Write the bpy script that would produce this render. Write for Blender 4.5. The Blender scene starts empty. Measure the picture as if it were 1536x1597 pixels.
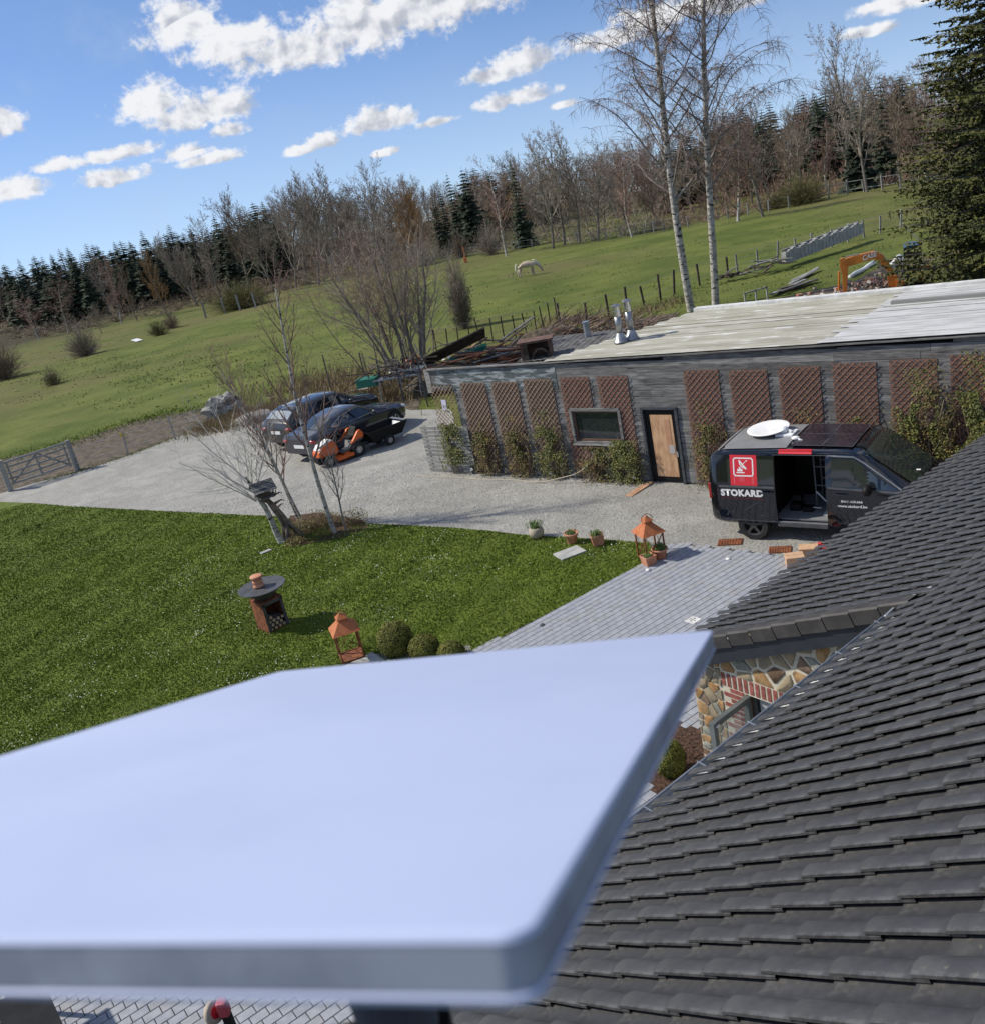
import bpy, bmesh, math, random
from mathutils import Vector, Matrix, noise
R = math.radians
random.seed(11)
scene = bpy.context.scene
col = scene.collection

# ------------------------------------------------------------------ camera
CAM_H = 8.3
PITCH, ROLL, FPX = R(20.0), R(12.0), 1479.0
cam_data = bpy.data.cameras.new('camera')
cam = bpy.data.objects.new('camera', cam_data)
col.objects.link(cam)
scene.camera = cam
_f = Vector((0, math.cos(PITCH), -math.sin(PITCH)))
_u0 = Vector((0, math.sin(PITCH), math.cos(PITCH)))
_r0 = Vector((1, 0, 0))
_r = _r0 * math.cos(ROLL) - _u0 * math.sin(ROLL)
_u = _u0 * math.cos(ROLL) + _r0 * math.sin(ROLL)
cam.matrix_world = Matrix(((_r.x, _u.x, -_f.x, 0), (_r.y, _u.y, -_f.y, 0), (_r.z, _u.z, -_f.z, CAM_H), (0, 0, 0, 1)))
cam_data.sensor_fit = 'VERTICAL'
cam_data.sensor_height = 36.0
cam_data.lens = 36.0 * FPX / 1597.0
cam_data.clip_start = 0.02
cam_data.clip_end = 9000
cam_data.dof.use_dof = True
cam_data.dof.focus_distance = 18.0
cam_data.dof.aperture_fstop = 9.5
scene.render.resolution_x = 984
scene.render.resolution_y = 1024

# ------------------------------------------------------------------ sun and sky
SUN_AZ, SUN_EL = R(-72), R(43)       # azimuth from +Y, towards -X
SUN_DIR = Vector((math.sin(SUN_AZ) * math.cos(SUN_EL), math.cos(SUN_AZ) * math.cos(SUN_EL), math.sin(SUN_EL)))
sun_data = bpy.data.lights.new('sun', 'SUN')
sun_data.energy = 3.1
sun_data.angle = R(1.5)
sun_data.color = (1.0, 0.93, 0.80)
sun = bpy.data.objects.new('sun', sun_data)
col.objects.link(sun)
sun.rotation_euler = SUN_DIR.to_track_quat('Z', 'Y').to_euler()
scene.view_settings.view_transform = 'Standard'
scene.view_settings.look = 'None'
scene.view_settings.gamma = 1
scene.view_settings.use_curve_mapping = False
scene.view_settings.exposure = 0.60

class Nodes:
    def __init__(s, tree): s.t = tree; s.n = tree.nodes; s.l = tree.links
    def new(s, kind, **kw):
        n = s.n.new(kind)
        for k, v in kw.items(): setattr(n, k, v)
        return n
    def put(s, inp, v):
        if isinstance(v, bpy.types.NodeSocket): s.l.new(v, inp)
        elif v is not None: inp.default_value = v
    def math(s, op, a, b=None, c=None, clamp=False):
        n = s.new('ShaderNodeMath', operation=op); n.use_clamp = clamp
        s.put(n.inputs[0], a); s.put(n.inputs[1], b)
        if c is not None: s.put(n.inputs[2], c)
        return n.outputs[0]
    def mix(s, f, a, b, blend='MIX'):
        n = s.new('ShaderNodeMix', data_type='RGBA', blend_type=blend)
        s.put(n.inputs[0], f); s.put(n.inputs[6], rgb(a)); s.put(n.inputs[7], rgb(b))
        return n.outputs[2]
    def noise(s, vec, scale, detail=3, rough=0.55, dist=0.0):
        n = s.new('ShaderNodeTexNoise')
        if vec is not None: s.l.new(vec, n.inputs['Vector'])
        n.inputs['Scale'].default_value = scale; n.inputs['Detail'].default_value = detail
        n.inputs['Roughness'].default_value = rough; n.inputs['Distortion'].default_value = dist
        return n.outputs[0]
    def ramp(s, f, a, b, smooth=True):
        n = s.new('ShaderNodeMapRange'); n.interpolation_type = 'SMOOTHSTEP' if smooth else 'LINEAR'
        s.put(n.inputs[0], f); n.inputs[1].default_value = a; n.inputs[2].default_value = b
        return n.outputs[0]
def rgb(v):
    if isinstance(v, (tuple, list)) and len(v) == 3: return (v[0], v[1], v[2], 1)
    return v

world = bpy.data.worlds.new('World')
scene.world = world
world.use_nodes = True
W = Nodes(world.node_tree)
for n in list(W.n): W.n.remove(n)
tc = W.new('ShaderNodeTexCoord')
sep = W.new('ShaderNodeSeparateXYZ'); W.l.new(tc.outputs['Generated'], sep.inputs[0])
vx, vy, vz = sep.outputs
# the low sky near the hills is looked up a little higher so that it keeps its blue
zz = W.math('ADD', W.math('MULTIPLY', vz, 2.3), 0.16)
cmb = W.new('ShaderNodeCombineXYZ')
W.put(cmb.inputs[0], vx); W.put(cmb.inputs[1], vy); W.put(cmb.inputs[2], zz)
nrm = W.new('ShaderNodeVectorMath', operation='NORMALIZE'); W.l.new(cmb.outputs[0], nrm.inputs[0])
sky = W.new('ShaderNodeTexSky')
sky.sky_type = 'NISHITA'; sky.sun_disc = False
sky.sun_elevation = SUN_EL; sky.sun_rotation = SUN_AZ
sky.altitude = 300; sky.air_density = 1.0; sky.dust_density = 0.3; sky.ozone_density = 2.5
W.l.new(nrm.outputs[0], sky.inputs[0])
az = W.math('MULTIPLY', W.math('ARCTAN2', vx, vy), 57.2958)
el = W.math('MULTIPLY', W.math('ARCSINE', vz), 57.2958)
skycol = W.mix(1.0, sky.outputs[0], (1.0, 1.07, 1.16), 'MULTIPLY')
# cumulus: ellipses in azimuth / elevation, broken up by noise; a loose field of them elsewhere
cl = W.new('ShaderNodeCombineXYZ')
W.put(cl.inputs[0], az); W.put(cl.inputs[1], W.math('MULTIPLY', el, 1.15))
wob = W.noise(cl.outputs[0], 0.50, 8, 0.56, 0.15)
off = W.new('ShaderNodeVectorMath', operation='ADD'); W.l.new(cl.outputs[0], off.inputs[0]); off.inputs[1].default_value = (-0.35, 0.42, 0)
wob2 = W.noise(off.outputs[0], 0.50, 4, 0.5, 0.15); wobs = W.noise(cl.outputs[0], 0.50, 4, 0.5, 0.15)
wobf = W.noise(cl.outputs[0], 1.9, 7, 0.6, 0.1)
CLOUDS = [(-10.6, 9.3, 2.1, 1.1), (-8.2, 8.1, 2.6, 1.0), (-5.2, 7.3, 3.6, 1.0), (-1.2, 7.9, 3.6, 1.5), (2.2, 8.4, 4.0, 1.7), (6.2, 8.7, 3.8, 1.2),
          (-13.4, 6.1, 1.9, 0.85), (-11.0, 5.3, 2.6, 0.9), (-9.8, 4.2, 0.9, 0.4), (-12.3, 3.5, 1.3, 0.4), (-11.0, 3.0, 1.6, 0.3), (-16.4, 3.0, 1.7, 0.42),
          (-19.0, 4.1, 1.1, 0.35), (-15.6, 4.1, 2.0, 0.36), (-21.4, 3.4, 1.7, 0.55), (-20.9, 6.6, 1.2, 0.7), (-1.6, 3.1, 2.0, 0.65), (1.6, 2.5, 1.0, 0.25),
          (-6.3, 2.5, 1.0, 0.25), (-5.0, 2.7, 0.8, 0.35), (-1.6, 1.5, 0.7, 0.22), (6.8, 4.5, 2.0, 0.65), (5.0, 4.2, 1.4, 0.45), (6.1, 2.8, 1.9, 0.42),
          (8.7, 2.0, 0.8, 0.22), (11.4, 4.7, 1.7, 0.5), (14.6, 5.2, 2.5, 0.8), (18.6, 5.0, 2.2, 0.55), (26.5, 3.2, 2.2, 0.4), (24.2, 2.2, 1.3, 0.25), (31, 5.5, 3, 0.9)]
dens = None; top = None
for (ca, ce, sa, se) in CLOUDS:
    dx = W.math('DIVIDE', W.math('SUBTRACT', az, ca), sa * 1.32)
    dy = W.math('DIVIDE', W.math('SUBTRACT', el, ce), se * 1.5)
    low = W.math('MULTIPLY', W.math('MINIMUM', dy, 0.0), 0.5)     # flatter bases
    d2 = W.math('ADD', W.math('MULTIPLY', dx, dx), W.math('MULTIPLY', W.math('ADD', dy, low), W.math('ADD', dy, low)))
    v = W.math('SUBTRACT', 1.0, W.math('SQRT', d2))
    dens_new = v if dens is None else W.math('MAXIMUM', dens, v)
    tt = W.math('MULTIPLY', W.math('SUBTRACT', dy, W.math('MULTIPLY', dx, 0.35)), W.math('GREATER_THAN', v, -0.35))
    top = tt if top is None else W.math('MAXIMUM', top, tt)
    dens = dens_new
fieldv = W.math('MULTIPLY', W.math('SUBTRACT', W.noise(cl.outputs[0], 0.085, 4, 0.5), 0.52), 6.0)
outside = W.math('MAXIMUM', W.ramp(el, 11.5, 16.0), W.ramp(W.math('ABSOLUTE', W.math('SUBTRACT', az, 4.0)), 32.0, 40.0))
fieldv = W.math('MULTIPLY', fieldv, W.math('MULTIPLY', outside, W.ramp(el, 0.5, 4.0)))
fieldv = W.math('SUBTRACT', fieldv, W.math('MULTIPLY', W.math('SUBTRACT', 1.0, outside), 1.0))
dens = W.math('MAXIMUM', dens, fieldv)
edge = W.math('ADD', dens, W.math('MULTIPLY', W.math('SUBTRACT', wob, 0.5), 1.65))
edge = W.math('ADD', edge, W.math('MULTIPLY', W.math('SUBTRACT', wobf, 0.5), 1.1))
cmask = W.math('MULTIPLY', W.ramp(edge, -0.05, 0.50), 0.97, clamp=True)
veil = W.math('MULTIPLY', W.ramp(W.noise(cl.outputs[0], 0.16, 5, 0.6), 0.5, 0.85), 0.35)
lit = W.math('ADD', W.math('MULTIPLY', top, 0.75), W.math('MULTIPLY', W.math('SUBTRACT', wobf, 0.5), 0.7))
lit = W.math('ADD', lit, W.math('MULTIPLY', W.math('SUBTRACT', wobs, wob2), 5.5))
lit = W.ramp(lit, -0.8, 0.75)
ccol = W.mix(lit, (3.2, 3.4, 3.9), (6.1, 6.15, 6.3))
low_haze = W.math('MULTIPLY', W.math('SUBTRACT', 1.0, W.ramp(el, -1.0, 9.0)), 0.48)
skycol = W.mix(low_haze, skycol, (3.3, 4.1, 5.2))
skycol = W.mix(veil, skycol, (3.3, 4.0, 5.0))
skycol = W.mix(cmask, skycol, ccol)
bg = W.new('ShaderNodeBackground'); W.l.new(skycol, bg.inputs[0]); bg.inputs[1].default_value = 0.098
wo = W.new('ShaderNodeOutputWorld'); W.l.new(bg.outputs[0], wo.inputs[0])

# ------------------------------------------------------------------ helpers
def ray(px, py):
    return ((px - 768.0) * _r - (py - 798.5) * _u + FPX * _f).normalized()
def G(px, py, z=0.0):
    """ground (or level z) point seen in that direction of the survey photograph"""
    v = ray(px, py); t = (z - CAM_H) / v.z
    return Vector((0, 0, CAM_H)) + v * t
def hit(px, py, P, n):
    v = ray(px, py); O = Vector((0, 0, CAM_H)); t = (P - O).dot(n) / v.dot(n)
    return O + v * t
def azv(a): return Vector((math.sin(R(a)), math.cos(R(a)), 0))

class MB:
    def __init__(s): s.v = []; s.f = []
    def add(s, vs, fs, M=None):
        b = len(s.v)
        for p in vs:
            p = Vector(p); s.v.append(M @ p if M is not None else p)
        for f in fs: s.f.append(tuple(b + i for i in f))
        return s
    def box(s, c, d, M=None, taper=1.0):
        x, y, z = d[0] / 2, d[1] / 2, d[2] / 2; t = taper
        vs = [Vector((c[0] + a * x * (t if k > 0 else 1), c[1] + b * y * (t if k > 0 else 1), c[2] + k * z)) for k in (-1, 1) for b in (-1, 1) for a in (-1, 1)]
        return s.add(vs, [(0, 2, 3, 1), (4, 5, 7, 6), (0, 1, 5, 4), (2, 6, 7, 3), (0, 4, 6, 2), (1, 3, 7, 5)], M)
    def bar(s, a, b, w, h=None, up=(0, 0, 1)):
        a = Vector(a); b = Vector(b); h = h or w; d = (b - a)
        L = d.length
        if L < 1e-6: return s
        d.normalize(); up = Vector(up)
        if abs(d.dot(up)) > 0.98: up = Vector((1, 0, 0))
        x = d.cross(up).normalized(); z = x.cross(d)
        vs = []
        for e in (a, b):
            for i, j in ((-1, -1), (1, -1), (1, 1), (-1, 1)): vs.append(e + x * i * w / 2 + z * j * h / 2)
        return s.add(vs, [(0, 1, 2, 3), (4, 7, 6, 5), (0, 4, 5, 1), (1, 5, 6, 2), (2, 6, 7, 3), (3, 7, 4, 0)])
    def tube(s, pts, rad, n=6, cap=True):
        pts = [Vector(p) for p in pts]
        if not isinstance(rad, (list, tuple)): rad = [rad] * len(pts)
        b = len(s.v); prev = None
        for i, p in enumerate(pts):
            d = (pts[min(i + 1, len(pts) - 1)] - pts[max(i - 1, 0)])
            if d.length < 1e-9: d = Vector((0, 0, 1))
            d.normalize()
            if prev is None:
                x = d.cross(Vector((0.31, 0.17, 0.93)))
                if x.length < 0.05: x = d.cross(Vector((1, 0, 0)))
            else: x = prev - d * prev.dot(d)
            x.normalize(); prev = x; y = d.cross(x)
            for k in range(n):
                a = 2 * math.pi * k / n
                s.v.append(p + x * math.cos(a) * rad[i] + y * math.sin(a) * rad[i])
        for i in range(len(pts) - 1):
            for k in range(n):
                k2 = (k + 1) % n
                s.f.append((b + i * n + k, b + i * n + k2, b + (i + 1) * n + k2, b + (i + 1) * n + k))
        if cap:
            s.f.append(tuple(b + k for k in reversed(range(n))))
            s.f.append(tuple(b + (len(pts) - 1) * n + k for k in range(n)))
        return s
    def ribbon(s, pts, w, side=None):
        b = len(s.v); n = len(pts)
        d = pts[-1] - pts[0]
        sd = side if side is not None else d.cross(Vector((random.uniform(-1, 1), random.uniform(-1, 1), random.uniform(-1, 1))))
        if sd.length < 1e-6: return s
        sd = sd.normalized() * (w / 2)
        for i, p in enumerate(pts[:-1]):
            k = 1 - i / (n - 1) * 0.7
            s.v.append(p - sd * k); s.v.append(p + sd * k)
        s.v.append(pts[-1])
        for i in range(n - 2): s.f.append((b + 2 * i, b + 2 * i + 1, b + 2 * i + 3, b + 2 * i + 2))
        s.f.append((b + 2 * (n - 2), b + 2 * (n - 2) + 1, b + 2 * (n - 1)))
        return s
    def leaf(s, p, size, nrm=None, asp=0.6):
        nrm = nrm or Vector((random.gauss(0, 1), random.gauss(0, 1), random.gauss(0.5, 1)))
        nrm = nrm.normalized(); x = nrm.cross(Vector((random.gauss(0, 1), random.gauss(0, 1), random.gauss(0, 1))))
        if x.length < 1e-4: return s
        x.normalize(); y = nrm.cross(x); b = len(s.v); q = size / 2
        s.v += [p - x * q, p - y * q * asp, p + x * q, p + y * q * asp]
        s.f.append((b, b + 1, b + 2, b + 3)); return s
    def lathe(s, prof, n=20, M=None, close=True):
        b = len(s.v); vs = []
        for (r_, z) in prof:
            for k in range(n):
                a = 2 * math.pi * k / n; p = Vector((r_ * math.cos(a), r_ * math.sin(a), z))
                vs.append(M @ p if M is not None else p)
        s.v += vs
        for i in range(len(prof) - 1):
            for k in range(n):
                k2 = (k + 1) % n
                s.f.append((b + i * n + k, b + i * n + k2, b + (i + 1) * n + k2, b + (i + 1) * n + k))
        if close:
            if prof[0][0] > 1e-4: s.f.append(tuple(b + k for k in reversed(range(n))))
            if prof[-1][0] > 1e-4: s.f.append(tuple(b + (len(prof) - 1) * n + k for k in range(n)))
        return s
    def prism(s, poly, y0, y1, M=None):
        """polygon in x,z extruded along y"""
        n = len(poly); vs = [Vector((x, y0, z)) for x, z in poly] + [Vector((x, y1, z)) for x, z in poly]
        fs = [tuple(range(n)), tuple(reversed(range(n, 2 * n)))] + [(i, i + n, (i + 1) % n + n, (i + 1) % n) for i in range(n)]
        return s.add(vs, fs, M)
    def blob(s, c, rx, ry, rz, amp=0.1, freq=2.0, nu=12, nv=8, seed=0):
        b = len(s.v); c = Vector(c)
        for j in range(nv + 1):
            t = math.pi * j / nv
            for i in range(nu):
                a = 2 * math.pi * i / nu
                d = Vector((math.sin(t) * math.cos(a), math.sin(t) * math.sin(a), math.cos(t)))
                k = 1 + amp * noise.noise(d * freq + Vector((seed, seed * .7, 0)))
                s.v.append(c + Vector((d.x * rx * k, d.y * ry * k, d.z * rz * k)))
        for j in range(nv):
            for i in range(nu):
                i2 = (i + 1) % nu
                s.f.append((b + j * nu + i, b + (j + 1) * nu + i, b + (j + 1) * nu + i2, b + j * nu + i2))
        return s
    def mesh(s, name):
        m = bpy.data.meshes.new(name)
        m.from_pydata([tuple(v) for v in s.v], [], s.f); m.update()
        return m
    def build(s, name, mat=None, parent=None, smooth=False, bevel=0, kind=None, label=None, autosmooth=None):
        m = s.mesh(name)
        if bevel or autosmooth:
            bm = bmesh.new(); bm.from_mesh(m)
            bmesh.ops.remove_doubles(bm, verts=bm.verts, dist=1e-5)
            bmesh.ops.recalc_face_normals(bm, faces=bm.faces)
            if bevel:
                es = [e for e in bm.edges if len(e.link_faces) == 2 and e.calc_face_angle(0) > 0.5]
                bmesh.ops.bevel(bm, geom=es, offset=bevel, segments=2, profile=0.6, affect='EDGES', clamp_overlap=True)
            bm.to_mesh(m); bm.free()
        if smooth:
            for p in m.polygons: p.use_smooth = True
        if autosmooth:
            m.set_sharp_from_angle(angle=R(autosmooth))
        return link(name, m, mat, parent, kind, label)
def link(name, m, mat=None, parent=None, kind=None, label=None):
    o = bpy.data.objects.new(name, m); col.objects.link(o)
    if mat is not None and len(m.materials) == 0: m.materials.append(mat)
    if parent is not None: o.parent = parent
    if kind: o['kind'] = kind
    if label: o['label'] = label
    return o
def tag(o, label, cat, group=None):
    o['label'] = label; o['category'] = cat
    if group: o['group'] = group
    return o
def thing(name, label, cat, loc=(0, 0, 0), rz=0.0, group=None):
    o = bpy.data.objects.new(name, None); col.objects.link(o)
    o.empty_display_size = 0.1; o.location = loc; o.rotation_euler = (0, 0, rz)
    return tag(o, label, cat, group)
def heading(v): return math.atan2(v.y, v.x)

# ------------------------------------------------------------------ materials
MATS = {}
def mat(name, c1, c2=None, scale=6.0, rough=0.8, bump=0.0, bscale=None, metal=0.0, spec=0.4, coat=0.0, stretch=None, speck=None, obj_vary=0.0, contrast=(0.35, 0.65), detail=5, space='Object', trans=0.0, alpha=None, big=None):
    if name in MATS: return MATS[name]
    m = bpy.data.materials.new(name); m.use_nodes = True; N = Nodes(m.node_tree)
    b = N.n['Principled BSDF']
    b.inputs['Roughness'].default_value = rough; b.inputs['Metallic'].default_value = metal
    b.inputs['Specular IOR Level'].default_value = spec; b.inputs['Coat Weight'].default_value = coat
    b.inputs['Coat Roughness'].default_value = 0.05
    if trans: b.inputs['Transmission Weight'].default_value = trans
    t = N.new('ShaderNodeTexCoord'); vec = t.outputs[space]
    if stretch:
        mp = N.new('ShaderNodeMapping'); N.l.new(vec, mp.inputs[0]); mp.inputs['Scale'].default_value = stretch; vec = mp.outputs[0]
    colr = rgb(c1)
    if c2:
        nf = N.noise(vec, scale, detail, 0.6)
        colr = N.mix(N.ramp(nf, *contrast), c1, c2)
    if speck:   # (colour, scale, lo, hi)
        sf = N.noise(vec, speck[1], 2, 0.5)
        colr = N.mix(N.ramp(sf, speck[2], speck[3]), colr, speck[0])
    if obj_vary:
        oi = N.new('ShaderNodeObjectInfo')
        hv = N.new('ShaderNodeHueSaturation'); N.put(hv.inputs['Color'], colr)
        N.put(hv.inputs['Value'], N.math('ADD', N.math('MULTIPLY', oi.outputs['Random'], 2 * obj_vary), 1 - obj_vary))
        colr = hv.outputs[0]
    if big:
        for (bs_, amt) in big:
            bf = N.noise(vec, bs_, 5, 0.62, 0.6); colr = N.mix(1.0, colr, N.mix(N.ramp(bf, .32, .68), (1 - amt,) * 3, (1 + amt * .6,) * 3), 'MULTIPLY')
    N.put(b.inputs['Base Color'], colr)
    if bump:
        bn = N.noise(vec, bscale or scale * 3, 4, 0.65)
        bp = N.new('ShaderNodeBump'); bp.inputs['Strength'].default_value = 1.0; bp.inputs['Distance'].default_value = bump
        N.l.new(bn, bp.inputs['Height']); N.l.new(bp.outputs[0], b.inputs['Normal'])
    MATS[name] = m
    return m
def glass(name, tint=(0.02, 0.025, 0.03), rough=0.03):
    return mat(name, tint, rough=rough, spec=0.9, coat=0.6)

M_gravel = mat('gravel', (0.23, 0.225, 0.205), (0.42, 0.41, 0.38), 22, 0.95, 0.02, 30, speck=((0.13, 0.125, 0.115), 30, 0.60, 0.75), contrast=(0.3, 0.7), space='Object', big=((0.35, .10), (1.6, .12)))
M_soil = mat('soil', (0.055, 0.045, 0.032), (0.15, 0.12, 0.085), 3.2, 0.95, 0.08, 7, speck=((0.20, 0.16, 0.10), 9, 0.62, 0.75))
M_mulch = mat('mulch', (0.035, 0.02, 0.014), (0.13, 0.07, 0.045), 25, 0.95, 0.03, 40)
M_lawnbase = mat('lawn_turf', (0.08, 0.115, 0.012), (0.13, 0.17, 0.02), 1.3, 0.95, 0.03, 30)
M_concrete = mat('concrete', (0.30, 0.30, 0.29), (0.42, 0.42, 0.40), 4, 0.9, 0.003, 40)
M_paver = mat('paver_stone', (0.27, 0.285, 0.32), (0.33, 0.345, 0.38), 9, 0.85, 0.002, 60, obj_vary=0.06)
M_joint = mat('joint_sand', (0.07, 0.07, 0.07), (0.11, 0.105, 0.10), 30, 0.95)
M_tile = mat('roof_tile_clay', (0.036, 0.036, 0.039), (0.058, 0.058, 0.061), 7, 0.48, 0.0012, 90, obj_vary=0.16, spec=0.5, speck=((0.11, 0.10, 0.085), 22, 0.64, 0.80), big=((1.2, .15),))
def _dust_and_lip():
    N = Nodes(M_tile.node_tree); b = N.n['Principled BSDF']; src = b.inputs['Base Color'].links[0].from_socket
    t = N.new('ShaderNodeTexCoord'); s = N.new('ShaderNodeSeparateXYZ'); N.l.new(t.outputs['UV'], s.inputs[0])
    u, v = s.outputs[0], s.outputs[1]; nz = N.noise(t.outputs['Object'], 34, 5, 0.7); nb = N.noise(t.outputs['Object'], 2.6, 3, 0.6)
    pan = N.math('MULTIPLY', N.ramp(u, 0.62, 0.40), N.ramp(v, 0.35, 1.0))
    f = N.math('MULTIPLY', N.math('MULTIPLY', pan, N.ramp(nz, 0.42, 0.66)), N.ramp(nb, 0.40, 0.62))
    c = N.mix(N.math('MULTIPLY', f, 0.55), src, (0.16, 0.15, 0.125))
    lip = N.math('MULTIPLY', N.ramp(u, 0.955, 0.99), N.ramp(nz, 0.40, 0.6)); c = N.mix(N.math('MULTIPLY', lip, 0.3), c, (0.15, 0.15, 0.15))  # lip turns paler in broken patches along its free edge
    N.l.new(c, b.inputs['Base Color'])
_dust_and_lip()
M_tile_verge = mat('verge_tile_clay', (0.036, 0.033, 0.032), (0.055, 0.051, 0.049), 6, 0.6, 0.001, 60, obj_vary=0.07)
M_zinc = mat('zinc', (0.28, 0.30, 0.33), (0.42, 0.45, 0.49), 3, 0.4, metal=0.6)
M_steel = mat('stainless_steel', (0.40, 0.41, 0.42), (0.30, 0.31, 0.32), 4, 0.42, metal=0.95)
M_fascia = mat('anthracite_board', (0.014, 0.017, 0.023), (0.022, 0.026, 0.034), 4, 0.5)
M_anth = mat('anthracite_frame', (0.10, 0.115, 0.115), (0.13, 0.145, 0.145), 4, 0.4)
M_mortar = mat('lime_mortar', (0.44, 0.40, 0.31), (0.56, 0.52, 0.42), 9, 0.95, 0.006, 30)
M_brick = mat('red_brick', (0.20, 0.055, 0.045), (0.30, 0.10, 0.08), 14, 0.9, 0.004, 50, obj_vary=0.22)
M_stones = [mat('stone_ochre', (0.26, 0.14, 0.055), (0.36, 0.23, 0.11), 6, 0.9, 0.012, 14, speck=((0.12, 0.08, 0.05), 9, .6, .75)),
            mat('stone_grey_green', (0.17, 0.18, 0.15), (0.27, 0.27, 0.23), 6, 0.9, 0.012, 14),
            mat('stone_brown', (0.12, 0.075, 0.045), (0.20, 0.14, 0.10), 6, 0.9, 0.012, 14),
            mat('stone_sand', (0.30, 0.24, 0.15), (0.22, 0.19, 0.14), 6, 0.9, 0.012, 14)]
M_wood_old = mat('weathered_wood', (0.10, 0.10, 0.10), (0.25, 0.245, 0.24), 2.0, 0.85, 0.003, 12, stretch=(1.2, 1.2, 14), obj_vary=0.28, contrast=(0.3, 0.72), speck=((0.04, 0.04, 0.045), 1.6, .62, .72), big=((0.5, .2),))
M_wood_pale = mat('pale_grey_wood', (0.20, 0.20, 0.19), (0.33, 0.33, 0.31), 2.0, 0.85, 0.003, 12, stretch=(1.2, 1.2, 14), obj_vary=0.15)
M_wood_stain = mat('red_brown_stained_wood', (0.085, 0.07, 0.066), (0.17, 0.13, 0.118), 3, 0.85, 0.003, 12, stretch=(1.2, 1.2, 14), obj_vary=0.15)
M_lattice = mat('lattice_wood', (0.27, 0.11, 0.07), (0.38, 0.20, 0.13), 5, 0.75, obj_vary=0.12)
M_lattice_pale = mat('bleached_lattice_wood', (0.32, 0.20, 0.13), (0.42, 0.30, 0.20), 5, 0.75, obj_vary=0.12)
M_plywood = mat('plywood', (0.42, 0.24, 0.13), (0.60, 0.38, 0.22), 2.2, 0.7, 0.002, 20, stretch=(4, 4, 1), speck=((0.30, 0.12, 0.06), 3.5, .62, .8))
M_board = mat('sawn_board', (0.36, 0.20, 0.12), (0.48, 0.30, 0.19), 5, 0.8)
M_roofsheet = mat('cream_roof_membrane', (0.33, 0.315, 0.25), (0.45, 0.435, 0.37), 0.8, 0.75, 0.004, 5, stretch=(1, 3.5, 1), speck=((0.60, 0.60, 0.58), 1.6, .60, .7), big=((0.3, .12),))
M_roofwhite = mat('white_roof_membrane', (0.40, 0.40, 0.39), (0.54, 0.54, 0.54), 1.2, 0.7, 0.003, 5, stretch=(1, 3.5, 1))
M_black = mat('matt_black', (0.010, 0.010, 0.011), rough=0.55, spec=.2)
M_rubber = mat('rubber', (0.016, 0.016, 0.017), (0.03, 0.03, 0.03), 20, 0.85)
M_vanpaint = mat('black_van_paint', (0.004, 0.005, 0.009), rough=0.10, coat=1.0, spec=.3)
M_carpaint = mat('dark_blue_grey_paint', (0.035, 0.036, 0.050), rough=0.25, coat=1.0, metal=0.3)
M_carblack = mat('black_car_paint', (0.010, 0.011, 0.014), rough=0.2, coat=1.0)
M_glass = glass('dark_window_glass')
M_glass_green = glass('windscreen_glass', (0.03, 0.045, 0.04))
M_red = mat('signal_red_vinyl', (0.62, 0.03, 0.045), rough=0.35)
M_red_dim = mat('dark_red_lettering', (0.20, 0.012, 0.015), rough=0.4)
M_white = mat('white_paint', (0.78, 0.78, 0.78), rough=0.4)
M_white_dirty = mat('dirty_white_plastic', (0.5, 0.5, 0.48), (0.7, 0.7, 0.68), 4, 0.6)
M_greyline = mat('grey_line_vinyl', (0.045, 0.047, 0.052), rough=0.35)
M_greypanel = mat('grey_metal_panel', (0.19, 0.195, 0.20), (0.23, 0.235, 0.24), 3, 0.45)
M_chrome = mat('chrome', (0.7, 0.7, 0.72), rough=0.15, metal=1.0)
M_rim = mat('alloy_rim', (0.45, 0.45, 0.46), rough=0.3, metal=0.7)
M_orange = mat('orange_paint', (0.68, 0.13, 0.02), (0.60, 0.10, 0.015), 5, 0.4)
M_orange_digger = mat('digger_orange_paint', (0.62, 0.22, 0.04), (0.50, 0.16, 0.03), 4, 0.5)
M_terracotta = mat('terracotta', (0.46, 0.19, 0.11), (0.56, 0.29, 0.19), 8, 0.9, 0.002, 40)
M_rust = mat('rusted_steel', (0.13, 0.045, 0.02), (0.26, 0.09, 0.04), 9, 0.85, 0.001, 60)
M_rust_orange = mat('orange_rusted_steel', (0.36, 0.11, 0.04), (0.45, 0.16, 0.065), 9, 0.8, 0.001, 60)
M_darksteel = mat('dark_steel', (0.055, 0.057, 0.065), (0.085, 0.087, 0.095), 5, 0.55)
M_bark_birch = mat('birch_bark', (0.52, 0.50, 0.46), (0.27, 0.25, 0.22), 3, 0.85, 0.004, 20, stretch=(1, 1, 2.6), speck=((0.045, 0.04, 0.035), 4.0, 0.55, 0.64))
M_bark_grey = mat('grey_bark', (0.12, 0.105, 0.088), (0.24, 0.215, 0.18), 6, 0.95, 0.01, 20)
M_twig_birch = mat('birch_twigs', (0.17, 0.115, 0.10), (0.27, 0.20, 0.175), 2, 0.9)
M_twig_grey = mat('grey_twigs', (0.21, 0.175, 0.14), (0.31, 0.265, 0.215), 1, 0.9, obj_vary=0.2)
M_twig_red = mat('reddish_twigs', (0.23, 0.145, 0.115), (0.31, 0.21, 0.17), 1, 0.9, obj_vary=0.2)
M_twig_brown = mat('brown_twigs', (0.16, 0.12, 0.085), (0.23, 0.18, 0.13), 1, 0.9, obj_vary=0.2)
M_twig_orange = mat('orange_brown_twigs', (0.20, 0.12, 0.055), (0.27, 0.17, 0.08), 1, 0.9, obj_vary=0.2)
M_twig_olive = mat('olive_twigs', (0.10, 0.095, 0.035), (0.16, 0.145, 0.06), 1, 0.9, obj_vary=0.2)
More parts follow.
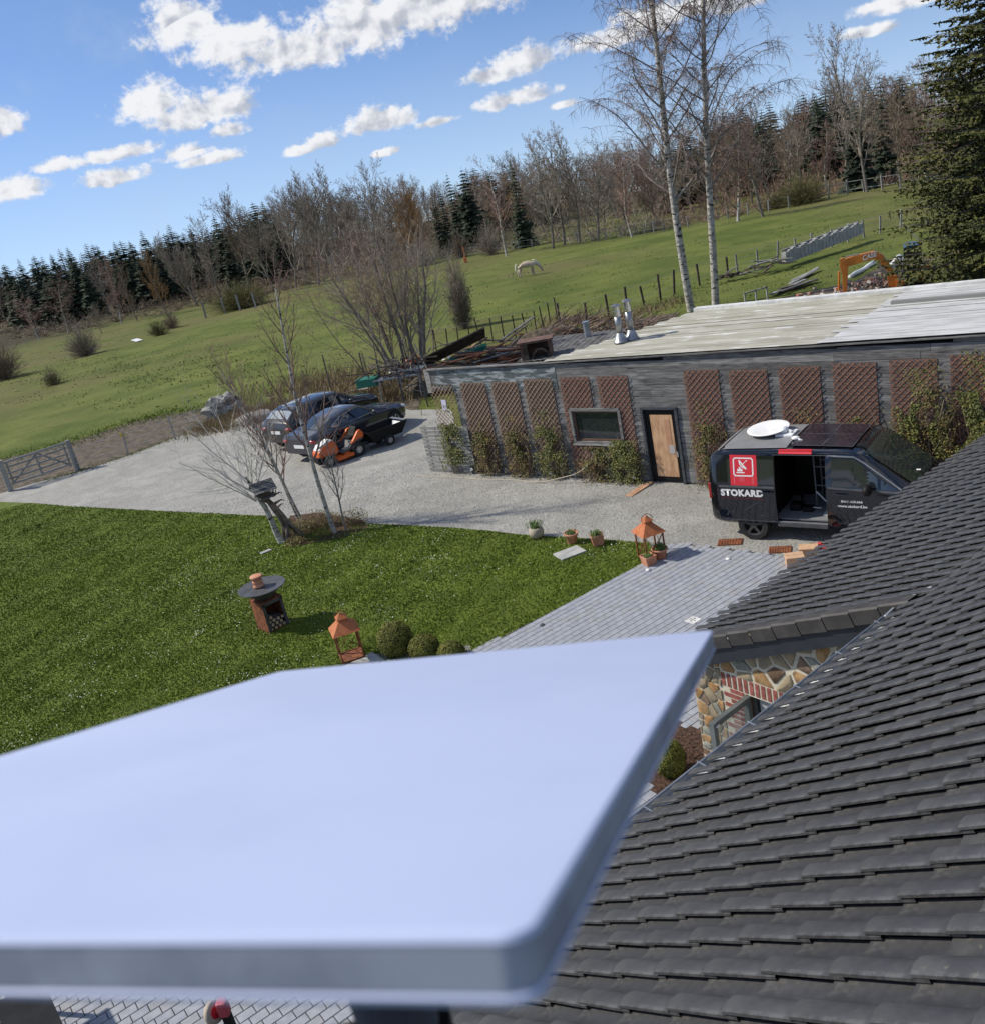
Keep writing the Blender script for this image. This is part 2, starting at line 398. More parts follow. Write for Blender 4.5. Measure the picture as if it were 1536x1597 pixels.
M_conifer = mat('dark_conifer_needles', (0.020, 0.032, 0.018), (0.038, 0.055, 0.026), 0.6, 0.85, obj_vary=0.3)
M_spruce = mat('spruce_needles', (0.035, 0.045, 0.010), (0.105, 0.105, 0.025), 0.9, 0.8, detail=6)
M_box = mat('boxwood_leaves', (0.11, 0.12, 0.018), (0.20, 0.20, 0.035), 5, 0.7)
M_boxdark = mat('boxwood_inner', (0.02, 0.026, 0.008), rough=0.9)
M_climb = mat('climber_leaves', (0.06, 0.075, 0.018), (0.15, 0.155, 0.035), 3.5, 0.7, speck=((0.22, 0.16, 0.035), 5, .62, .72))
M_climb_brown = mat('russet_climber_leaves', (0.09, 0.055, 0.022), (0.12, 0.12, 0.03), 3, 0.7, speck=((0.28, 0.19, 0.05), 5, .58, .7))
M_bedleaf = mat('yellow_shrub_leaves', (0.16, 0.12, 0.05), (0.40, 0.34, 0.13), 6, 0.7, speck=((0.10, 0.05, 0.03), 7, .55, .68))
M_potgrass = mat('pot_plant_leaves', (0.07, 0.13, 0.03), (0.18, 0.26, 0.08), 9, 0.7)
M_horse = mat('cream_horse_coat', (0.52, 0.45, 0.36), (0.40, 0.30, 0.23), 1.6, 0.8)
M_mane = mat('pale_horse_hair', (0.68, 0.66, 0.56), rough=0.9)
M_rock = mat('lichen_rock', (0.22, 0.21, 0.19), (0.42, 0.42, 0.38), 3, 0.95, 0.04, 6)
M_cardboard = mat('cardboard', (0.50, 0.31, 0.19), (0.58, 0.38, 0.24), 5, 0.85)
M_rubble = mat('brick_rubble', (0.32, 0.12, 0.08), (0.48, 0.40, 0.34), 6, 0.95)
M_green = mat('green_plastic', (0.02, 0.16, 0.11), rough=0.5)
M_yellow = mat('yellow_plate', (0.75, 0.52, 0.03), rough=0.5)
# ================================================================== SETTING
import numpy as np
rng = np.random.default_rng(5)
def interp(tab, x):
    if x <= tab[0][0]: return tab[0][1]
    for (a, va), (b, vb) in zip(tab, tab[1:]):
        if x <= b: return va + (vb - va) * (x - a) / (b - a)
    return tab[-1][1]
EDGE = [(-40, -3.4), (-24.3, -3.45), (-22.6, -4.1), (-18.3, -4.4), (-13.3, -4.5), (-4.7, -4.75), (1.3, -4.9), (5.5, -5.15), (8.1, -5.4), (11.8, -5.62), (15.4, -5.75), (20.3, -5.6), (26.8, -5.5), (31, -5.4)]
def edge_r(a):
    t = math.tan(R(-interp(EDGE, a)))
    return min(240, (8.3 - 1.65) / max(t - 0.033, 0.02))
def ter(x, y):
    r = math.hypot(x, y); a = math.degrees(math.atan2(x, y))
    if r <= 50: return 0.0
    rb = edge_r(a)
    f = -(r - 50) * 0.033
    if r <= rb: z = f
    else:
        e0 = math.degrees(math.atan2(f if False else (-(rb - 50) * 0.033) - CAM_H, rb))
        k = min(1.0, (r / rb - 1) / 0.9)
        e = e0 + k * 2.3
        if r > rb * 1.9: e = e0 + 2.3 + (min(-1.9, e0 + 2.3) - e0 - 2.3) * min(1, (r / rb - 1.9) / 6)
        z = CAM_H + r * math.tan(R(e))
    w = min(1, (r - 50) / 15)
    return z + w * 0.16 * noise.noise(Vector((x * 0.16, y * 0.16, 3.0))) + w * 0.3 * noise.noise(Vector((x * 0.03, y * 0.03, 7.0)))
def on(x, y): return Vector((x, y, ter(x, y)))
def field_pt(px, py):
    """march the view ray to the terrain"""
    v = ray(px, py); t = 20.0; O = Vector((0, 0, CAM_H))
    while t < 900:
        p = O + v * t
        if p.z < ter(p.x, p.y): break
        t += 0.5 if t < 160 else 2
    return on(p.x, p.y)

# field material
def field_mat():
    m = bpy.data.materials.new('pasture'); m.use_nodes = True; N = Nodes(m.node_tree); b = N.n['Principled BSDF']
    b.inputs['Roughness'].default_value = 0.95; b.inputs['Specular IOR Level'].default_value = 0.15
    t = N.new('ShaderNodeTexCoord'); vec = t.outputs['Object']
    big = N.noise(vec, 0.035, 5, 0.6); mid = N.noise(vec, 0.22, 6, 0.65); fine = N.noise(vec, 1.7, 6, 0.7); vf = N.noise(vec, 7, 4, 0.7)
    c = N.mix(N.ramp(mid, 0.3, 0.7), (0.078, 0.108, 0.020), (0.155, 0.175, 0.044))
    c = N.mix(N.math('MULTIPLY', N.ramp(big, 0.46, 0.66), 0.75), c, (0.145, 0.128, 0.055))
    c = N.mix(N.math('MULTIPLY', N.ramp(fine, 0.54, 0.72), 0.75), c, (0.065, 0.082, 0.02))
    c = N.mix(N.math('MULTIPLY', N.ramp(vf, 0.55, 0.75), 0.5), c, (0.17, 0.17, 0.06))
    ge = N.new('ShaderNodeNewGeometry'); s = N.new('ShaderNodeSeparateXYZ'); N.l.new(ge.outputs['Position'], s.inputs[0])
    r2 = N.math('SQRT', N.math('ADD', N.math('MULTIPLY', s.outputs[0], s.outputs[0]), N.math('MULTIPLY', s.outputs[1], s.outputs[1])))
    # rough brownish ground further out, woodland floor beyond the field edge
    c = N.mix(N.math('MULTIPLY', N.ramp(r2, 88, 125), N.math('MULTIPLY', N.ramp(mid, 0.36, 0.6), 0.7)), c, (0.13, 0.115, 0.05))
    c = N.mix(N.ramp(N.math('ADD', r2, N.math('MULTIPLY', big, 60)), 170, 215), c, (0.055, 0.048, 0.026))
    N.put(b.inputs['Base Color'], c)
    bp = N.new('ShaderNodeBump'); bp.inputs['Distance'].default_value = 0.14; bp.inputs['Strength'].default_value = 0.9
    N.l.new(N.math('ADD', fine, N.math('MULTIPLY', vf, 0.6)), bp.inputs['Height']); N.l.new(bp.outputs[0], b.inputs['Normal'])
    return m
M_field = field_mat()
rs = [0.0] + [4 * i for i in range(1, 12)] + [48 + 2.2 * i for i in range(0, 50)]
while rs[-1] < 420: rs.append(rs[-1] * 1.035)
while rs[-1] < 6000: rs.append(rs[-1] * 1.25)
angs = []
a = -180.0
while a < 180: angs.append(a); a += (0.8 if -34 <= a < 40 else 6.0)
verts = []; faces = []
for r_ in rs[1:]:
    for a in angs:
        x, y = r_ * math.sin(R(a)), r_ * math.cos(R(a)); verts.append((x, y, ter(x, y) - 0.01))
verts.append((0, 0, -0.01)); n = len(angs)
for i in range(len(rs) - 2):
    for k in range(n): faces.append((i * n + k, (i + 1) * n + k, (i + 1) * n + (k + 1) % n, i * n + (k + 1) % n))
for k in range(n): faces.append((len(verts) - 1, k, (k + 1) % n))
me = bpy.data.meshes.new('pasture_terrain'); me.from_pydata(verts, [], faces); me.update()
for p in me.polygons: p.use_smooth = True
bm = bmesh.new(); bm.from_mesh(me); bmesh.ops.recalc_face_normals(bm, faces=bm.faces); bm.to_mesh(me); bm.free()
link('pasture_terrain', me, M_field, kind='structure')

def wiggle_poly(pts, step=0.35, amp=0.05, closed=True):
    out = []
    n = len(pts)
    for i in range(n):
        a = Vector((pts[i][0], pts[i][1])); b = Vector((pts[(i + 1) % n][0], pts[(i + 1) % n][1])); L = (b - a).length
        k = max(1, int(L / step)) if L < 60 else 1
        for j in range(k):
            p = a + (b - a) * j / k
            nn = noise.noise(Vector((p.x * 1.7, p.y * 1.7, 0))) * amp + noise.noise(Vector((p.x * .4, p.y * .4, 5))) * amp * 1.5
            out.append((p.x + nn, p.y + nn * .8))
    return out
def sheet(name, pts, z, m, amp=0.05, kind='structure', step=0.35):
    pp = wiggle_poly(pts, step, amp)
    from mathutils.geometry import tessellate_polygon
    vs = [Vector((x, y, z)) for x, y in pp]
    tr = tessellate_polygon([vs])
    me = bpy.data.meshes.new(name); me.from_pydata([tuple(v) for v in vs], [], [tuple(t) for t in tr]); me.update()
    bm = bmesh.new(); bm.from_mesh(me); bmesh.ops.recalc_face_normals(bm, faces=bm.faces)
    if bm.faces and sum(f.normal.z for f in bm.faces) < 0: bmesh.ops.reverse_faces(bm, faces=bm.faces)
    bm.to_mesh(me); bm.free()
    return link(name, me, m, kind=kind)
def g2(px, py): p = G(px, py); return (p.x, p.y)
# soil bank along the gate
sheet('soil_bank', [g2(-60, 735), g2(0, 716), g2(110, 690), g2(200, 660), g2(260, 645), g2(325, 636), g2(420, 640), g2(420, 690), g2(300, 730), g2(0, 800), g2(-60, 810)], 0.003, M_soil, 0.25)
gravel_poly = [g2(-80, 800), g2(0, 770), g2(60, 752), g2(122, 737), g2(198, 712), g2(250, 692), g2(300, 672), g2(345, 668), g2(400, 650), g2(470, 626), g2(560, 622), g2(640, 640), g2(700, 640), (-0.5, 29), (5.0, 23.5), (12, 17.2), (16, 10), (12, 6), (2, 10), (-12, 18), (-30, 24)]
sheet('gravel_yard', gravel_poly, 0.008, M_gravel, 0.10)
LAWN = [(-30, 26.5), (-22, 31.6), g2(-30, 780), g2(0, 783), g2(60, 786), g2(100, 789), g2(200, 795), g2(300, 800), g2(430, 806), g2(460, 812), g2(520, 822), g2(575, 817), g2(700, 823), g2(830, 836), g2(950, 843), g2(1012, 848), (3.05, 17.95), g2(1000, 882), g2(880, 944), g2(740, 1016), (-0.95, 15.55), (-2.9, 15.4), (-3.0, 16.2), (-3.9, 16.0), (-4.3, 14.9), (-9.0, 11.4), (-14, 8), (-30, 8)]
sheet('lawn', LAWN, 0.016, M_lawnbase, 0.03)
def in_poly(x, y, P):
    c = False; j = len(P) - 1
    for i in range(len(P)):
        if (P[i][1] > y) != (P[j][1] > y) and x < (P[j][0] - P[i][0]) * (y - P[i][1]) / (P[j][1] - P[i][1]) + P[i][0]: c = not c
        j = i
    return c
def np_in_poly(X, Y, P):
    c = np.zeros(X.shape, bool); j = len(P) - 1
    for i in range(len(P)):
        xi, yi = P[i]; xj, yj = P[j]
        if yi != yj:
            c ^= ((yi > Y) != (yj > Y)) & (X < (xj - xi) * (Y - yi) / (yj - yi) + xi)
        j = i
    return c
def np_proj(X, Y, Z):
    q = np.stack([X, Y, Z - CAM_H], -1)
    d = q @ np.array(_f)
    return 768 + FPX * (q @ np.array(_r)) / d, 798.5 - FPX * (q @ np.array(_u)) / d, d
def tri_mesh(name, V, m, kind='stuff', n=3):
    """V: (N, n, 3) separate polygons"""
    N_ = V.shape[0]; me = bpy.data.meshes.new(name)
    me.vertices.add(N_ * n); me.vertices.foreach_set('co', V.reshape(-1).astype(np.float32))
    me.loops.add(N_ * n); me.loops.foreach_set('vertex_index', np.arange(N_ * n, dtype=np.int32))
    me.polygons.add(N_); me.polygons.foreach_set('loop_start', np.arange(0, N_ * n, n, dtype=np.int32))
    me.update(); me.validate()
    return link(name, me, m, kind=kind)
# ---- lawn grass blades, shorter and sparser with distance
M_blade = mat('grass_blades', (0.112, 0.168, 0.013), (0.178, 0.242, 0.026), 1.1, 0.75, spec=0.25, detail=8, contrast=(0.32, 0.68), speck=((0.060, 0.092, 0.010), 2.2, 0.56, 0.74), big=((0.25, .16), (0.8, .12)))
def blades(npts, x0, x1, y0, y1, P, h0, h1, w, zb=0.016, dens=None):
    X = rng.uniform(x0, x1, npts); Y = rng.uniform(y0, y1, npts)
    k = np_in_poly(X, Y, P)
    X, Y = X[k], Y[k]
    px, py, d = np_proj(X, Y, np.zeros_like(X)); k = (px > -60) & (px < 1600) & (py < 1660) & (rng.random(len(X)) < np.clip(14.5 / d, 0, 1) ** 1.6 * .95); X, Y, d = X[k], Y[k], d[k]; w = w * np.clip(d / 16, .9, 1.7)
    n = len(X); A = rng.uniform(0, 2 * np.pi, n); h = rng.uniform(h0, h1, n) * (0.8 + 0.12 * np.sin(X * 2.1 + np.sin(Y * 1.7) * 2) + 0.12 * np.sin(X * 5.3 - Y * 3.1))
    L = rng.uniform(0.2, 0.9, n) * h; B = rng.uniform(0, 2 * np.pi, n); ww = rng.uniform(0.6, 1.3, n) * w
    V = np.zeros((n, 3, 3))
    V[:, 0] = np.stack([X - np.cos(A) * ww, Y - np.sin(A) * ww, np.full(n, zb)], -1)
    V[:, 1] = np.stack([X + np.cos(A) * ww, Y + np.sin(A) * ww, np.full(n, zb)], -1)
    V[:, 2] = np.stack([X + np.cos(B) * L, Y + np.sin(B) * L, zb + h], -1)
    return V
Vb = np.concatenate([blades(1900000, -26, 3.3, 10, 34, LAWN, 0.022, 0.05, 0.010)])
tag(tri_mesh('lawn_grass', Vb, M_blade), 'short green grass blades of the mown lawn dotted with daisies', 'grass')
# clumps of daisies
Xd = []; 
for _ in range(105):
    cx, cy = rng.uniform(-10, 3), rng.uniform(13.5, 24)
    s = rng.uniform(0.15, 0.7); k = int(rng.uniform(4, 30)); ang = rng.uniform(0, 3.14)
    q = rng.normal(0, s, (k, 2)) * np.array([1.5, 0.5]); c_, s_ = np.cos(ang), np.sin(ang)
    Xd.append(np.stack([cx + q[:, 0] * c_ - q[:, 1] * s_, cy + q[:, 0] * s_ + q[:, 1] * c_], -1))
Xd.append(np.stack([rng.uniform(-12, 3, 220), rng.uniform(12.5, 26, 220)], -1))
Xd = np.concatenate(Xd); Xd = Xd[np_in_poly(Xd[:, 0], Xd[:, 1], LAWN)]
n = len(Xd); Vd = np.zeros((n, 6, 3)); rr = rng.uniform(0.007, 0.0135, n); tx, ty = rng.uniform(-.4, .4, n), rng.uniform(-.4, .4, n); hz = rng.uniform(0.05, 0.085, n)
for k in range(6):
    ca, sa = math.cos(k * math.pi / 3), math.sin(k * math.pi / 3)
    Vd[:, k] = np.stack([Xd[:, 0] + rr * ca, Xd[:, 1] + rr * sa, hz + rr * (ca * tx + sa * ty)], -1)
M_daisy = mat('daisy_petals', (0.62, 0.63, 0.58), rough=0.8)
tag(tri_mesh('lawn_daisies', Vd, M_daisy, n=6), 'small white daisies scattered in drifts over the lawn', 'daisies')
# ragged grass creeping over the gravel edges and the mud
def scatter_line(pix, num, spread, h, w):
    out = []
    P = [g2(*p) for p in pix]
    for _ in range(num):
        i = int(rng.integers(0, len(P) - 1)); t = rng.random()
        x = P[i][0] * (1 - t) + P[i + 1][0] * t + rng.normal(0, spread); y = P[i][1] * (1 - t) + P[i + 1][1] * t + rng.normal(0, spread)
        a = rng.uniform(0, 6.28); b = rng.uniform(0, 6.28); hh = h * rng.uniform(.4, 1.2)
        out.append([(x - math.cos(a) * w, y - math.sin(a) * w, 0), (x + math.cos(a) * w, y + math.sin(a) * w, 0), (x + math.cos(b) * hh * .5, y + math.sin(b) * hh * .5, hh)])
    return out
V = scatter_line([(60, 752), (122, 737), (198, 712), (250, 692), (300, 675)], 1100, 0.22, 0.07, 0.012)
V += scatter_line([(0, 716), (110, 690), (200, 660), (260, 645), (325, 636)], 2600, 0.7, 0.09, 0.02)
tag(tri_mesh('verge_grass', np.array(V), M_blade), 'ragged green grass along both edges of the muddy bank by the gate', 'grass')
M_dry = mat('dry_grass', (0.20, 0.15, 0.08), (0.32, 0.25, 0.14), 2, 0.9)
V = scatter_line([(330, 668), (360, 662), (400, 648), (450, 635)], 4500, 0.7, 0.40, 0.015)
V += scatter_line([(470, 600), (540, 600), (600, 612), (660, 605)], 5500, 1.4, 0.45, 0.02)
V += scatter_line([(850, 500), (940, 505), (1060, 470)], 1500, 0.6, 0.3, 0.02)
tag(tri_mesh('dry_grass', np.array(V), M_dry), 'pale dead grass and stalks around the car park and the bare multi-stemmed tree', 'dry grass')
# gravel stones that can be made out near the terrace
n = 60000; X = rng.uniform(-10, 9, n); Y = rng.uniform(16, 29, n)
GP = gravel_poly; k = np_in_poly(X, Y, GP) & ~np_in_poly(X, Y, LAWN); X, Y = X[k], Y[k]; n = len(X)
Vg = np.zeros((n, 2, 3, 3)); s = rng.uniform(0.006, 0.016, n); a0 = rng.uniform(0, 6.28, n)
c = [np.stack([X + np.cos(a0 + q * 1.57) * s * (1.3 if q % 2 else .9), Y + np.sin(a0 + q * 1.57) * s * (1.3 if q % 2 else .9), np.full(n, 0.009)], -1) for q in range(4)]
topv = np.stack([X, Y, 0.009 + s * 1.1], -1)
Vg = np.stack([np.stack([c[q], c[(q + 1) % 4], topv], 1) for q in range(4)], 1).reshape(-1, 3, 3)
M_pebble = mat('gravel_stones', (0.20, 0.20, 0.20), (0.50, 0.49, 0.47), 35, 0.9)
tag(tri_mesh('gravel_stones', Vg, M_pebble), 'loose light grey gravel stones spread over the yard', 'gravel')
# rough tussocks in the pasture
def tussocks(num, pxr, pyr, h, sd, dark=False):
    out = []
    for _ in range(num):
        p = field_pt(random.uniform(*pxr), random.uniform(*pyr))
        if p.length < 46: continue
        sz = random.uniform(.5, 1.3)
        for q in range(7):
            a = random.uniform(0, 6.28); b = random.uniform(0, 6.28); hh = h * sz * random.uniform(.4, 1.2)
            x, y = p.x + random.gauss(0, sd * sz), p.y + random.gauss(0, sd * sz * .6); w = .05
            out.append([(x - math.cos(a) * w, y - math.sin(a) * w, p.z - .02), (x + math.cos(a) * w, y + math.sin(a) * w, p.z - .02), (x + math.cos(b) * hh * .7, y + math.sin(b) * hh * .7, p.z + hh)])
    return out
V = tussocks(330, (0, 620), (480, 640), .07, .4) + tussocks(450, (650, 1440), (300, 500), .08, .4) + tussocks(240, (0, 420), (545, 600), .10, .6)
M_tuss = mat('dark_pasture_tufts', (0.085, 0.10, 0.03), (0.15, 0.15, 0.055), .5, 0.9)
tag(tri_mesh('pasture_tussocks', np.array(V), M_tuss), 'low dark tufts of coarse grass scattered over the sloping pasture', 'grass tufts')

# ---- terrace paving
u_ = azv(57.5); v_ = azv(57.5 + 90)
T0 = Vector((-0.95, 15.55, 0))
TERR = [(-0.95, 15.55), g2(740, 1016), g2(880, 944), g2(1000, 880), (3.05, 17.95), g2(1046, 848), g2(1140, 857), g2(1225, 868), (7.5, 15.6), (11, 12.0), (9, -2), (-9, -2), (-9.0, 11.4), (-4.3, 14.9), (-3.9, 16.0), (-3.0, 16.2), (-2.9, 15.4), (-2.2, 15.3)]
base = sheet('terrace_paving', TERR, 0.012, M_joint, 0.0)
PL, PW = 0.205, 0.142
cands = []
for j in range(-130, 130):
    off = (j % 2) * PL / 2 + random.uniform(-.003, .003)
    for i in range(-90, 90):
        c = T0 + u_ * (i * PL + off) + v_ * (j * PW)
        if not in_poly(c.x, c.y, TERR): continue
        cands.append((c.x, c.y))
C = np.array(cands); px, py, d = np_proj(C[:, 0], C[:, 1], np.full(len(C), .02))
BED2 = [(1.05, 11.6), (1.9, 12.3), (2.6, 11.4), (1.9, 10.4), (1.4, 10.35)]
vis = (px > -40) & (px < 1580) & (py > 820) & (py < 1640)
hid = (py > 1050) & (py < 1530) & (px < 1700 - py * .75 - 300)       # beneath the antenna as well, but still inside the frame
inb = np_in_poly(C[:, 0], C[:, 1], BED2)
vis &= ~inb
order = np.argsort(d)
near = [i for i in order if vis[i] and (py[i] > 1540)][:120]
q = [i for i in order if vis[i] and (px[i] > 900) and 1010 < py[i] < 1300][:60]
r3 = [i for i in order if vis[i] and (740 < px[i] < 1120) and (870 < py[i] < 1015) and (py[i] < 1016 - (px[i] - 740) * .06)]
chosen = list(dict.fromkeys(near + q + r3))[:298]
def paver_geo(mb, c, dz=0, L=PL, Wd=PW):
    a = L / 2 - .0055; b = Wd / 2 - .0055; e = .005; z0, z1 = -.02, .014 + dz
    vs = []
    for (s1, z) in ((0, z0), (0, z1 - .004), (e, z1)):
        for (sx, sy) in ((-1, -1), (1, -1), (1, 1), (-1, 1)): vs.append(c + u_ * sx * (a - s1) + v_ * sy * (b - s1) + Vector((0, 0, z)))
    fs = [(8, 9, 10, 11)]
    for r0 in (0, 4):
        for k in range(4): fs.append((r0 + k, r0 + (k + 1) % 4, r0 + 4 + (k + 1) % 4, r0 + 4 + k))
    mb.add(vs, fs)
pm = MB(); paver_geo(pm, Vector((0, 0, 0))); pmesh = pm.mesh('paver'); pmesh.materials.append(M_paver)
cs = set(chosen)
for i in chosen:
    o = link('paver', pmesh, None, base); o.location = (C[i][0], C[i][1], 0.012 + random.uniform(-.0015, .0015)); o.rotation_euler = (random.uniform(-.006, .006), random.uniform(-.006, .006), 0)
rest = [MB() for _ in range(4)]
for i in range(len(C)):
    if i in cs or inb[i]: continue
    if not (-700 < px[i] < 2300 and 700 < py[i] < 2600): continue
    paver_geo(rest[random.randrange(4)], Vector((C[i][0], C[i][1], 0.012)), random.uniform(-.001, .001))
shade = [mat('paver_stone_%s' % nme, c1, c2, 9, 0.85, 0.002, 60) for nme, c1, c2 in (('light', (0.28, 0.295, 0.33), (0.34, 0.355, 0.39)), ('mid', (0.27, 0.285, 0.32), (0.33, 0.345, 0.38)), ('blue', (0.255, 0.27, 0.31), (0.315, 0.33, 0.37)), ('warm', (0.265, 0.272, 0.29), (0.325, 0.33, 0.35)))]
mm = MB(); idx = []
for k, mb in enumerate(rest):
    b0 = len(mm.v); mm.v += mb.v; mm.f += [tuple(b0 + q for q in f) for f in mb.f]; idx += [k] * len(mb.f)
pr = mm.build('paver_field', shade[0], base, kind='stuff')
for s in shade[1:]: pr.data.materials.append(s)
pr.data.polygons.foreach_set('material_index', idx)
bs = sheet('planting_bed_soil', BED2, 0.02, M_mulch, 0.01); 
bm_ = MB()
for _ in range(900):
    t = [random.random() for _ in BED2]; s = sum(t); x = sum(a * p[0] for a, p in zip(t, BED2)) / s + random.gauss(0, .22); y = sum(a * p[1] for a, p in zip(t, BED2)) / s + random.gauss(0, .28)
    if in_poly(x, y, BED2): bm_.leaf(Vector((x, y, .03 + random.random() * .02)), random.uniform(.02, .06), Vector((random.gauss(0, .4), random.gauss(0, .4), 1)), .4)
o = bm_.build('bark_mulch', M_mulch, kind='stuff'); tag(o, 'brown bark mulch in the small bed beside the stone wall', 'mulch')
# stone kerb bit and gravel patch by the ball shrubs
sheet('gravel_strip', [(-3.0, 16.4), (-0.9, 15.9), (-0.9, 15.5), (-3.0, 15.4)], 0.02, M_gravel, 0.03)

def flat_slab(name, c, L, Wd, h, rz, m, label, cat, group=None, taper=.98):
    mb = MB().box((0, 0, h / 2), (L, Wd, h), taper=taper)
    o = mb.build(name, m, bevel=.006); o.location = c; o.rotation_euler = (0, 0, rz)
    return tag(o, label, cat, group)
flat_slab('stepping_slab', G(888, 863, .02), .62, .45, .03, R(20), M_concrete, 'single grey concrete slab lying in the lawn below the terracotta pots', 'paving slab')
flat_slab('edging_slab', (-3.0, 16.0, .012), .75, .5, .03, R(32), M_concrete, 'pale stone slab under the near lantern by the round shrubs', 'paving slab')
flat_slab('flat_stone', G(415, 861, .02), .3, .14, .03, R(35), M_concrete, 'small flat stone in the lawn in front of the birdhouse', 'stone')
# ================================================================== TREES
def grow(tr, cr, p, d, L, r, lvl, cfg, seg=5):
    """one branch; children by level. cfg: list per level of (count, length ratio, angle, start fraction)"""
    pts = [p.copy()]; rad = [r]; q = p.copy(); dd = d.normalized(); up = cfg['up'][min(lvl, len(cfg['up']) - 1)]; jit = cfg['jit']
    n = seg if lvl < 2 else max(3, seg - 2)
    for i in range(n):
        dd = (dd + Vector((random.gauss(0, jit), random.gauss(0, jit), random.gauss(0, jit))) + Vector((0, 0, up))).normalized()
        q = q + dd * (L / n); pts.append(q.copy()); rad.append(r * (1 - (i + 1) / n * (0.72 if lvl < cfg['max'] else .9)))
    if lvl == 0 or (lvl == 1 and cfg.get('trunk2')): tr.tube(pts, rad, 8 if lvl == 0 else 6, cap=False)
    elif lvl < cfg['max'] - (1 if cfg.get('fine') else 0): cr.tube(pts, rad, 4 if r < .05 else 5, cap=False)
    elif lvl < cfg['max']: cr.tube(pts, rad, 3, cap=False)
    else:
        cr.ribbon(pts, max(r * 2, cfg['tw'])); return
    cnt, lr, ang, st = cfg['lv'][lvl]
    for k in range(cnt):
        t = st + (1 - st) * ((k + random.random()) / cnt) ** cfg.get('pw', 1.0); t = min(t, .999); x = t * n; i = int(x); f = x - i
        b = pts[i].lerp(pts[i + 1], f); rr = rad[i] + (rad[i + 1] - rad[i]) * f
        ax = (pts[i + 1] - pts[i]).normalized()
        s = ax.orthogonal().normalized(); s.rotate(Matrix.Rotation(k * 2.4 + random.uniform(-.6, .6), 3, ax))
        a = R(ang) * random.uniform(.7, 1.25)
        nd = ax * math.cos(a) + s * math.sin(a)
        ll = L * lr * (1.15 - cfg.get('fall', .65) * t) * random.uniform(.7, 1.2)
        grow(tr, cr, b, nd, ll, min(rr * .62, r * .6), lvl + 1, cfg, seg)
DECID = dict(lv=[(15, .50, 42, .22), (7, .48, 40, .2), (6, .45, 38, .1), (5, .5, 35, .1)], up=[.02, .10, .08, .05, .03], jit=.10, max=4, tw=.05, fall=.6)
def bare_tree(h, r, cfg, seed):
    random.seed(seed); tr, cr = MB(), MB()
    grow(tr, cr, Vector((0, 0, -.2)), Vector((random.gauss(0, .03), random.gauss(0, .03), 1)), h, r, 0, cfg, 6)
    return tr, cr
far_protos = []
for k in range(5):
    c = dict(DECID)
    if k == 1: c['lv'] = [(18, .42, 30, .15), (7, .5, 30, .2), (6, .45, 33, .1), (5, .5, 30, .1)]; c['up'] = [.02, .2, .12, .08]
    if k == 2: c['lv'] = [(16, .46, 55, .25), (7, .5, 45, .2), (6, .45, 45, .1), (5, .5, 40, .1)]; c['up'] = [.02, .05, .0, -.06]
    if k == 3: c['lv'] = [(20, .36, 38, .12), (7, .5, 38, .2), (6, .5, 38, .1), (4, .5, 35, .1)]
    tr, cr = bare_tree(10, .16, c, 100 + k); far_protos.append((tr.mesh('bare_trunk'), cr.mesh('bare_crown')))
TW = {'grey': (M_twig_grey, M_bark_grey), 'red': (M_twig_red, M_bark_birch), 'brown': (M_twig_brown, M_bark_grey), 'orange': (M_twig_orange, M_bark_grey), 'olive': (M_twig_olive, M_bark_grey)}
TWD = {'grey': 'bare grey-brown', 'red': 'bare reddish, pale-stemmed', 'brown': 'bare dark brown', 'orange': 'orange-brown budding', 'olive': 'olive-green budding'}
mesh_cache = {}
def tinted(k, tint):
    if (k, tint) not in mesh_cache:
        a, b = far_protos[k][0].copy(), far_protos[k][1].copy()
        a.materials.append(TW[tint][1]); b.materials.append(TW[tint][0]); mesh_cache[(k, tint)] = (a, b)
    return mesh_cache[(k, tint)]
def place_far(loc, h, tint, k, label, group, wide=1.0):
    a, b = tinted(k, tint)
    t = thing('bare_tree', label, 'tree', loc, random.uniform(0, 6.28), group)
    s = h / 10.0
    t.scale = (s * wide, s * wide, s)
    link('trunk', a, None, t); link('crown', b, None, t)
    return t
# conifers (far): drooping jagged whorls
def conifer_mesh(h, w, seed, nw=26):
    random.seed(seed); mb = MB(); mb.tube([Vector((0, 0, -.3)), Vector((0, 0, h))], [w * .06, .01], 5)
    for i in range(nw):
        t = i / nw; z = h * (.04 + .95 * t); L = w * (1 - t) ** .7 * random.uniform(.7, 1.25) + .10
        m = int(10 - 4 * t); a0 = random.uniform(0, 6)
        for k in range(m):
            a = a0 + 2 * math.pi * k / m + random.uniform(-.25, .25); l = L * random.uniform(.65, 1.15)
            d = Vector((math.cos(a), math.sin(a), 0)); s = Vector((-math.sin(a), math.cos(a), 0)); b0 = Vector((0, 0, z))
            dr = random.uniform(.15, .45); e = b0 + d * l + Vector((0, 0, -l * dr)); wd = l * random.uniform(.22, .36)
            p1 = b0 + d * l * .55 + s * wd + Vector((0, 0, -l * (dr * .5 + .18))); p2 = b0 + d * l * .55 - s * wd + Vector((0, 0, -l * (dr * .5 + .18))); top = b0 + d * l * .5 + Vector((0, 0, -l * dr * .3))
            v0 = len(mb.v); mb.v += [b0, p1, e, p2, top]; mb.f += [(v0, v0 + 1, v0 + 4), (v0 + 1, v0 + 2, v0 + 4), (v0 + 4, v0 + 2, v0 + 3), (v0, v0 + 4, v0 + 3)]
            for q in range(3):
                c = b0.lerp(e, random.uniform(.4, 1)) + s * random.uniform(-.6, .6) * wd; mb.leaf(c, l * .3)
    me = mb.mesh('conifer'); me.materials.append(M_conifer); return me
con_protos = [conifer_mesh(10, w, 200 + i) for i, w in enumerate((1.6, 2.0, 2.4, 1.8))]
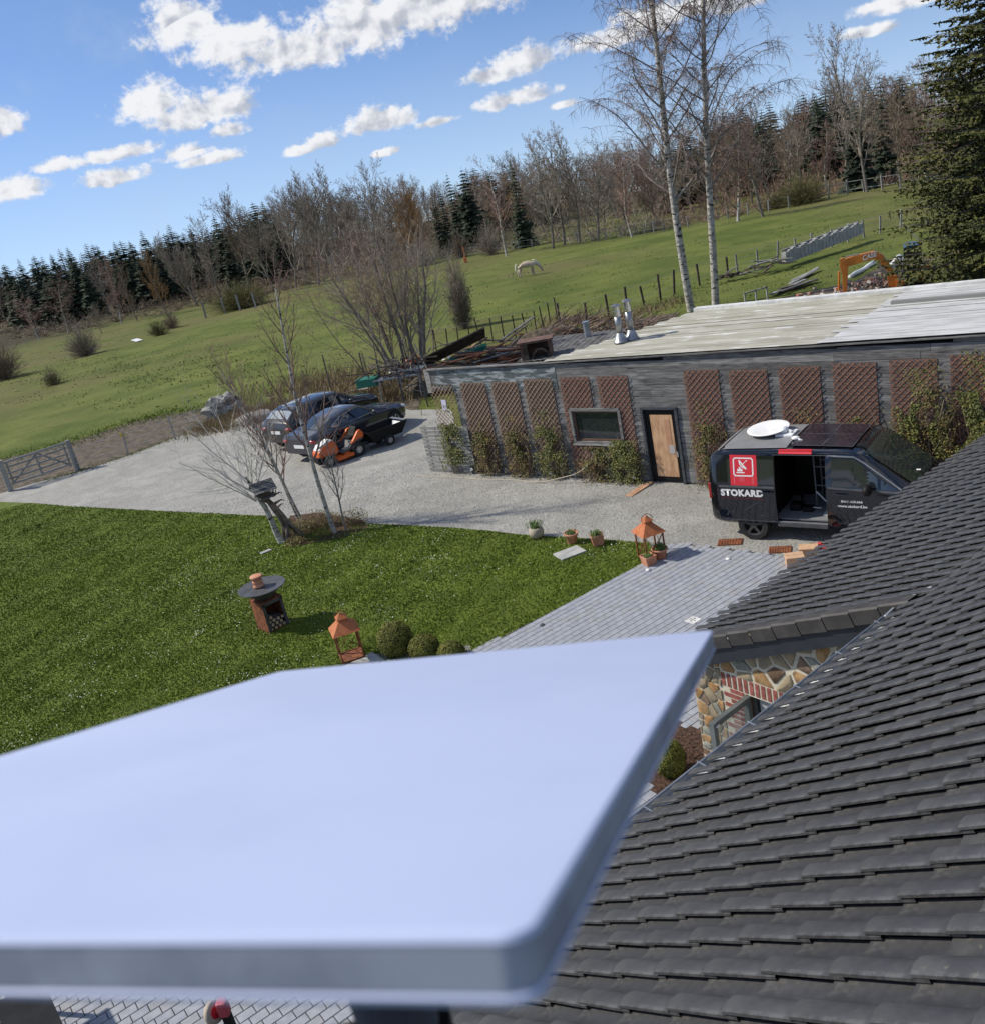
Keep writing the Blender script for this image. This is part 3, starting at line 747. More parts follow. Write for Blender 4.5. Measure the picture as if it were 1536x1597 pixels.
def place_conifer(loc, h, label, group, wide=1.0):
    o = link('conifer_tree', random.choice(con_protos)); o.location = loc; s = h / 10; o.scale = (s * wide, s * wide, s); o.rotation_euler = (0, 0, random.uniform(0, 6.28))
    return tag(o, label, 'conifer', group)
TOPS = [(-40, .3), (-23, .2), (-19.8, .16), (-16.5, 0.05), (-13, -.05), (-10.5, .1), (-8.5, .6), (-5.6, .6), (-3.6, -.3), (-2, -.15), (-.4, -.56), (1.4, -.9), (3.1, -.1), (6.1, -.1), (8.9, -.66), (12.5, -.5), (14.6, -.45), (17.8, -.1), (21.1, .15), (25.2, .05), (27.3, -.2), (30, -.4), (45, -.4)]
def at_az(a, r): x, y = r * math.sin(R(a)), r * math.cos(R(a)); return on(x, y)
def h_to(a, r, elev): return CAM_H + r * math.tan(R(elev)) - at_az(a, r).z
random.seed(77)
# far rows: conifers at the left and centre right, bare trees elsewhere
for row, (k, fr) in enumerate(((1.9, 1.0), (1.66, .95), (1.44, .84), (1.24, .66))):
    a = -29.0
    while a < 36:
        r = edge_r(a) * k * random.uniform(.96, 1.04); e = interp(TOPS, a); g = at_az(a, r)
        base_e = math.degrees(math.atan2(g.z - CAM_H, r))
        te = base_e + (e - base_e) * fr * random.uniform(.84, 1.03)
        h = max(4, h_to(a, r, te)) * (random.choice((1, 1, .93, 1.06)) if a < 8 else 1)
        con = (a < -8.5 and (row < 3 or random.random() < .5)) or (1.2 < a < 7 and random.random() < .62 and row < 3) or (13 < a < 26 and row < 3 and random.random() < (.8 if row == 0 else .5)) or (7 < a < 13 and row == 0 and random.random() < .5)
        if con: place_conifer(g, h * 1.02, ('dark evergreen conifer in the wood at the left skyline' if a < -5 else 'dark evergreen conifer among the bare trees on the hill behind the pasture'), 'conifers of the left-hand wood' if a < -5 else 'conifers on the hill', random.uniform(1.3, 2.0))
        else:
            tint = random.choice(['grey', 'brown', 'red'] if a > 9 else ['grey', 'brown', 'grey', 'orange'] if a > -3 else ['grey', 'grey', 'brown'])
            far = a < 0
            place_far(g, h, tint, random.randrange(5), '%s tree standing in the wood %s' % (TWD[tint], 'left of centre' if far else 'on the hill to the right'), '%s trees in the wood %s' % (tint, 'left of centre' if far else 'on the right hill'), random.uniform(1.0, 1.5))
        a += (.66 if con else .95) * random.uniform(.5, 1.5)
# front-row trees that can be picked out, at their own places: (top x, top y, base x, base y, tint, proto, wide, label)
FR = [(58, 458, 62, 530, 'red', 2, .9, 'leftmost reddish birch at the edge of the dark conifer wood'),
      (92, 438, 108, 522, 'red', 2, .9, 'second reddish birch from the left before the dark conifers'),
      (175, 410, 190, 505, 'red', 3, .85, 'taller reddish birch left of the grey leaning thicket'),
      (205, 415, 215, 500, 'brown', 3, .8, 'slim brown tree just right of the taller reddish birch'),
      (150, 480, 160, 520, 'grey', 0, 1.2, 'low grey tree in front of the reddish birches'),
      (255, 395, 262, 492, 'orange', 3, .8, 'orange-brown slender tree beside the grey leaning thicket'),
      (300, 368, 310, 478, 'grey', 1, 1.0, 'tall grey tree of the thicket above the willow bush'),
      (330, 355, 345, 472, 'grey', 0, .9, 'dark forked bare tree above the willow bush'),
      (385, 330, 392, 465, 'brown', 0, 1.0, 'dark brown bare tree left of the tall grey poplars'),
      (420, 300, 428, 455, 'grey', 1, .9, 'leftmost tall grey poplar on the skyline'),
      (455, 290, 462, 450, 'grey', 1, .9, 'second tall grey poplar on the skyline'),
      (490, 280, 497, 445, 'grey', 1, .9, 'highest tall grey poplar on the skyline'),
      (525, 285, 530, 440, 'grey', 1, .9, 'rightmost tall grey poplar on the skyline'),
      (597, 275, 603, 420, 'grey', 0, .9, 'bare round-headed tree rising alone above the birches'),
      (640, 290, 645, 415, 'orange', 3, 1.1, 'orange-brown larch left of the dark spruces'),
      (665, 296, 668, 410, 'orange', 3, 1.0, 'second orange-brown larch beside the dark spruces'),
      (775, 262, 790, 400, 'red', 2, .8, 'pale-stemmed birch between the two spruce groups'),
      (850, 240, 862, 388, 'grey', 0, 1.0, 'bare tree right of the tall spruces above the horse'),
      (880, 225, 880, 382, 'grey', 0, 1.0, 'tall bare tree above and right of the horse'),
      (905, 232, 903, 380, 'brown', 0, .9, 'brown bare tree in the row on the field edge right of the horse'),
      (935, 235, 932, 376, 'grey', 2, .9, 'grey bare tree near the left tall birch on the field edge'),
      (985, 250, 985, 370, 'red', 3, 1.0, 'reddish tree behind the left tall birch'),
      (1150, 190, 1150, 345, 'red', 3, 1.1, 'reddish tree just right of the right tall birch'),
      (1190, 180, 1190, 338, 'brown', 2, 1.1, 'brown tree right of the two tall birches'),
      (1290, 88, 1318, 300, 'grey', 0, .85, 'very tall spreading bare tree on the right field edge'),
      (1345, 130, 1352, 300, 'grey', 0, .9, 'bare tree right of the very tall spreading tree'),
      (1400, 130, 1402, 292, 'brown', 2, 1.0, 'brown bare tree left of the big near spruce'),
      (1440, 115, 1445, 285, 'red', 3, 1.0, 'reddish bare tree half behind the big near spruce')]
for (tx, ty, bx, by, tint, k, wd, lab) in FR:
    p = field_pt(bx, by); r = math.hypot(p.x, p.y); v = ray(tx, ty)
    h = CAM_H + r * v.z / math.hypot(v.x, v.y) - p.z
    place_far(p, h, tint, k, lab, None, wd)
for (tx, ty, bx, by, lab) in [(705, 285, 705, 395, 'short spruce at the left of the central spruce group'), (722, 262, 722, 395, 'pointed spruce in the central spruce group'), (745, 254, 745, 392, 'tallest spruce of the central group on the skyline'),
                              (818, 240, 820, 388, 'lone tall dark spruce left of the bare trees above the horse'), (693, 300, 694, 400, 'smallest spruce at the foot of the central spruce group'), (1375, 112, 1380, 290, 'conifer with rounded top on the right skyline'), (1340, 150, 1340, 300, 'dark conifer behind the very tall spreading tree')]:
    p = field_pt(bx, by); r = math.hypot(p.x, p.y) * 1.03; a = math.degrees(math.atan2(p.x, p.y)); v = ray(tx, ty); p = at_az(a, r)
    place_conifer(p, CAM_H + r * v.z / math.hypot(v.x, v.y) - p.z, lab, None, .95)
# undergrowth along the wood edge
def thicket(mb, c, rad, h, n, tw=.03, fan=.6):
    for _ in range(n):
        a = random.uniform(0, 6.28); u = random.random() ** .8; s = math.sqrt(max(0, 1 - u * u)) * (1 - .25 * (1 - u) ** 3)
        k = random.uniform(.55, 1.05) * (1 + .25 * noise.noise(Vector((math.cos(a) * 1.5 + c.x, math.sin(a) * 1.5 + c.y, u * 2))))
        e = c + Vector((math.cos(a) * s * rad * k, math.sin(a) * s * rad * k, u * h * k)); b0 = random.uniform(.0, .55)
        p = c + Vector(((e.x - c.x) * b0 * .7, (e.y - c.y) * b0 * .7, (e.z - c.z) * b0)); d = (e - p).normalized(); L = (e - p).length
        q = [p, p.lerp(e, .5) + Vector((random.gauss(0, .05), random.gauss(0, .05), random.uniform(0, .08))) * L, e]
        mb.ribbon(q, tw)
        for k in range(3):
            t = random.uniform(.4, .95); s = q[0].lerp(q[2], t); dd = (d + Vector((random.gauss(0, .6), random.gauss(0, .6), random.gauss(0, .3)))).normalized(); mb.ribbon([s, s + dd * L * .15, s + dd * L * .32], tw * .7)
random.seed(5)
for (a0, a1, m, lab) in ((-28, -1, M_twig_brown, 'brown brushwood undergrowth along the edge of the left wood'), (-1, 13, M_twig_grey, 'grey brushwood undergrowth along the field edge above the horse'), (13, 34, M_twig_red, 'reddish brown undergrowth along the right field edge')):
    mb = MB(); a = a0
    while a < a1:
        for k, hh in ((1.03, 1.6), (1.12, 2.6), (1.3, 4.6), (1.55, 6.5), (1.8, 8.0), (1.95, 8.0)):
            r = edge_r(a) * k * random.uniform(.98, 1.03); p = at_az(a + random.uniform(-.3, .3), r); thicket(mb, p, r * .016, hh * random.uniform(.6, 1.2), 36, r * .00045)
        a += .55
    o = mb.build('undergrowth', m, kind='stuff'); tag(o, lab, 'undergrowth')
# separate bushes in the pasture
def bush(px, py, rad, h, n, m, lab, tw=.02, fan=.8, leafy=0, leafm=None):
    p = field_pt(px, py); o = thing('bare_bush', lab, 'bush', p)
    mb = MB(); thicket(mb, Vector((0, 0, -.1)), rad, h, n, tw, fan); mb.build('branches', m, o)
    if leafy:
        mb = MB()
        for _ in range(leafy):
            d = Vector((random.gauss(0, .38), random.gauss(0, .38), random.uniform(.05, .6))); mb.leaf(Vector((d.x * rad, d.y * rad, d.z * h * .8)), random.uniform(.08, .16))
        mb.build('leaf_mass', leafm or M_twig_olive, o)
random.seed(9)
bush(725, 512, .95, 4.6, 700, M_twig_grey, 'tall leafless bush standing alone in the middle of the pasture', .02, .12, 900, mat('dull_green_leaves', (0.035, 0.042, 0.018), (0.07, 0.075, 0.03), 2, .9))
bush(85, 600, 1.0, 1.6, 260, M_twig_brown, 'small round dark bush in the pasture at the far left', .02, .8, 350, M_tuss)
bush(10, 592, 2.8, 4.0, 700, M_twig_brown, 'big bare bush cut by the left edge of the photo', .03)
bush(135, 555, 2.4, 3.4, 650, M_twig_grey, 'broad grey bare bush right of the small round dark one', .03)
bush(250, 523, 1.6, 1.9, 350, M_twig_olive, 'low green-brown bush near the white puddle', .03)
bush(270, 512, 1.4, 2.3, 350, M_twig_brown, 'brown bush above the low green-brown bush', .03)
bush(380, 480, 5.0, 3.6, 1200, M_twig_olive, 'wide olive willow bush on the edge of the left pasture', .04, .9)
bush(720, 402, 2.0, 4.0, 400, M_twig_brown, 'brown bush before the central spruces', .035)
bush(765, 398, 2.4, 4.2, 450, M_twig_grey, 'round grey bush above and left of the horse', .035)
bush(660, 415, 3.0, 3.4, 450, M_twig_grey, 'grey scrub left of the brown bush on the field edge', .035)
bush(1255, 318, 3.2, 3.2, 700, M_twig_olive, 'olive green scrub on the right field edge behind the birches', .035)
bush(1215, 325, 2.4, 2.4, 420, M_twig_olive, 'lower olive scrub beside the right tall birch', .035)

# ---- big multi-stemmed bare tree by the car park
random.seed(21)
bt = thing('multi_stemmed_tree', 'big leafless many-stemmed tree with reddish upper twigs behind the parked cars', 'tree', (-2.1, 40.6, 0))
bt.scale = (.95, .95, .84)
tr, cr, cu = MB(), MB(), MB()
cfg = dict(lv=[(9, .42, 34, .28), (7, .5, 40, .15), (6, .5, 40, .1), (4, .5, 40, .1)], up=[.05, .10, .08, .04], jit=.09, max=3, tw=.013, fall=.45)
for k in range(9):
    a = k * 2.4; t = random.uniform(.08, .36); L = random.uniform(5.2, 7.4)
    # fans out mostly to the left and along the drive
    d = Vector((math.cos(a) * t - .05, math.sin(a) * t * .7, 1))
    grow(tr, cr, Vector((math.cos(a) * .45 - .1, math.sin(a) * .35, -.1)), d, L, random.uniform(.05, .095), 0, cfg, 6)
cfg2 = dict(cfg); cfg2['lv'] = [(8, .5, 40, .3), (7, .55, 40, .15), (6, .5, 40, .1), (4, .5, 40, .1)]
for k in range(10):
    grow(tr, cu, Vector((random.gauss(-.6, .7), random.gauss(.5, .7), -.1)), Vector((random.gauss(-.15, .25), random.gauss(.1, .25), 1)), random.uniform(5.0, 6.8), .034, 0, cfg2, 6)
tr.build('trunk', M_bark_grey, bt); cr.build('crown', M_twig_grey, bt); cu.build('reddish_crown', M_twig_red, bt)
# ---- two tall birches behind the shed
def weeping_birch(loc, h, seed, lab, lean, r0=.24, start=.30, wide=1.0, group=None):
    random.seed(seed); t = thing('birch_tree', lab, 'birch', loc, 0, group); tr, br, tw = MB(), MB(), MB()
    pts = []; rad = []
    for i in range(15):
        k = i / 14; pts.append(Vector((lean[0] * h * k + math.sin(k * 6 + seed) * .12, lean[1] * h * k + math.cos(k * 5) * .1, h * k - .2))); rad.append(r0 * (1 - k) ** .8 + .012)
    tr.tube(pts, rad, 10, cap=False)
    nb = 46
    for b in range(nb):
        f = start + (1 - start) * (b + random.random() * .8) / nb; x = f * 14; i = min(13, int(x)); p = pts[i].lerp(pts[i + 1], x - i)
        a = b * 2.4 + random.uniform(-.4, .4); L = (4.3 * (1 - f) ** .5 + 1.2) * random.uniform(.65, 1.15) * wide
        d = Vector((math.cos(a), math.sin(a), random.uniform(.55, 1.0))).normalized(); q = p.copy(); bp = [q.copy()]; n = 8
        for s in range(n):
            d = (d + Vector((random.gauss(0, .10), random.gauss(0, .10), (.06 if s < 4 else -.17)))).normalized(); q = q + d * L / n; bp.append(q.copy())
        r1 = max(.012, rad[i] * .34); br.tube(bp, [r1 * (1 - .85 * s / n) for s in range(n + 1)], 5, cap=False)
        for c in range(11):
            xx = random.uniform(1.0, n - .01); ii = int(xx); cp = bp[ii].lerp(bp[ii + 1], xx - ii); dd = (bp[ii + 1] - bp[ii]).normalized()
            d2 = (dd + Vector((random.gauss(0, .55), random.gauss(0, .55), random.gauss(.15, .35)))).normalized(); l2 = L * random.uniform(.18, .42); cpts = [cp]; q2 = cp.copy()
            for s in range(5):
                d2 = (d2 + Vector((random.gauss(0, .12), random.gauss(0, .12), -.14))).normalized(); q2 = q2 + d2 * l2 / 5; cpts.append(q2.copy())
            br.tube(cpts, [.011 * (1 - .7 * s / 5) for s in range(6)], 3, cap=False)
            for w in range(14):
                xw = random.uniform(.5, 4.99); iw = int(xw); wp = cpts[iw].lerp(cpts[iw + 1], xw - iw)
                d3 = Vector((random.gauss(0, .35), random.gauss(0, .35), random.uniform(-.5, .35))).normalized(); lw = random.uniform(.3, .95); wpts = [wp]; q3 = wp.copy()
                for s in range(3):
                    d3 = (d3 + Vector((random.gauss(0, .07), random.gauss(0, .07), -.42))).normalized(); q3 = q3 + d3 * lw / 3; wpts.append(q3.copy())
                tw.ribbon(wpts, .019)
    tr.build('trunk', M_bark_birch, t, smooth=True); br.build('branches', M_bark_birch if False else M_bark_grey2, t, smooth=True); tw.build('twigs', M_twig_birch, t)
M_bark_grey2 = mat('pale_branch_bark', (0.16, 0.13, 0.115), (0.36, 0.33, 0.30), 1.6, .9)
p = G(1078, 486); weeping_birch((p.x, p.y, 0), 19.5, 3, 'left of the two tall white-barked birches behind the shed', (-.012, .0), .185, .26, 1.0)
p = G(1113, 482); weeping_birch((p.x + .15, p.y + .6, 0), 19.0, 8, 'right of the two tall birches behind the shed, leaning right', (.085, .0), .165, .28, 1.1)
# drooping low brown twigs on the right birch
# ---- young birches in the shrub bed
YB = dict(lv=[(17, .30, 36, .30), (6, .5, 34, .15), (6, .5, 35, .1)], up=[.01, .12, .08, .03], jit=.035, max=3, tw=.007, fall=.6)
def young_birch(loc, h, r, seed, lab, lean=(0, 0), cfg=YB, white=True, n0=None):
    random.seed(seed); t = thing('young_birch_tree', lab, 'birch', loc, 0, None); tr, cr = MB(), MB()
    grow(tr, cr, Vector((0, 0, -.05)), Vector((lean[0], lean[1], 1)), h, r, 0, cfg, 10)
    tr.build('trunk', M_bark_birch if white else M_bark_grey2, t, smooth=True); cr.build('crown', M_twig_red if white else M_bark_grey2, t)
    return t
p = G(523, 832); young_birch(p, 6.5, .068, 31, 'slender white-trunked birch in the shrub bed in front of the ride-on mower', (-.09, .02))
p = G(541, 829); young_birch(p, 2.9, .03, 32, 'thin low sapling just right of the slender birch in the bed', (-.05, 0), white=False)
p = G(470, 822); young_birch(p, 5.0, .042, 33, 'thin young birch right of the birdhouse', (-.04, .03))
p = G(478, 826); young_birch(p, 4.6, .04, 34, 'second thin stem close beside the young birch right of the birdhouse', (-.10, .03))
BB = dict(lv=[(16, .62, 46, .45), (6, .5, 38, .12), (5, .5, 38, .1)], up=[.0, .05, .05, .02], jit=.08, max=3, tw=.006, fall=.4)
random.seed(41)
t = thing('pollard_birch_tree', 'short white-trunked birch with a broad spray of bare pale branches behind the birdhouse', 'birch', G(441, 847))
tr, cr = MB(), MB()
grow(tr, cr, Vector((0, 0, -.05)), Vector((-.20, .05, 1)), 2.1, .10, 0, dict(BB, lv=[(3, .8, 30, .6)] + BB['lv'][1:]), 6)
for k in range(9):
    a = random.uniform(0, 6.28)
    grow(MB(), cr, Vector((-.36, .08, random.uniform(1.2, 1.9))), Vector((math.cos(a) * .75 - .35, math.sin(a) * .5, random.uniform(.5, 1.3))), random.uniform(1.5, 2.6), .019, 1, BB, 6)
tr.build('trunk', M_bark_birch, t, smooth=True); cr.build('crown', mat('pale_grey_twigs', (.50, .47, .43), (.66, .63, .59), 3, .9), t)

# ---- the big near spruce at the right
random.seed(61)
sp = thing('spruce_tree', 'large dark green spruce with drooping needled branches beside the shed roof at the right', 'spruce', (21.6, 35.2, 0))
tr, fo = MB(), MB(); H_ = 19.0
tr.tube([Vector((0, 0, -.2)), Vector((0, 0, H_ * .5)), Vector((0, 0, H_))], [.3, .18, .02], 8)
nw = 62
for i in range(nw):
    f = i / nw; z = .35 + (H_ - .5) * f; L = (4.6 * (1 - f) ** .75 + .25)
    m = 12 if f < .5 else 9; a0 = random.uniform(0, 6)
    for k in range(m):
        a = a0 + 6.283 * k / m + random.uniform(-.25, .25); l = L * random.uniform(.62, 1.12)
        d = Vector((math.cos(a), math.sin(a), 0)); s = Vector((-math.sin(a), math.cos(a), 0)); n = 6; bp = [Vector((0, 0, z))]; q = bp[0].copy()
        for j in range(n):
            sl = -.10 - .30 * (j / n) + (.42 if j > n - 3 else 0); dd = (d + Vector((0, 0, sl)) + s * random.gauss(0, .05)).normalized(); q = q + dd * l / n; bp.append(q.copy())
        tr.tube(bp, [.035 * (1 - .8 * j / n) * (l / 3 + .3) for j in range(n + 1)], 3, cap=False)
        nb = int(7 + l * 4.2)
        for j in range(nb):
            x = (.25 + .75 * (j + random.random()) / nb) * (n - .01); ii = int(x); p = bp[ii].lerp(bp[ii + 1], x - ii); side = 1 if j % 2 else -1
            tl = l * .27 * (1.15 - .55 * x / n) * random.uniform(.7, 1.3) + .10; td = (d * .8 + s * side * .9 + Vector((0, 0, random.uniform(-.55, -.05)))).normalized()
            if j > nb - 3: td = (d + s * side * .2 + Vector((0, 0, .05))).normalized()
            e = p + td * tl
            for w in range(5):
                t_ = (w + .3) / 5; c = p.lerp(e, t_) + Vector((0, 0, -.03)); wd = .10 * (1.15 - t_ * .6); fw = td * .13
                sd = td.cross(Vector((random.gauss(0, .5), random.gauss(0, .5), 1))).normalized() * wd
                v0 = len(fo.v); fo.v += [c - sd + Vector((0, 0, -.03)), c + fw, c + sd + Vector((0, 0, -.03)), c - fw * .3 + Vector((0, 0, .02))]; fo.f.append((v0, v0 + 1, v0 + 2, v0 + 3))
            if random.random() < .5:
                q2 = p.lerp(e, .6); fo.ribbon([q2, q2 + Vector((0, 0, -.1)) + td * .03, q2 + Vector((random.gauss(0, .02), 0, -random.uniform(.15, .35)))], .08)
tr.build('trunk', M_bark_grey, sp); fo.build('crown', M_spruce, sp)
# ================================================================== SHED
SH0 = G(1018, 752); SX, SY = azv(132), azv(42)
SRZ = heading(SX)
shed = thing('timber_shed', 'long low shed clad in weathered grey boards with a cream flat roof', 'shed', SH0, SRZ)
def Wl(px, py, y=0.0):
    p = hit(px, py, SH0 + SY * y, SY) - SH0; return p.dot(SX), p.z
def topz(x): return 3.22 + .022 * x
random.seed(15)
wx0, wz0 = Wl(890, 638); wx1, _ = Wl(965, 634); _, wz1 = Wl(895, 689)
dx0, dz1 = Wl(1000, 636); dx1, _ = Wl(1053, 632); dz0 = 0.0
dx0 += .0; WIN = (wx0, wx1, wz1, wz0); DOOR = (dx0, dx1, 0.0, dz1)
tre = []
for (pa, pb, py) in ((672, 707, 600), (718, 757, 597), (766, 807, 595), (816, 861, 591), (872, 918, 588), (930, 978, 586), (1065, 1120, 577), (1136, 1196, 576), (1213, 1278, 572), (1297, 1366, 566), (1386, 1461, 560), (1481, 1558, 553)):
    a, z = Wl(pa, py); b, _ = Wl(pb, py); tre.append((a, b, z))
BH = .148
def seg_free(x0, x1, z0, z1):
    segs = [(x0, x1)]
    for (a, b, c, d) in (WIN, DOOR):
        if z1 > c + .01 and z0 < d - .01:
            out = []
            for (p, q) in segs:
                if q <= a or p >= b: out.append((p, q))
                else:
                    if p < a: out.append((p, a))
                    if q > b: out.append((b, q))
            segs = out
    return segs
inner = MB().box((3.3, .06, 1.55), (18.7, .06, 3.1))
inner = MB()
for (a, b, c, d) in ((-6.0, WIN[0], 0, 3.0), (WIN[1], DOOR[0], 0, 3.0), (DOOR[1], 13, 0, 3.3), (WIN[0], WIN[1], 0, WIN[2]), (WIN[0], WIN[1], WIN[3], 3.1), (DOOR[0], DOOR[1], DOOR[3], 3.1)):
    inner.box(((a + b) / 2, .07, (c + d) / 2), (b - a, .06, d - c))
inner.build('wall_core', M_black, shed)
z = .04; row = 0
while z < 3.5:
    xa = -6.0 if z < 2.45 else -6.85
    x = xa - random.uniform(0, 1.5)
    while x < 12.5:
        L = random.uniform(1.5, 3.6); x1 = x + L
        for (p, q) in seg_free(max(x, xa), min(x1, 12.5), z, z + BH):
            if q - p < .12: continue
            mid = (p + q) / 2; tz = topz(mid)
            if z + BH * .5 > tz: continue
            zt = min(z + BH - .006, tz)
            mb = MB().box(((p + q) / 2, random.uniform(-.004, .004), (z + zt) / 2), (q - p - .006, .024, zt - z))
            mb.build('wall_board', M_wood_old, shed)
        x = x1
    z += BH; row += 1
# whitened bleached patches on the upper left boards
M_bleach = mat('bleached_wood_patches', (0.09, 0.11, 0.115), (0.34, 0.37, 0.385), 2.2, 0.9, stretch=(1, 1, 4), contrast=(0.44, 0.6))
mb = MB()
for k in range(4): mb.box((-3.9 - random.uniform(-.05, .05), -.016, 2.52 + k * BH + .07), (5.8, .008, BH - .012))
mb2 = MB(); 
for k in range(4): mb2.box((-4.6 + k * .05, -.018, 2.485 + k * BH + .072), (4.4 - k * .1, .006, BH - .012))
mb2.build('bleached_boards', M_bleach, shed)
MB().bar((-6.9, 0, 2.42), (-6.9, 0, 3.1), .05, .2).build('end_board', M_wood_pale, shed)
MB().bar((-6.9, 0, topz(-6.9) + .03), (12.5, 0, topz(12.5) + .03), .16, .03).build('wall_capping', M_wood_old, shed)
# side wall at the left end and back so that the volume is closed

# window
w = MB(); a, b, c, d = WIN; t = .07
for (p, q) in (((a, c), (b, c)), ((a, d), (b, d))): w.bar((p[0] - .0, -.02, p[1]), (q[0], -.02, q[1]), .11, .075)
for x in (a, b): w.bar((x, -.02, c), (x, -.02, d), .11, .075)
win = w.build('window', M_wood_old, shed, bevel=.004)
w = MB()
for (p, q) in (((a + t, c + t), (b - t, c + t)), ((a + t, d - t), (b - t, d - t)), ((a + t, c + t), (a + t, d - t)), ((b - t, c + t), (b - t, d - t))): w.bar((p[0], .02, p[1]), (q[0], .02, q[1]), .05, .045)
w.build('frame', mat('brown_window_wood', (.13, .075, .05), rough=.6), win)
MB().box(((a + b) / 2, .03, (c + d) / 2), (b - a - .1, .008, d - c - .1)).build('pane', M_glass, win)
MB().box(((a + b) / 2, -.05, c - .045), (b - a + .12, .10, .03)).build('sill', M_wood_pale, win)
# door
a, b, c, d = DOOR
dr = MB()
dr.bar((a, .02, 0), (a, .02, d), .16, .07); dr.bar((b, .02, 0), (b, .02, d), .16, .07); dr.bar((a - .03, .02, d), (b + .03, .02, d), .16, .07)
door = dr.build('door_frame', mat('dark_old_wood', (.035, .04, .05), (.07, .08, .09), 3, .7, stretch=(1, 1, 10)), shed, bevel=.004)
MB().box(((a + b) / 2, .03, d / 2), (b - a - .08, .05, d - .08)).build('door_leaf', M_black, door)
pl = MB().box(((a + b) / 2 + .02, -.0, d / 2 + .0), (b - a - .34, .012, d - .36)).build('plywood_panel', M_plywood, door)
MB().box(((a + b) / 2 + .17, -.009, d / 2 + .32), (.15, .004, .75)).build('darker_plywood_patch', mat('orange_plywood', (.42, .21, .12), (.5, .28, .17), 4, .8), pl if False else door)
MB().box(((a + b) / 2 + .22, -.012, d / 2 - .08), (.15, .004, .22)).build('paper_notice', mat('grey_paper', (.42, .40, .37), rough=.9), door)
MB().bar((b - .1, -.03, d / 2 - .12), (b - .1, -.03, d / 2 - .26), .035).bar((b - .1, -.05, d / 2 - .15), (b - .19, -.05, d / 2 - .15), .018).build('handle', M_chrome, door)
# roof strips
def Rl(px, py, z=3.35):
    p = G(px, py, z) - SH0; return p.dot(SX), p.dot(SY)
fl = Rl(862, 562, 3.15); bl = Rl(1062, 489, 3.4); br_ = Rl(1480, 446, 3.45)
MB().bar((fl[0] + .25, .1, 1.5), (bl[0] + .25, bl[1], 1.5), .06, 3.1).build('end_wall', M_wood_old, shed)
ymax = max(bl[1], br_[1]); ns = 22; wy = (ymax + .1) / ns
b1 = Rl(1300, 522, 3.42); b2 = Rl(1382, 477, 3.42)
for k in range(ns):
    y0 = -.06 + k * wy; t = (k + .5) / ns
    xl = fl[0] + (bl[0] - fl[0]) * t + (.06 if k % 2 else -.05); xm = b1[0] + (b2[0] - b1[0]) * t + random.uniform(-.15, .15)
    zt = 3.22 + .07 + random.uniform(0, .012)
    def strip(xa, xb, m, dz=0):
        mb = MB(); n = 14
        for q in range(n):
            x0 = xa + (xb - xa) * q / n; x1 = xa + (xb - xa) * (q + 1) / n
            mb.add([(x, y, zt + .022 * x + dz + e) for (x, y, e) in ((x0, y0, 0), (x1, y0, 0), (x1, y0 + wy * .5, .009), (x0, y0 + wy * .5, .009), (x1, y0 + wy - .004, 0), (x0, y0 + wy - .004, 0))], [(0, 1, 2, 3), (3, 2, 4, 5)])
        mb.box(((xa + xb) / 2, y0 + wy / 2, zt - .06 + .022 * (xa + xb) / 2), (.01, wy * .9, .08))
        return mb.build('roof_sheet', m, shed)
    strip(xl, xm, M_roofsheet); strip(xm - .1, 14, M_roofwhite, .015)
MB().add([(-2.6, 0, 2.95), (14, 0, 3.2), (14, ymax, 3.2), (-1, ymax, 2.95)], [(0, 1, 2, 3)]).build('roof_deck', M_black, shed)
MB().bar((bl[0], ymax + .05, 3.33 + .022 * bl[0]), (14, ymax + .05, 3.33 + .022 * 14), .25, .10).build('roof_edge_trim', M_white_dirty, shed)
sx, sy_ = Rl(1390, 473, 3.45)
MB().bar((sx, sy_, 3.36 + .022 * sx), (14, sy_ - .1, 3.36 + .022 * 14), .16, .08).build('roof_ridge_seam', mat('grey_seam', (.22, .22, .21), rough=.8), shed)
a = Wl(1180, 542); b = Wl(1305, 540)
MB().prism([(a[0], topz(a[0]) + .02), (b[0], topz(b[0]) - .06), (b[0], topz(b[0]) + .03)], -.05, -.03).build('loose_flashing', M_black, shed)
# flues
for i, (px, py, tx, ty, lab) in enumerate(((968, 533, 955, 472, 'left and shorter stainless flue pipe on the shed roof'), (985, 528, 971, 466, 'right and taller stainless flue pipe on the shed roof'))):
    p = G(px, py, 3.3); t = thing('flue_pipe', lab, 'flue pipe', p, 0, None); h = .98 if i else .93
    MB().lathe([(.20, 0), (.17, .02), (.10, .22), (.088, .24)], 16).build('flashing_cone', M_steel, t, smooth=True)
    MB().lathe([(.088, .22), (.088, h - .22)], 16).build('pipe', M_steel, t, smooth=True)
    MB().lathe([(.094, h - .26), (.094, h - .22)], 16).lathe([(.094, h - .16), (.094, h - .13)], 16).lathe([(.082, h - .23), (.082, h)], 12).build('collar', M_chrome, t)
    MB().lathe([(.13, h), (.13, h + .02), (.02, h + .06)], 16).build('rain_cap', M_steel, t)
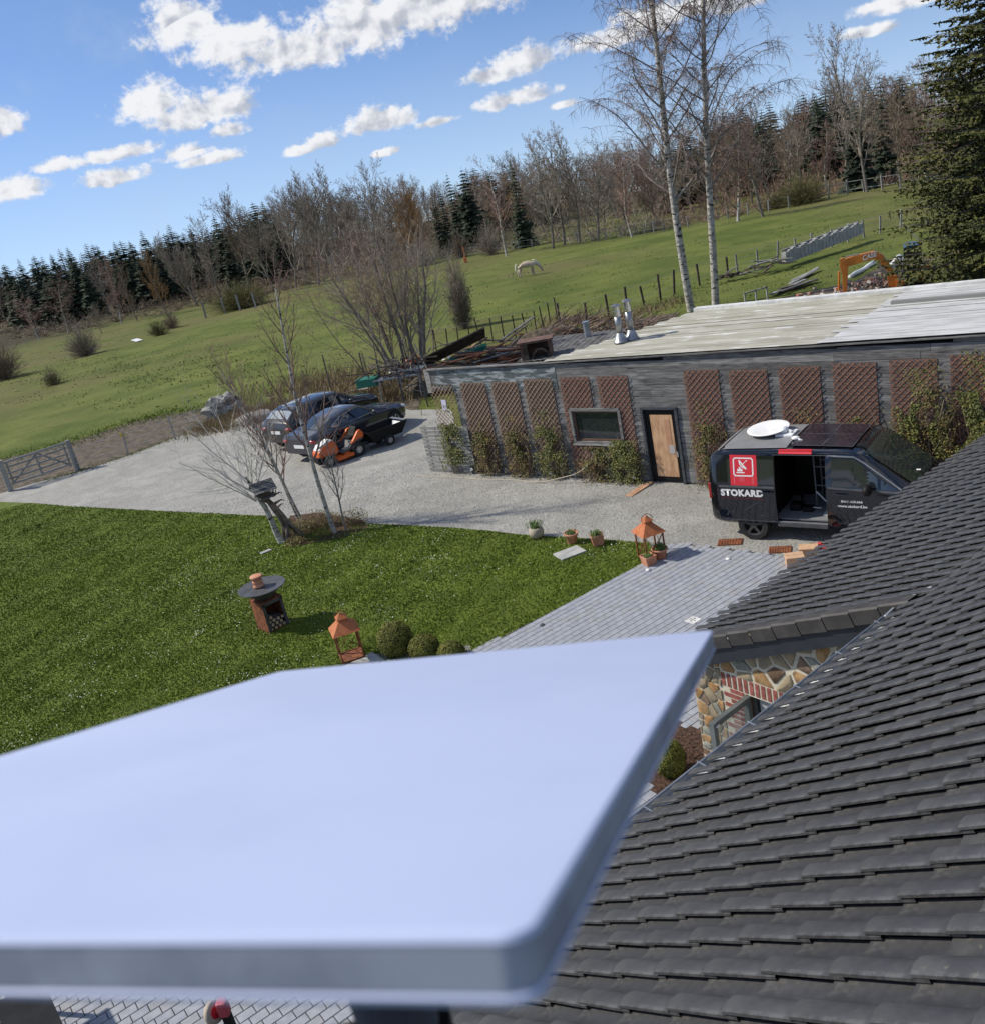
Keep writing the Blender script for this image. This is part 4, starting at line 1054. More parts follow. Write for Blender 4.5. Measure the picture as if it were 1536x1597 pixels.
# trellises
unit = MB().box((0, 0, 0), (1, 1, 1)); slat_mesh = {}
for nme, m in (('a', M_lattice), ('b', M_lattice_pale)):
    me = unit.mesh('slat'); me.materials.append(m); slat_mesh[nme] = me
TL = ['leftmost trellis, standing free with green field showing through its top', 'second trellis from the left end of the shed', 'third trellis from the left end of the shed', 'fourth trellis from the left, beside the window', 'trellis running behind the left side of the shed window', 'trellis running behind the right side of the shed window', 'first trellis right of the boarded door', 'second trellis right of the boarded door, above the rear of the van', 'third trellis right of the boarded door, above the van roof', 'fourth trellis right of the boarded door, above the van roof', 'fifth trellis right of the boarded door with leafy climber', 'rightmost trellis at the photo edge, mostly overgrown']
for i, (a, b, zt) in enumerate(tre):
    z0 = .16; w_ = b - a; h_ = zt - z0; cx = (a + b) / 2
    t = thing('trellis', 'diamond lattice ' + TL[i], 'trellis', SH0 + SX * cx + SY * (-.05), SRZ, 'diamond trellises on the shed wall')
    if i: 
        bk = MB(); zz_ = .04
        while zz_ < zt - .03:
            z1_ = min(zz_ + BH - .008, zt)
            for (p, q) in seg_free(a, b, zz_, z1_):
                if z1_ > z0: bk.box(((p + q) / 2 - cx, .032, (zz_ + z1_) / 2), (q - p, .008, z1_ - zz_))
            zz_ += BH
        bk.build('stained_backing', M_wood_stain, t)
    sp_ = .145; me = slat_mesh['b' if i < 4 else 'a']
    for sgn, dy in ((1, -.008), (-1, .008)):
        k0 = -h_ if sgn > 0 else 0
        kx = (-w_ / 2 - h_) if sgn > 0 else -w_ / 2
        x = kx + random.uniform(.02, .06)
        while x < (w_ / 2 if sgn > 0 else w_ / 2 + h_):
            # line z - z0 = sgn * (X - x)
            pts = []
            if sgn > 0: xa, xb = max(x, -w_ / 2), min(x + h_, w_ / 2); f = lambda X: z0 + (X - x)
            else: xa, xb = max(x - h_, -w_ / 2), min(x, w_ / 2); f = lambda X: z0 + (x - X)
            if xb - xa > .05:
                runs = [(xa, xb)]
                if i in (4, 5):   # the window interrupts the lattice
                    W0, W1, Z0, Z1 = WIN[0] - cx - .06, WIN[1] - cx + .06, WIN[2] - .06, WIN[3] + .06
                    out = []; cur = None; nstep = 60
                    for q in range(nstep + 1):
                        X = xa + (xb - xa) * q / nstep; Z = f(X); ok = not (W0 < X < W1 and Z0 < Z < Z1)
                        if ok and cur is None: cur = X
                        if (not ok or q == nstep) and cur is not None:
                            if X - cur > .04: out.append((cur, X))
                            cur = None
                    runs = out
                for (xa, xb) in runs:
                    za, zb = f(xa), f(xb); L = math.hypot(xb - xa, zb - za)
                    o = link('slat', me, None, t); o.location = ((xa + xb) / 2, dy, (za + zb) / 2); o.rotation_euler = (0, -math.atan2(zb - za, xb - xa), 0); o.scale = (L, .008, .016)
            x += sp_
# slatted low fence at the left end
fx0, fz0 = Wl(660, 738); fx0 = -7.55; ft = 1.42
fe = thing('slatted_fence', 'low fence of pale horizontal slats at the left end of the shed', 'fence', SH0 + SX * fx0 + SY * (-.12), SRZ)
for k in range(12):
    zz_ = .03 + k * .118
    MB().box((.92, 0, zz_ + .045), (1.84, .02, .088)).build('slat', M_wood_pale, fe)
for x in (.15, .9, 1.65): MB().box((x, .03, .72), (.06, .045, 1.44)).build('post', M_wood_pale, fe)
# climbing plants
def climber(cx, w_, h_, n, lab, m, top=None, sc=1.0):
    t = thing('climbing_plant', lab, 'climber', SH0 + SX * cx + SY * (-.22), SRZ, 'climbing plants along the shed wall'); st, lf = MB(), MB()
    for k in range(16):
        x = random.gauss(0, w_ * .18); p = [Vector((x, 0, 0))]
        for q in range(5): p.append(p[-1] + Vector((random.gauss(0, .09), random.gauss(.01, .03), h_ / 5 * random.uniform(.7, 1.2))))
        st.tube(p, [.008] * 6, 3, cap=False)
    for k in range(n):
        u = random.random() ** .75 * (1.35 if random.random() < .12 and h_ > 1.2 else 1); ww = w_ * .5 * (1.0 - .45 * u); x = random.gauss(0, ww * .62)
        if noise.noise(Vector((x * 3 + cx, u * 4, cx))) < -.2: continue
        lf.leaf(Vector((x, random.gauss(-.02, .09) * (1.2 - u), .02 + u * h_)), random.uniform(.03, .07) * sc, Vector((random.gauss(0, .6), -1, random.gauss(.5, .5))), .6)
    st.build('stems', M_twig_brown, t); lf.build('leaves', m, t)
random.seed(33)
CL = [(0, .9, 1.55, 'dense dark green climber at the foot of the leftmost trellis', M_climb), (1, .8, 1.3, 'russet climber at the foot of the second trellis from the left', M_climb_brown), (2, .8, 1.35, 'climber below the third trellis from the left', M_climb_brown), (3, .95, 1.5, 'green climber below the fourth trellis from the left', M_climb), (4, .9, .95, 'tangled russet climber below the left part of the shed window', M_climb_brown),
      (5, .95, 1.15, 'bushy yellow-green climber between the shed window and the boarded door', M_climb), (6, .95, 1.6, 'yellow-green climber just right of the boarded door', M_climb_brown), (8, .8, 1.5, 'thin climber behind the rear half of the van', M_climb_brown), (9, .8, 1.35, 'thin climber behind the middle of the van', M_climb), (10, 1.1, 2.1, 'leafy climber on the fifth trellis right of the door', M_climb), (11, 1.7, 2.35, 'large leafy climber covering the rightmost trellis', M_climb)]
for (i, w_, h_, lab, m) in CL:
    a, b, _ = tre[i]; climber((a + b) / 2 + (.1 if i != 4 else .35), w_, h_, 3000 if i < 9 else 6500, lab, m)
climber((tre[10][1] + tre[11][0]) / 2 - .1, .8, 2.3, 2300, 'climber filling the gap between the last two trellises', M_climb_brown)
# small spotlights at the foot of the wall
for px, py, lab in ((744, 737, 'leftmost small black ground spotlight by the shed'), (866, 740, 'middle small black ground spotlight by the shed'), (994, 742, 'small black ground spotlight beside the boarded door')):
    x, z = Wl(px, py); t = thing('spotlight', lab, 'spotlight', SH0 + SX * x + SY * (-.16), SRZ, 'spotlights at the foot of the shed wall')
    MB().bar((0, 0, 0), (0, 0, .12), .02).box((0, .02, .17), (.14, .10, .12)).build('housing', M_black, t, bevel=.004)
    MB().box((0, -.035, .17), (.10, .01, .08)).build('lens', M_white, t)
# white tap and long hose
x, z = Wl(929, 703)
tp = thing('garden_hose', 'long pale garden hose hanging from a white tap and lying along the shed wall foot', 'hose', SH0 + SX * x + SY * (-.1), SRZ)
MB().blob((0, -.04, z), .045, .05, .05).build('tap', M_white, tp, smooth=True)
pts = [Vector((0, -.05, z - .02)), Vector((-.1, -.16, z - .25)), Vector((-.45, -.28, z - .5)), Vector((-1.0, -.38, .16)), Vector((-1.7, -.42, .03)), Vector((-2.6, -.35, .02)), Vector((-3.6, -.45, .02)), Vector((-4.6, -.42, .02)), Vector((-5.4, -.5, .02)), Vector((-6.2, -.42, .02))]
def smooth_path(p, n=6):
    out = []
    for i in range(len(p) - 1):
        p0 = p[max(i - 1, 0)]; p1 = p[i]; p2 = p[i + 1]; p3 = p[min(i + 2, len(p) - 1)]
        for k in range(n):
            t = k / n; out.append(.5 * ((2 * p1) + (p2 - p0) * t + (2 * p0 - 5 * p1 + 4 * p2 - p3) * t * t + (3 * p1 - p0 - 3 * p2 + p3) * t ** 3))
    out.append(p[-1]); return out
MB().tube(smooth_path(pts), .013, 6).build('hose', mat('pale_hose', (.42, .37, .28), rough=.6), tp, smooth=True)
x, z = Wl(696, 630)
t = MB().box((0, 0, 0), (.17, .01, .30)).build('hanging_paper', mat('lilac_paper', (.62, .60, .78), rough=.8)); t.location = SH0 + SX * x + SY * (-.09) + Vector((0, 0, z)); t.rotation_euler = (0, .06, SRZ); tag(t, 'pale lilac sheet hanging on the leftmost trellis', 'paper sheet')
p = G(997, 764); o = MB().box((0, 0, .025), (.95, .2, .03)).build('loose_board', M_board, bevel=.003); o.location = p; o.rotation_euler = (.02, -.02, R(42)); tag(o, 'single sawn board lying on the gravel in front of the boarded door', 'board')

# ================================================================== HOUSE
HO = Vector((1.567, 6.361, 0)); HX, HY = azv(54.6), azv(-35.4); HRZ = heading(HX)
house = thing('tiled_house', 'main house with steep dark pantile roof and zinc gutter in the foreground', 'house', HO, HRZ)
ext = thing('stone_extension', 'stone and brick house extension with lower dark tiled roof', 'house extension', HO, HRZ)
TWd, TLn = .22, .352
def hloc(p): q = p - HO; return q.dot(HX), q.dot(HY), q.z
def tile_profile(n=9):
    # x from 0 (tucked under the neighbour) to TWd (free lip), concave pan then roll
    pts = [(-.012, .002), (.015, -.008), (.045, -.013), (.075, -.012), (.098, -.004), (.115, .012), (.132, .029), (.155, .040), (.185, .042), (.210, .037), (TWd + .008, .030), (TWd + .009, .019)]
    return pts
def tile_mesh(name, m):
    P = tile_profile(); vs = []; fs = []; n = len(P)
    L0, L1 = -.03, TLn + .035      # local y: upslope 0 -> downslope TLn ; z normal
    rows = [(L0, 0.0), (TLn * .5, .0095), (L1 - .006, .0185), (L1, .0165), (L1, .002)]
    for (y, dz) in rows:
        for (x, z) in P: vs.append((-x, y, z + dz if y < L1 or dz > .01 else z + dz))
    for r_ in range(len(rows) - 1):
        for k in range(n - 1): fs.append((r_ * n + k, r_ * n + k + 1, (r_ + 1) * n + k + 1, (r_ + 1) * n + k))
    me = bpy.data.meshes.new(name); me.from_pydata(vs, [], fs); me.materials.append(m)
    bm = bmesh.new(); bm.from_mesh(me); bmesh.ops.recalc_face_normals(bm, faces=bm.faces)
    if sum(f.normal.z for f in bm.faces) < 0: bmesh.ops.reverse_faces(bm, faces=bm.faces)
    bm.to_mesh(me); bm.free()
    for p in me.polygons: p.use_smooth = True
    me.set_sharp_from_angle(angle=R(40))
    uvl = me.uv_layers.new(name='UVMap'); uvs = []
    for l in me.loops: c = me.vertices[l.vertex_index].co; uvs.append((-c.x / TWd, c.y / TLn))
    uvl.data.foreach_set('uv', [q for uv in uvs for q in uv]); return me, uvs
tmesh, tuv = tile_mesh('roof_tile', M_tile)
def roof_tiles(root, ze, pitch, x0, x1, jmin, jmax, limit, y_apex, eave_local, name, half_last=False, visf=None):
    T = R(pitch); dv = Vector((0, math.cos(T), -math.sin(T))); nv_ = Vector((0, math.sin(T), math.cos(T)))
    Mrot = Matrix((Vector((1, 0, 0)), dv, nv_)).transposed().to_4x4()
    recs = []
    i = 0; x = x0
    while x < x1:
        for j in range(jmin, jmax):
            P = Vector((x + TWd, 0, ze)) + eave_local + dv * (TLn * j)
            w = HO + HX * P.x + HY * P.y + Vector((0, 0, P.z)); q = w - Vector((0, 0, CAM_H)); d = q.dot(_f)
            if d > .3:
                px = 768 + FPX * q.dot(_r) / d; py = 798.5 - FPX * q.dot(_u) / d
                v = -80 < px < 1620 and 600 < py < 1700
            else: v = False
            if visf and v: v = visf(px, py)
            recs.append((not v, d if d > 0 else 99, P))
        x += TWd
    recs.sort(key=lambda r_: (r_[0], r_[1]))
    bulk = MB(); tv = [v.co.copy() for v in tmesh.vertices]; tf = [tuple(p.vertices) for p in tmesh.polygons]
    part = None
    for k, (nvv, d, P) in enumerate(recs):
        jit = Matrix.Translation(nv_ * random.uniform(-.0015, .0015)) @ Matrix.Rotation(random.gauss(0, .004), 4, 'Z')
        M = Matrix.Translation(P) @ Mrot @ Matrix.Rotation(random.gauss(0, .009), 4, 'Z') @ Matrix.Rotation(random.gauss(0, .008), 4, 'Y')
        if k < limit and not nvv:
            o = link('roof_tile', tmesh, None, root); o.matrix_local = M
        else: bulk.add(tv, tf, M)
    o = bulk.build(name, M_tile, root, smooth=True, kind='stuff'); nl = len(tuv); rep = len(o.data.loops) // nl; uvl = o.data.uv_layers.new(name='UVMap'); uvl.data.foreach_set('uv', [q for uv in tuv for q in uv] * rep); o.data.set_sharp_from_angle(angle=R(40))
random.seed(8)
roof_tiles(house, 3.59, 34.5, -6.04, 7.5, -16, 0, 296, 0, Vector((0, .05, 0)), 'roof_tiles_beyond', visf=lambda px, py: px > 650 + max(0, (1597 - py)) * .3 or py > 1500)
T = R(34.5)
MB().add([(-6.1, .02, 3.555), (7.6, .02, 3.555), (7.6, -5.7 * math.cos(T), 3.555 + 5.7 * math.sin(T)), (-6.1, -5.7 * math.cos(T), 3.555 + 5.7 * math.sin(T))], [(0, 1, 2, 3)]).build('roof_deck', M_black, house)
ry, rz_ = -5.6 * math.cos(T), 3.6 + 5.6 * math.sin(T)
MB().add([(-6.1, ry, rz_ - .03), (7.6, ry, rz_ - .03), (7.6, ry * 2, 3.5), (-6.1, ry * 2, 3.5)], [(0, 1, 2, 3)]).build('rear_roof', M_tile, house)
x = -6.1
while x < 7.4:
    rt = MB().tube([Vector((x, ry, rz_ - .02)), Vector((x + .36, ry, rz_ - .005))], [.11, .12], 12).build('ridge_tile', M_tile_verge, house, smooth=True); x += .345
hb = MB().box((.7, ry, 1.75), (13.2, abs(ry) * 2 - .9, 3.5)); hb.build('house_wall', M_stones[1], house)
hb = MB()
for x in (-5.9, 7.3): hb.add([(x, 0 - .45, 3.4), (x, ry * 2 + .45, 3.4), (x, ry, rz_ - .1)], [(0, 1, 2)])
hb.build('gable_wall', M_stones[1], house)
MB().bar((-6.1, .03, 3.46), (2.6, .03, 3.46), .03, .16).build('eave_board', M_fascia, house)
# gutter: half round trough with rolled lip and brackets
g = MB(); n = 8; gx0, gx1 = -6.1, 2.55; cy, cz, gr = .125, 3.535, .065
vs = []; fs = []
for x in (gx0, gx1):
    for k in range(n + 1):
        a = math.pi + math.pi * k / n; vs.append((x, cy + gr * math.cos(a), cz + gr * math.sin(a)))
for k in range(n): fs.append((k, k + 1, n + 1 + k + 1, n + 1 + k))
g.add(vs, fs); gut = g.build('gutter', M_zinc, house, smooth=True)
MB().tube([(gx0, cy + gr + .004, cz + .004), (gx1, cy + gr + .004, cz + .004)], .012, 8).build('gutter_lip', M_zinc, gut, smooth=True)
x = -5.6
while x < 2.5:
    MB().bar((x, .09, cz + .005), (x, cy + gr + .015, cz + .015), .012, .005).bar((x, cy + gr + .016, cz + .022), (x, cy + gr + .018, cz - .03), .012, .006).build('gutter_bracket', M_zinc, gut)
    x += .66
k = 0; x = -6.04
tabs = MB()
while x < 2.5:
    tabs.add([(x + .16, .055, 3.548), (x + .10, .12, 3.545), (x + .19, .10, 3.545)], [(0, 1, 2)]); x += TWd
tabs.build('eave_triangles', M_white_dirty, gut, kind='stuff')  # one small pale triangle at the eave end of each tile
MB().tube(smooth_path([Vector((2.45, .18, 3.54)), Vector((2.62, .14, 3.60)), Vector((2.78, .02, 3.68)), Vector((2.86, -.08, 3.74))]), .012, 6).build('lightning_wire', M_zinc, gut, smooth=True)
# ---- extension roof
EX = 2.605; ZP = 3.66; PW_ = 24.0
NC = 10; Tw = R(PW_); slope_len = 9.5 * TLn
roof_tiles(ext, ZP, PW_, EX + .16, 15.0, 0, NC, 298, 0, Vector((0, -.5 * TLn * math.cos(Tw), .5 * TLn * math.sin(Tw))), 'roof_tiles_beyond')
dvw = Vector((0, math.cos(Tw), -math.sin(Tw))); nvw = Vector((0, math.sin(Tw), math.cos(Tw)))
def EP(x, s, h=0): return Vector((x, 0, ZP)) + dvw * s + nvw * h
MB().add([EP(EX + .05, -.3, -.03), EP(15.1, -.3, -.03), EP(15.1, slope_len, -.03), EP(EX + .05, slope_len, -.03)], [(0, 1, 2, 3)]).build('roof_deck', M_black, ext)
for k in range(10):
    s0, s1 = k * TLn + .008 - .5 * TLn + .17, (k + 1) * TLn - .004 - .5 * TLn + .17; a = .036; b = .052
    if s0 > slope_len: continue
    mb = MB(); x0, x1 = EX - .035, EX + .17; q = .02; h = .17
    mb.add([EP(x0 + q, s0, a), EP(x1, s0, a - .008), EP(x1, s1, b - .008), EP(x0 + q, s1, b), EP(x0, s0, a - q), EP(x0, s1, b - q), EP(x0 + .004, s0, a - h), EP(x0 + .004, s1, b - h), EP(x1, s1, .005), EP(x0 + q + .02, s1, b - h), EP(x0 + q + .02, s0, a - h)],
           [(0, 1, 2, 3), (0, 3, 5, 4), (4, 5, 7, 6), (3, 2, 8, 9, 7, 5), (6, 7, 9, 10)])
    mb.build('verge_tile', M_tile_verge, ext)
MB().add([EP(EX + .004, -.25, -.10), EP(EX + .004, slope_len - .02, -.10), EP(EX + .004, slope_len - .02, -.32), EP(EX + .004, -.25, -.32), EP(EX + .035, -.25, -.10), EP(EX + .035, slope_len - .02, -.10), EP(EX + .035, slope_len - .02, -.32), EP(EX + .035, -.25, -.32)],
         [(0, 1, 2, 3), (4, 7, 6, 5), (0, 4, 5, 1), (3, 2, 6, 7), (1, 5, 6, 2), (0, 3, 7, 4)]).build('barge_board', M_fascia, ext)
MB().bar(tuple(EP(EX, slope_len - .02, -.12)), tuple(EP(15.1, slope_len - .02, -.12)), .03, .16).build('eave_board', M_fascia, ext)
def roofz(y): return ZP - y * math.tan(Tw) - .22
WY = 3.02; WX = EX + .13
OP = (.85, 2.22, .72, 1.80)    # y0, y1, z0, z1 of the window opening
core = MB()
for (y0, y1, z0, z1) in ((-.5, OP[0], 0, None), (OP[1], WY, 0, None), (OP[0], OP[1], 0, OP[2]), (OP[0], OP[1], OP[3], None)):
    za, zb = (z1, z1) if z1 else (roofz(y0), roofz(y1))
    core.add([(WX, y0, z0), (WX, y1, z0), (WX, y1, zb), (WX, y0, za), (WX + .35, y0, z0), (WX + .35, y1, z0), (WX + .35, y1, zb), (WX + .35, y0, za)], [(0, 1, 2, 3), (4, 7, 6, 5), (0, 4, 5, 1), (1, 5, 6, 2), (2, 6, 7, 3), (3, 7, 4, 0)])
wall = core.build('gable_wall', M_mortar, ext)
MB().box(((WX + 15) / 2, WY - .18, .95), (15 - WX, .3, 1.9)).build('side_wall', M_stones[3], ext)
# voronoi stones on the gable, clipped to wall regions
def clip(poly, nx, ny, c):
    out = []
    for i in range(len(poly)):
        p, q = poly[i], poly[(i + 1) % len(poly)]; dp, dq = nx * p[0] + ny * p[1] - c, nx * q[0] + ny * q[1] - c
        if dp <= 0: out.append(p)
        if (dp < 0 < dq) or (dq < 0 < dp): t = dp / (dp - dq); out.append((p[0] + (q[0] - p[0]) * t, p[1] + (q[1] - p[1]) * t))
    return out
random.seed(64)
def stones(y0, y1, z0, zf, step, gap=.018):
    seeds = []; y = y0 - step
    while y < y1 + step:
        z = z0 - step
        while z < 3.8:
            seeds.append((y + random.uniform(-.42, .42) * step, z + random.uniform(-.42, .42) * step)); z += step * random.uniform(.6, .95)
        y += step * random.uniform(.8, 1.15)
    for i, s in enumerate(seeds):
        if not (y0 - .1 < s[0] < y1 + .1 and z0 - .1 < s[1] < 3.7): continue
        poly = [(y0 + .01, z0), (y1 - .01, z0), (y1 - .01, zf(y1) - .01), (y0 + .01, zf(y0) - .01)]
        for j, t in enumerate(seeds):
            if i == j or abs(t[0] - s[0]) + abs(t[1] - s[1]) > step * 5: continue
            nx, ny = t[0] - s[0], t[1] - s[1]; L = math.hypot(nx, ny)
            if L < 1e-6: continue
            nx /= L; ny /= L; poly = clip(poly, nx, ny, nx * (s[0] + t[0]) / 2 + ny * (s[1] + t[1]) / 2 - gap * random.uniform(.6, 1.5))
            if len(poly) < 3: break
        if len(poly) < 3: continue
        # soften corners
        sm = []
        for k in range(len(poly)):
            p, q = poly[k], poly[(k + 1) % len(poly)]
            if math.hypot(p[0] - q[0], p[1] - q[1]) < .012: continue
            sm += [(p[0] * .91 + q[0] * .09 + random.gauss(0, .004), p[1] * .91 + q[1] * .09), (p[0] * .09 + q[0] * .91, p[1] * .09 + q[1] * .91 + random.gauss(0, .004))]
        if len(sm) < 3: continue
        ar = abs(sum(sm[k][0] * sm[(k + 1) % len(sm)][1] - sm[(k + 1) % len(sm)][0] * sm[k][1] for k in range(len(sm)))) / 2
        if ar < .0012: continue
        cy_, cz_ = sum(p[0] for p in sm) / len(sm), sum(p[1] for p in sm) / len(sm); n = len(sm); pr = random.uniform(.004, .014)
        vs = [(WX + .01, a, b) for a, b in sm] + [(WX - pr * .5, a, b) for a, b in sm] + [(WX - pr - random.uniform(0, .006), a + (cy_ - a) * .09, b + (cz_ - b) * .09) for a, b in sm]
        fs = [tuple(range(2 * n, 3 * n))]
        for k in range(n):
            k2 = (k + 1) % n; fs += [(k, k2, n + k2, n + k), (n + k, n + k2, 2 * n + k2, 2 * n + k)]
        MB().add(vs, fs).build('stone', random.choice(M_stones + [M_stones[0], M_stones[3], M_stones[3]]), wall, autosmooth=50)
stones(-.4, 2.55, 2.02, roofz, .27)
stones(2.56, WY, .02, lambda y: roofz(y), .17, .010)
stones(.2, .8, .02, lambda y: 2.08, .25)
stones(.85, 2.5, .02, lambda y: .70, .25)
# brick lintel and quoins
y = .75
while y < 2.50:
    MB().box((WX + .009, y + .036, 1.80 + .115), (.03, .052, .18)).build('brick', M_brick, wall); y += .083
z = .05; k = 0
while z < 2.03:
    y0 = 2.24; y1 = 2.44 if k % 2 else 2.54
    if z > 1.79: y0 = 2.50; y1 = 2.56
    if y1 - y0 > .15: MB().box((WX + .009, (y0 + y1) / 2, z + .03), (.03, y1 - y0, .052)).build('brick', M_brick, wall)
    z += .074; k += 1
# brick reveal
MB().box((WX + .1, OP[1] - .005, (OP[2] + OP[3]) / 2), (.2, .02, OP[3] - OP[2] - .01)).build('reveal', M_brick, wall)
# window in the opening
y0, y1, z0, z1 = OP
wf = MB()
for (a, b) in (((y0, z0 + .035), (y1, z0 + .035)), ((y0, z1 - .04), (y1, z1 - .04))): wf.bar((WX + .12, a[0], a[1]), (WX + .12, b[0], b[1]), .05, .07)
for y in (y0 + .035, y1 - .045): wf.bar((WX + .12, y, z0), (WX + .12, y, z1), .07, .07)
win2 = wf.build('window', M_anth, ext, bevel=.004)
MB().box((WX + .09, (y0 + y1) / 2 - .04, (z0 + z1) / 2), (.02, y1 - y0 - .2, z1 - z0 - .1)).build('grey_blind', mat('grey_blind', (.36, .37, .39), rough=.8), win2)
M_clear = bpy.data.materials.new('clear_glass'); M_clear.use_nodes = True
N = Nodes(M_clear.node_tree); N.n.remove(N.n['Principled BSDF']); tr_ = N.new('ShaderNodeBsdfTransparent'); tr_.inputs[0].default_value = (.72, .78, .76, 1); gl = N.new('ShaderNodeBsdfGlossy'); gl.inputs['Roughness'].default_value = .02
fr = N.new('ShaderNodeFresnel'); fr.inputs[0].default_value = 1.18; mx = N.new('ShaderNodeMixShader'); N.l.new(fr.outputs[0], mx.inputs[0]); N.l.new(tr_.outputs[0], mx.inputs[1]); N.l.new(gl.outputs[0], mx.inputs[2]); N.l.new(mx.outputs[0], N.n['Material Output'].inputs[0])
sx0, sx1 = WX - .02, WX - .66; sy = OP[1] - .03; sf = MB()
for z in (z0 + .05, z1 - .05): sf.bar((sx0, sy, z), (sx1, sy, z), .065, .075)
for x in (sx0, sx1): sf.bar((x, sy, z0 + .015), (x, sy, z1 - .015), .075, .065)
sash = sf.build('open_casement', M_anth, win2, bevel=.005)
MB().add([(sx0, sy, z0 + .05), (sx1, sy, z0 + .05), (sx1, sy, z1 - .05), (sx0, sy, z1 - .05)], [(0, 1, 2, 3)]).build('pane', M_clear, sash)
MB().box((sx1 + .03, sy - .045, z1 - .06), (.05, .02, .02)).build('catch', M_white, sash)
# ================================================================== VEHICLES
def sm(tab, x):
    if x <= tab[0][0]: return tab[0][1]
    for (a, va), (b, vb) in zip(tab, tab[1:]):
        if x <= b: return va + (vb - va) * (x - a) / (b - a)
    return tab[-1][1]
class Body:
    """body shell lofted along x; the section is a list of (half width, z)"""
    def __init__(s, w, sill, belt, top, ws, extra=None):
        s.w, s.sill, s.belt, s.top, s.ws = w, sill, belt, top, ws
    def sec(s, x):
        w, zs, zb, zt, ws = (sm(t, x) for t in (s.w, s.sill, s.belt, s.top, s.ws))
        zb = min(zb, zt - .03)
        return [(w * .90, zs), (w * .985, zs + .10), (w, zs + .30 * (zb - zs) / .6 if zb - zs < .6 else zs + .30), (w * .995, zb - .06), (w * .98, zb), (ws + (w * .98 - ws) * .10, zt - .05 * min(1, (zt - zb) / .3) - .02), (ws * .97, zt - .02 * min(1, (zt - zb) / .3)), (ws * .80, zt + .004), (ws * .4, zt + .014), (0, zt + .018)]
    def ends(s): return s.top[0][0], s.top[-1][0]
    def side(s, x, z):
        p = s.sec(x)
        for a, b in zip(p, p[1:]):
            if a[1] <= z <= b[1]: return a[0] + (b[0] - a[0]) * (z - a[1]) / max(1e-6, b[1] - a[1])
        return p[0][0] if z < p[0][1] else p[-3][0]
    def topz(s, x, y):
        p = s.sec(x)[5:]; y = abs(y)
        for a, b in zip(p, p[1:]):
            if b[0] <= y <= a[0]: return a[1] + (b[1] - a[1]) * (a[0] - y) / max(1e-6, a[0] - b[0])
        return p[0][1]
    def shell(s, xs, hole=None):
        mb = MB(); rows = []
        for x in xs:
            p = s.sec(x); ring = [(x, -a, b) for a, b in p] + [(x, a, b) for a, b in reversed(p[:-1])]; rows.append(ring)
        n = len(rows[0]); vs = [v for r_ in rows for v in r_]; fs = []
        for i in range(len(rows) - 1):
            for k in range(n - 1):
                if hole and hole[0] - .001 <= xs[i] and xs[i + 1] <= hole[1] + .001 and hole[2] <= k < hole[3]: continue
                fs.append((i * n + k, i * n + k + 1, (i + 1) * n + k + 1, (i + 1) * n + k))
            fs.append((i * n + n - 1, i * n, (i + 1) * n, (i + 1) * n + n - 1))
        fs.append(tuple(range(n))); fs.append(tuple(reversed(range((len(rows) - 1) * n, len(rows) * n))))
        return mb.add(vs, fs)
    def drape(s, poly_lo, poly_hi, sgn, off=.006, nx=10, nz=4, thick=True):
        """panel on the side between two curves z=f(x), over x range of poly_lo"""
        mb = MB(); x0, x1 = poly_lo[0][0], poly_lo[-1][0]; vs = []
        for i in range(nx + 1):
            x = x0 + (x1 - x0) * i / nx; a, b = sm(poly_lo, x), sm(poly_hi, x)
            for k in range(nz + 1): z = a + (b - a) * k / nz; vs.append((x, sgn * (s.side(x, z) + off), z))
        m = nz + 1; fs = [(i * m + k, i * m + k + 1, (i + 1) * m + k + 1, (i + 1) * m + k) for i in range(nx) for k in range(nz)]
        if thick:
            b0 = len(vs); rim = [i * m for i in range(nx + 1)] + [nx * m + k for k in range(1, m)] + [i * m + nz for i in range(nx - 1, -1, -1)] + [k for k in range(nz - 1, 0, -1)]
            for r_ in rim: v = vs[r_]; vs.append((v[0], v[1] - sgn * (off + .01), v[2]))
            q = len(rim); fs += [(rim[k], rim[(k + 1) % q], b0 + (k + 1) % q, b0 + k) for k in range(q)]
        return mb.add(vs, fs)
    def lid(s, x0, x1, y0f, y1f, off=.006, nx=8, ny=8):
        mb = MB(); vs = []
        for i in range(nx + 1):
            x = x0 + (x1 - x0) * i / nx
            for k in range(ny + 1): y = y0f(x) + (y1f(x) - y0f(x)) * k / ny; vs.append((x, y, s.topz(x, y) + off))
        m = ny + 1; return mb.add(vs, [(i * m + k, (i + 1) * m + k, (i + 1) * m + k + 1, i * m + k + 1) for i in range(nx) for k in range(ny)])
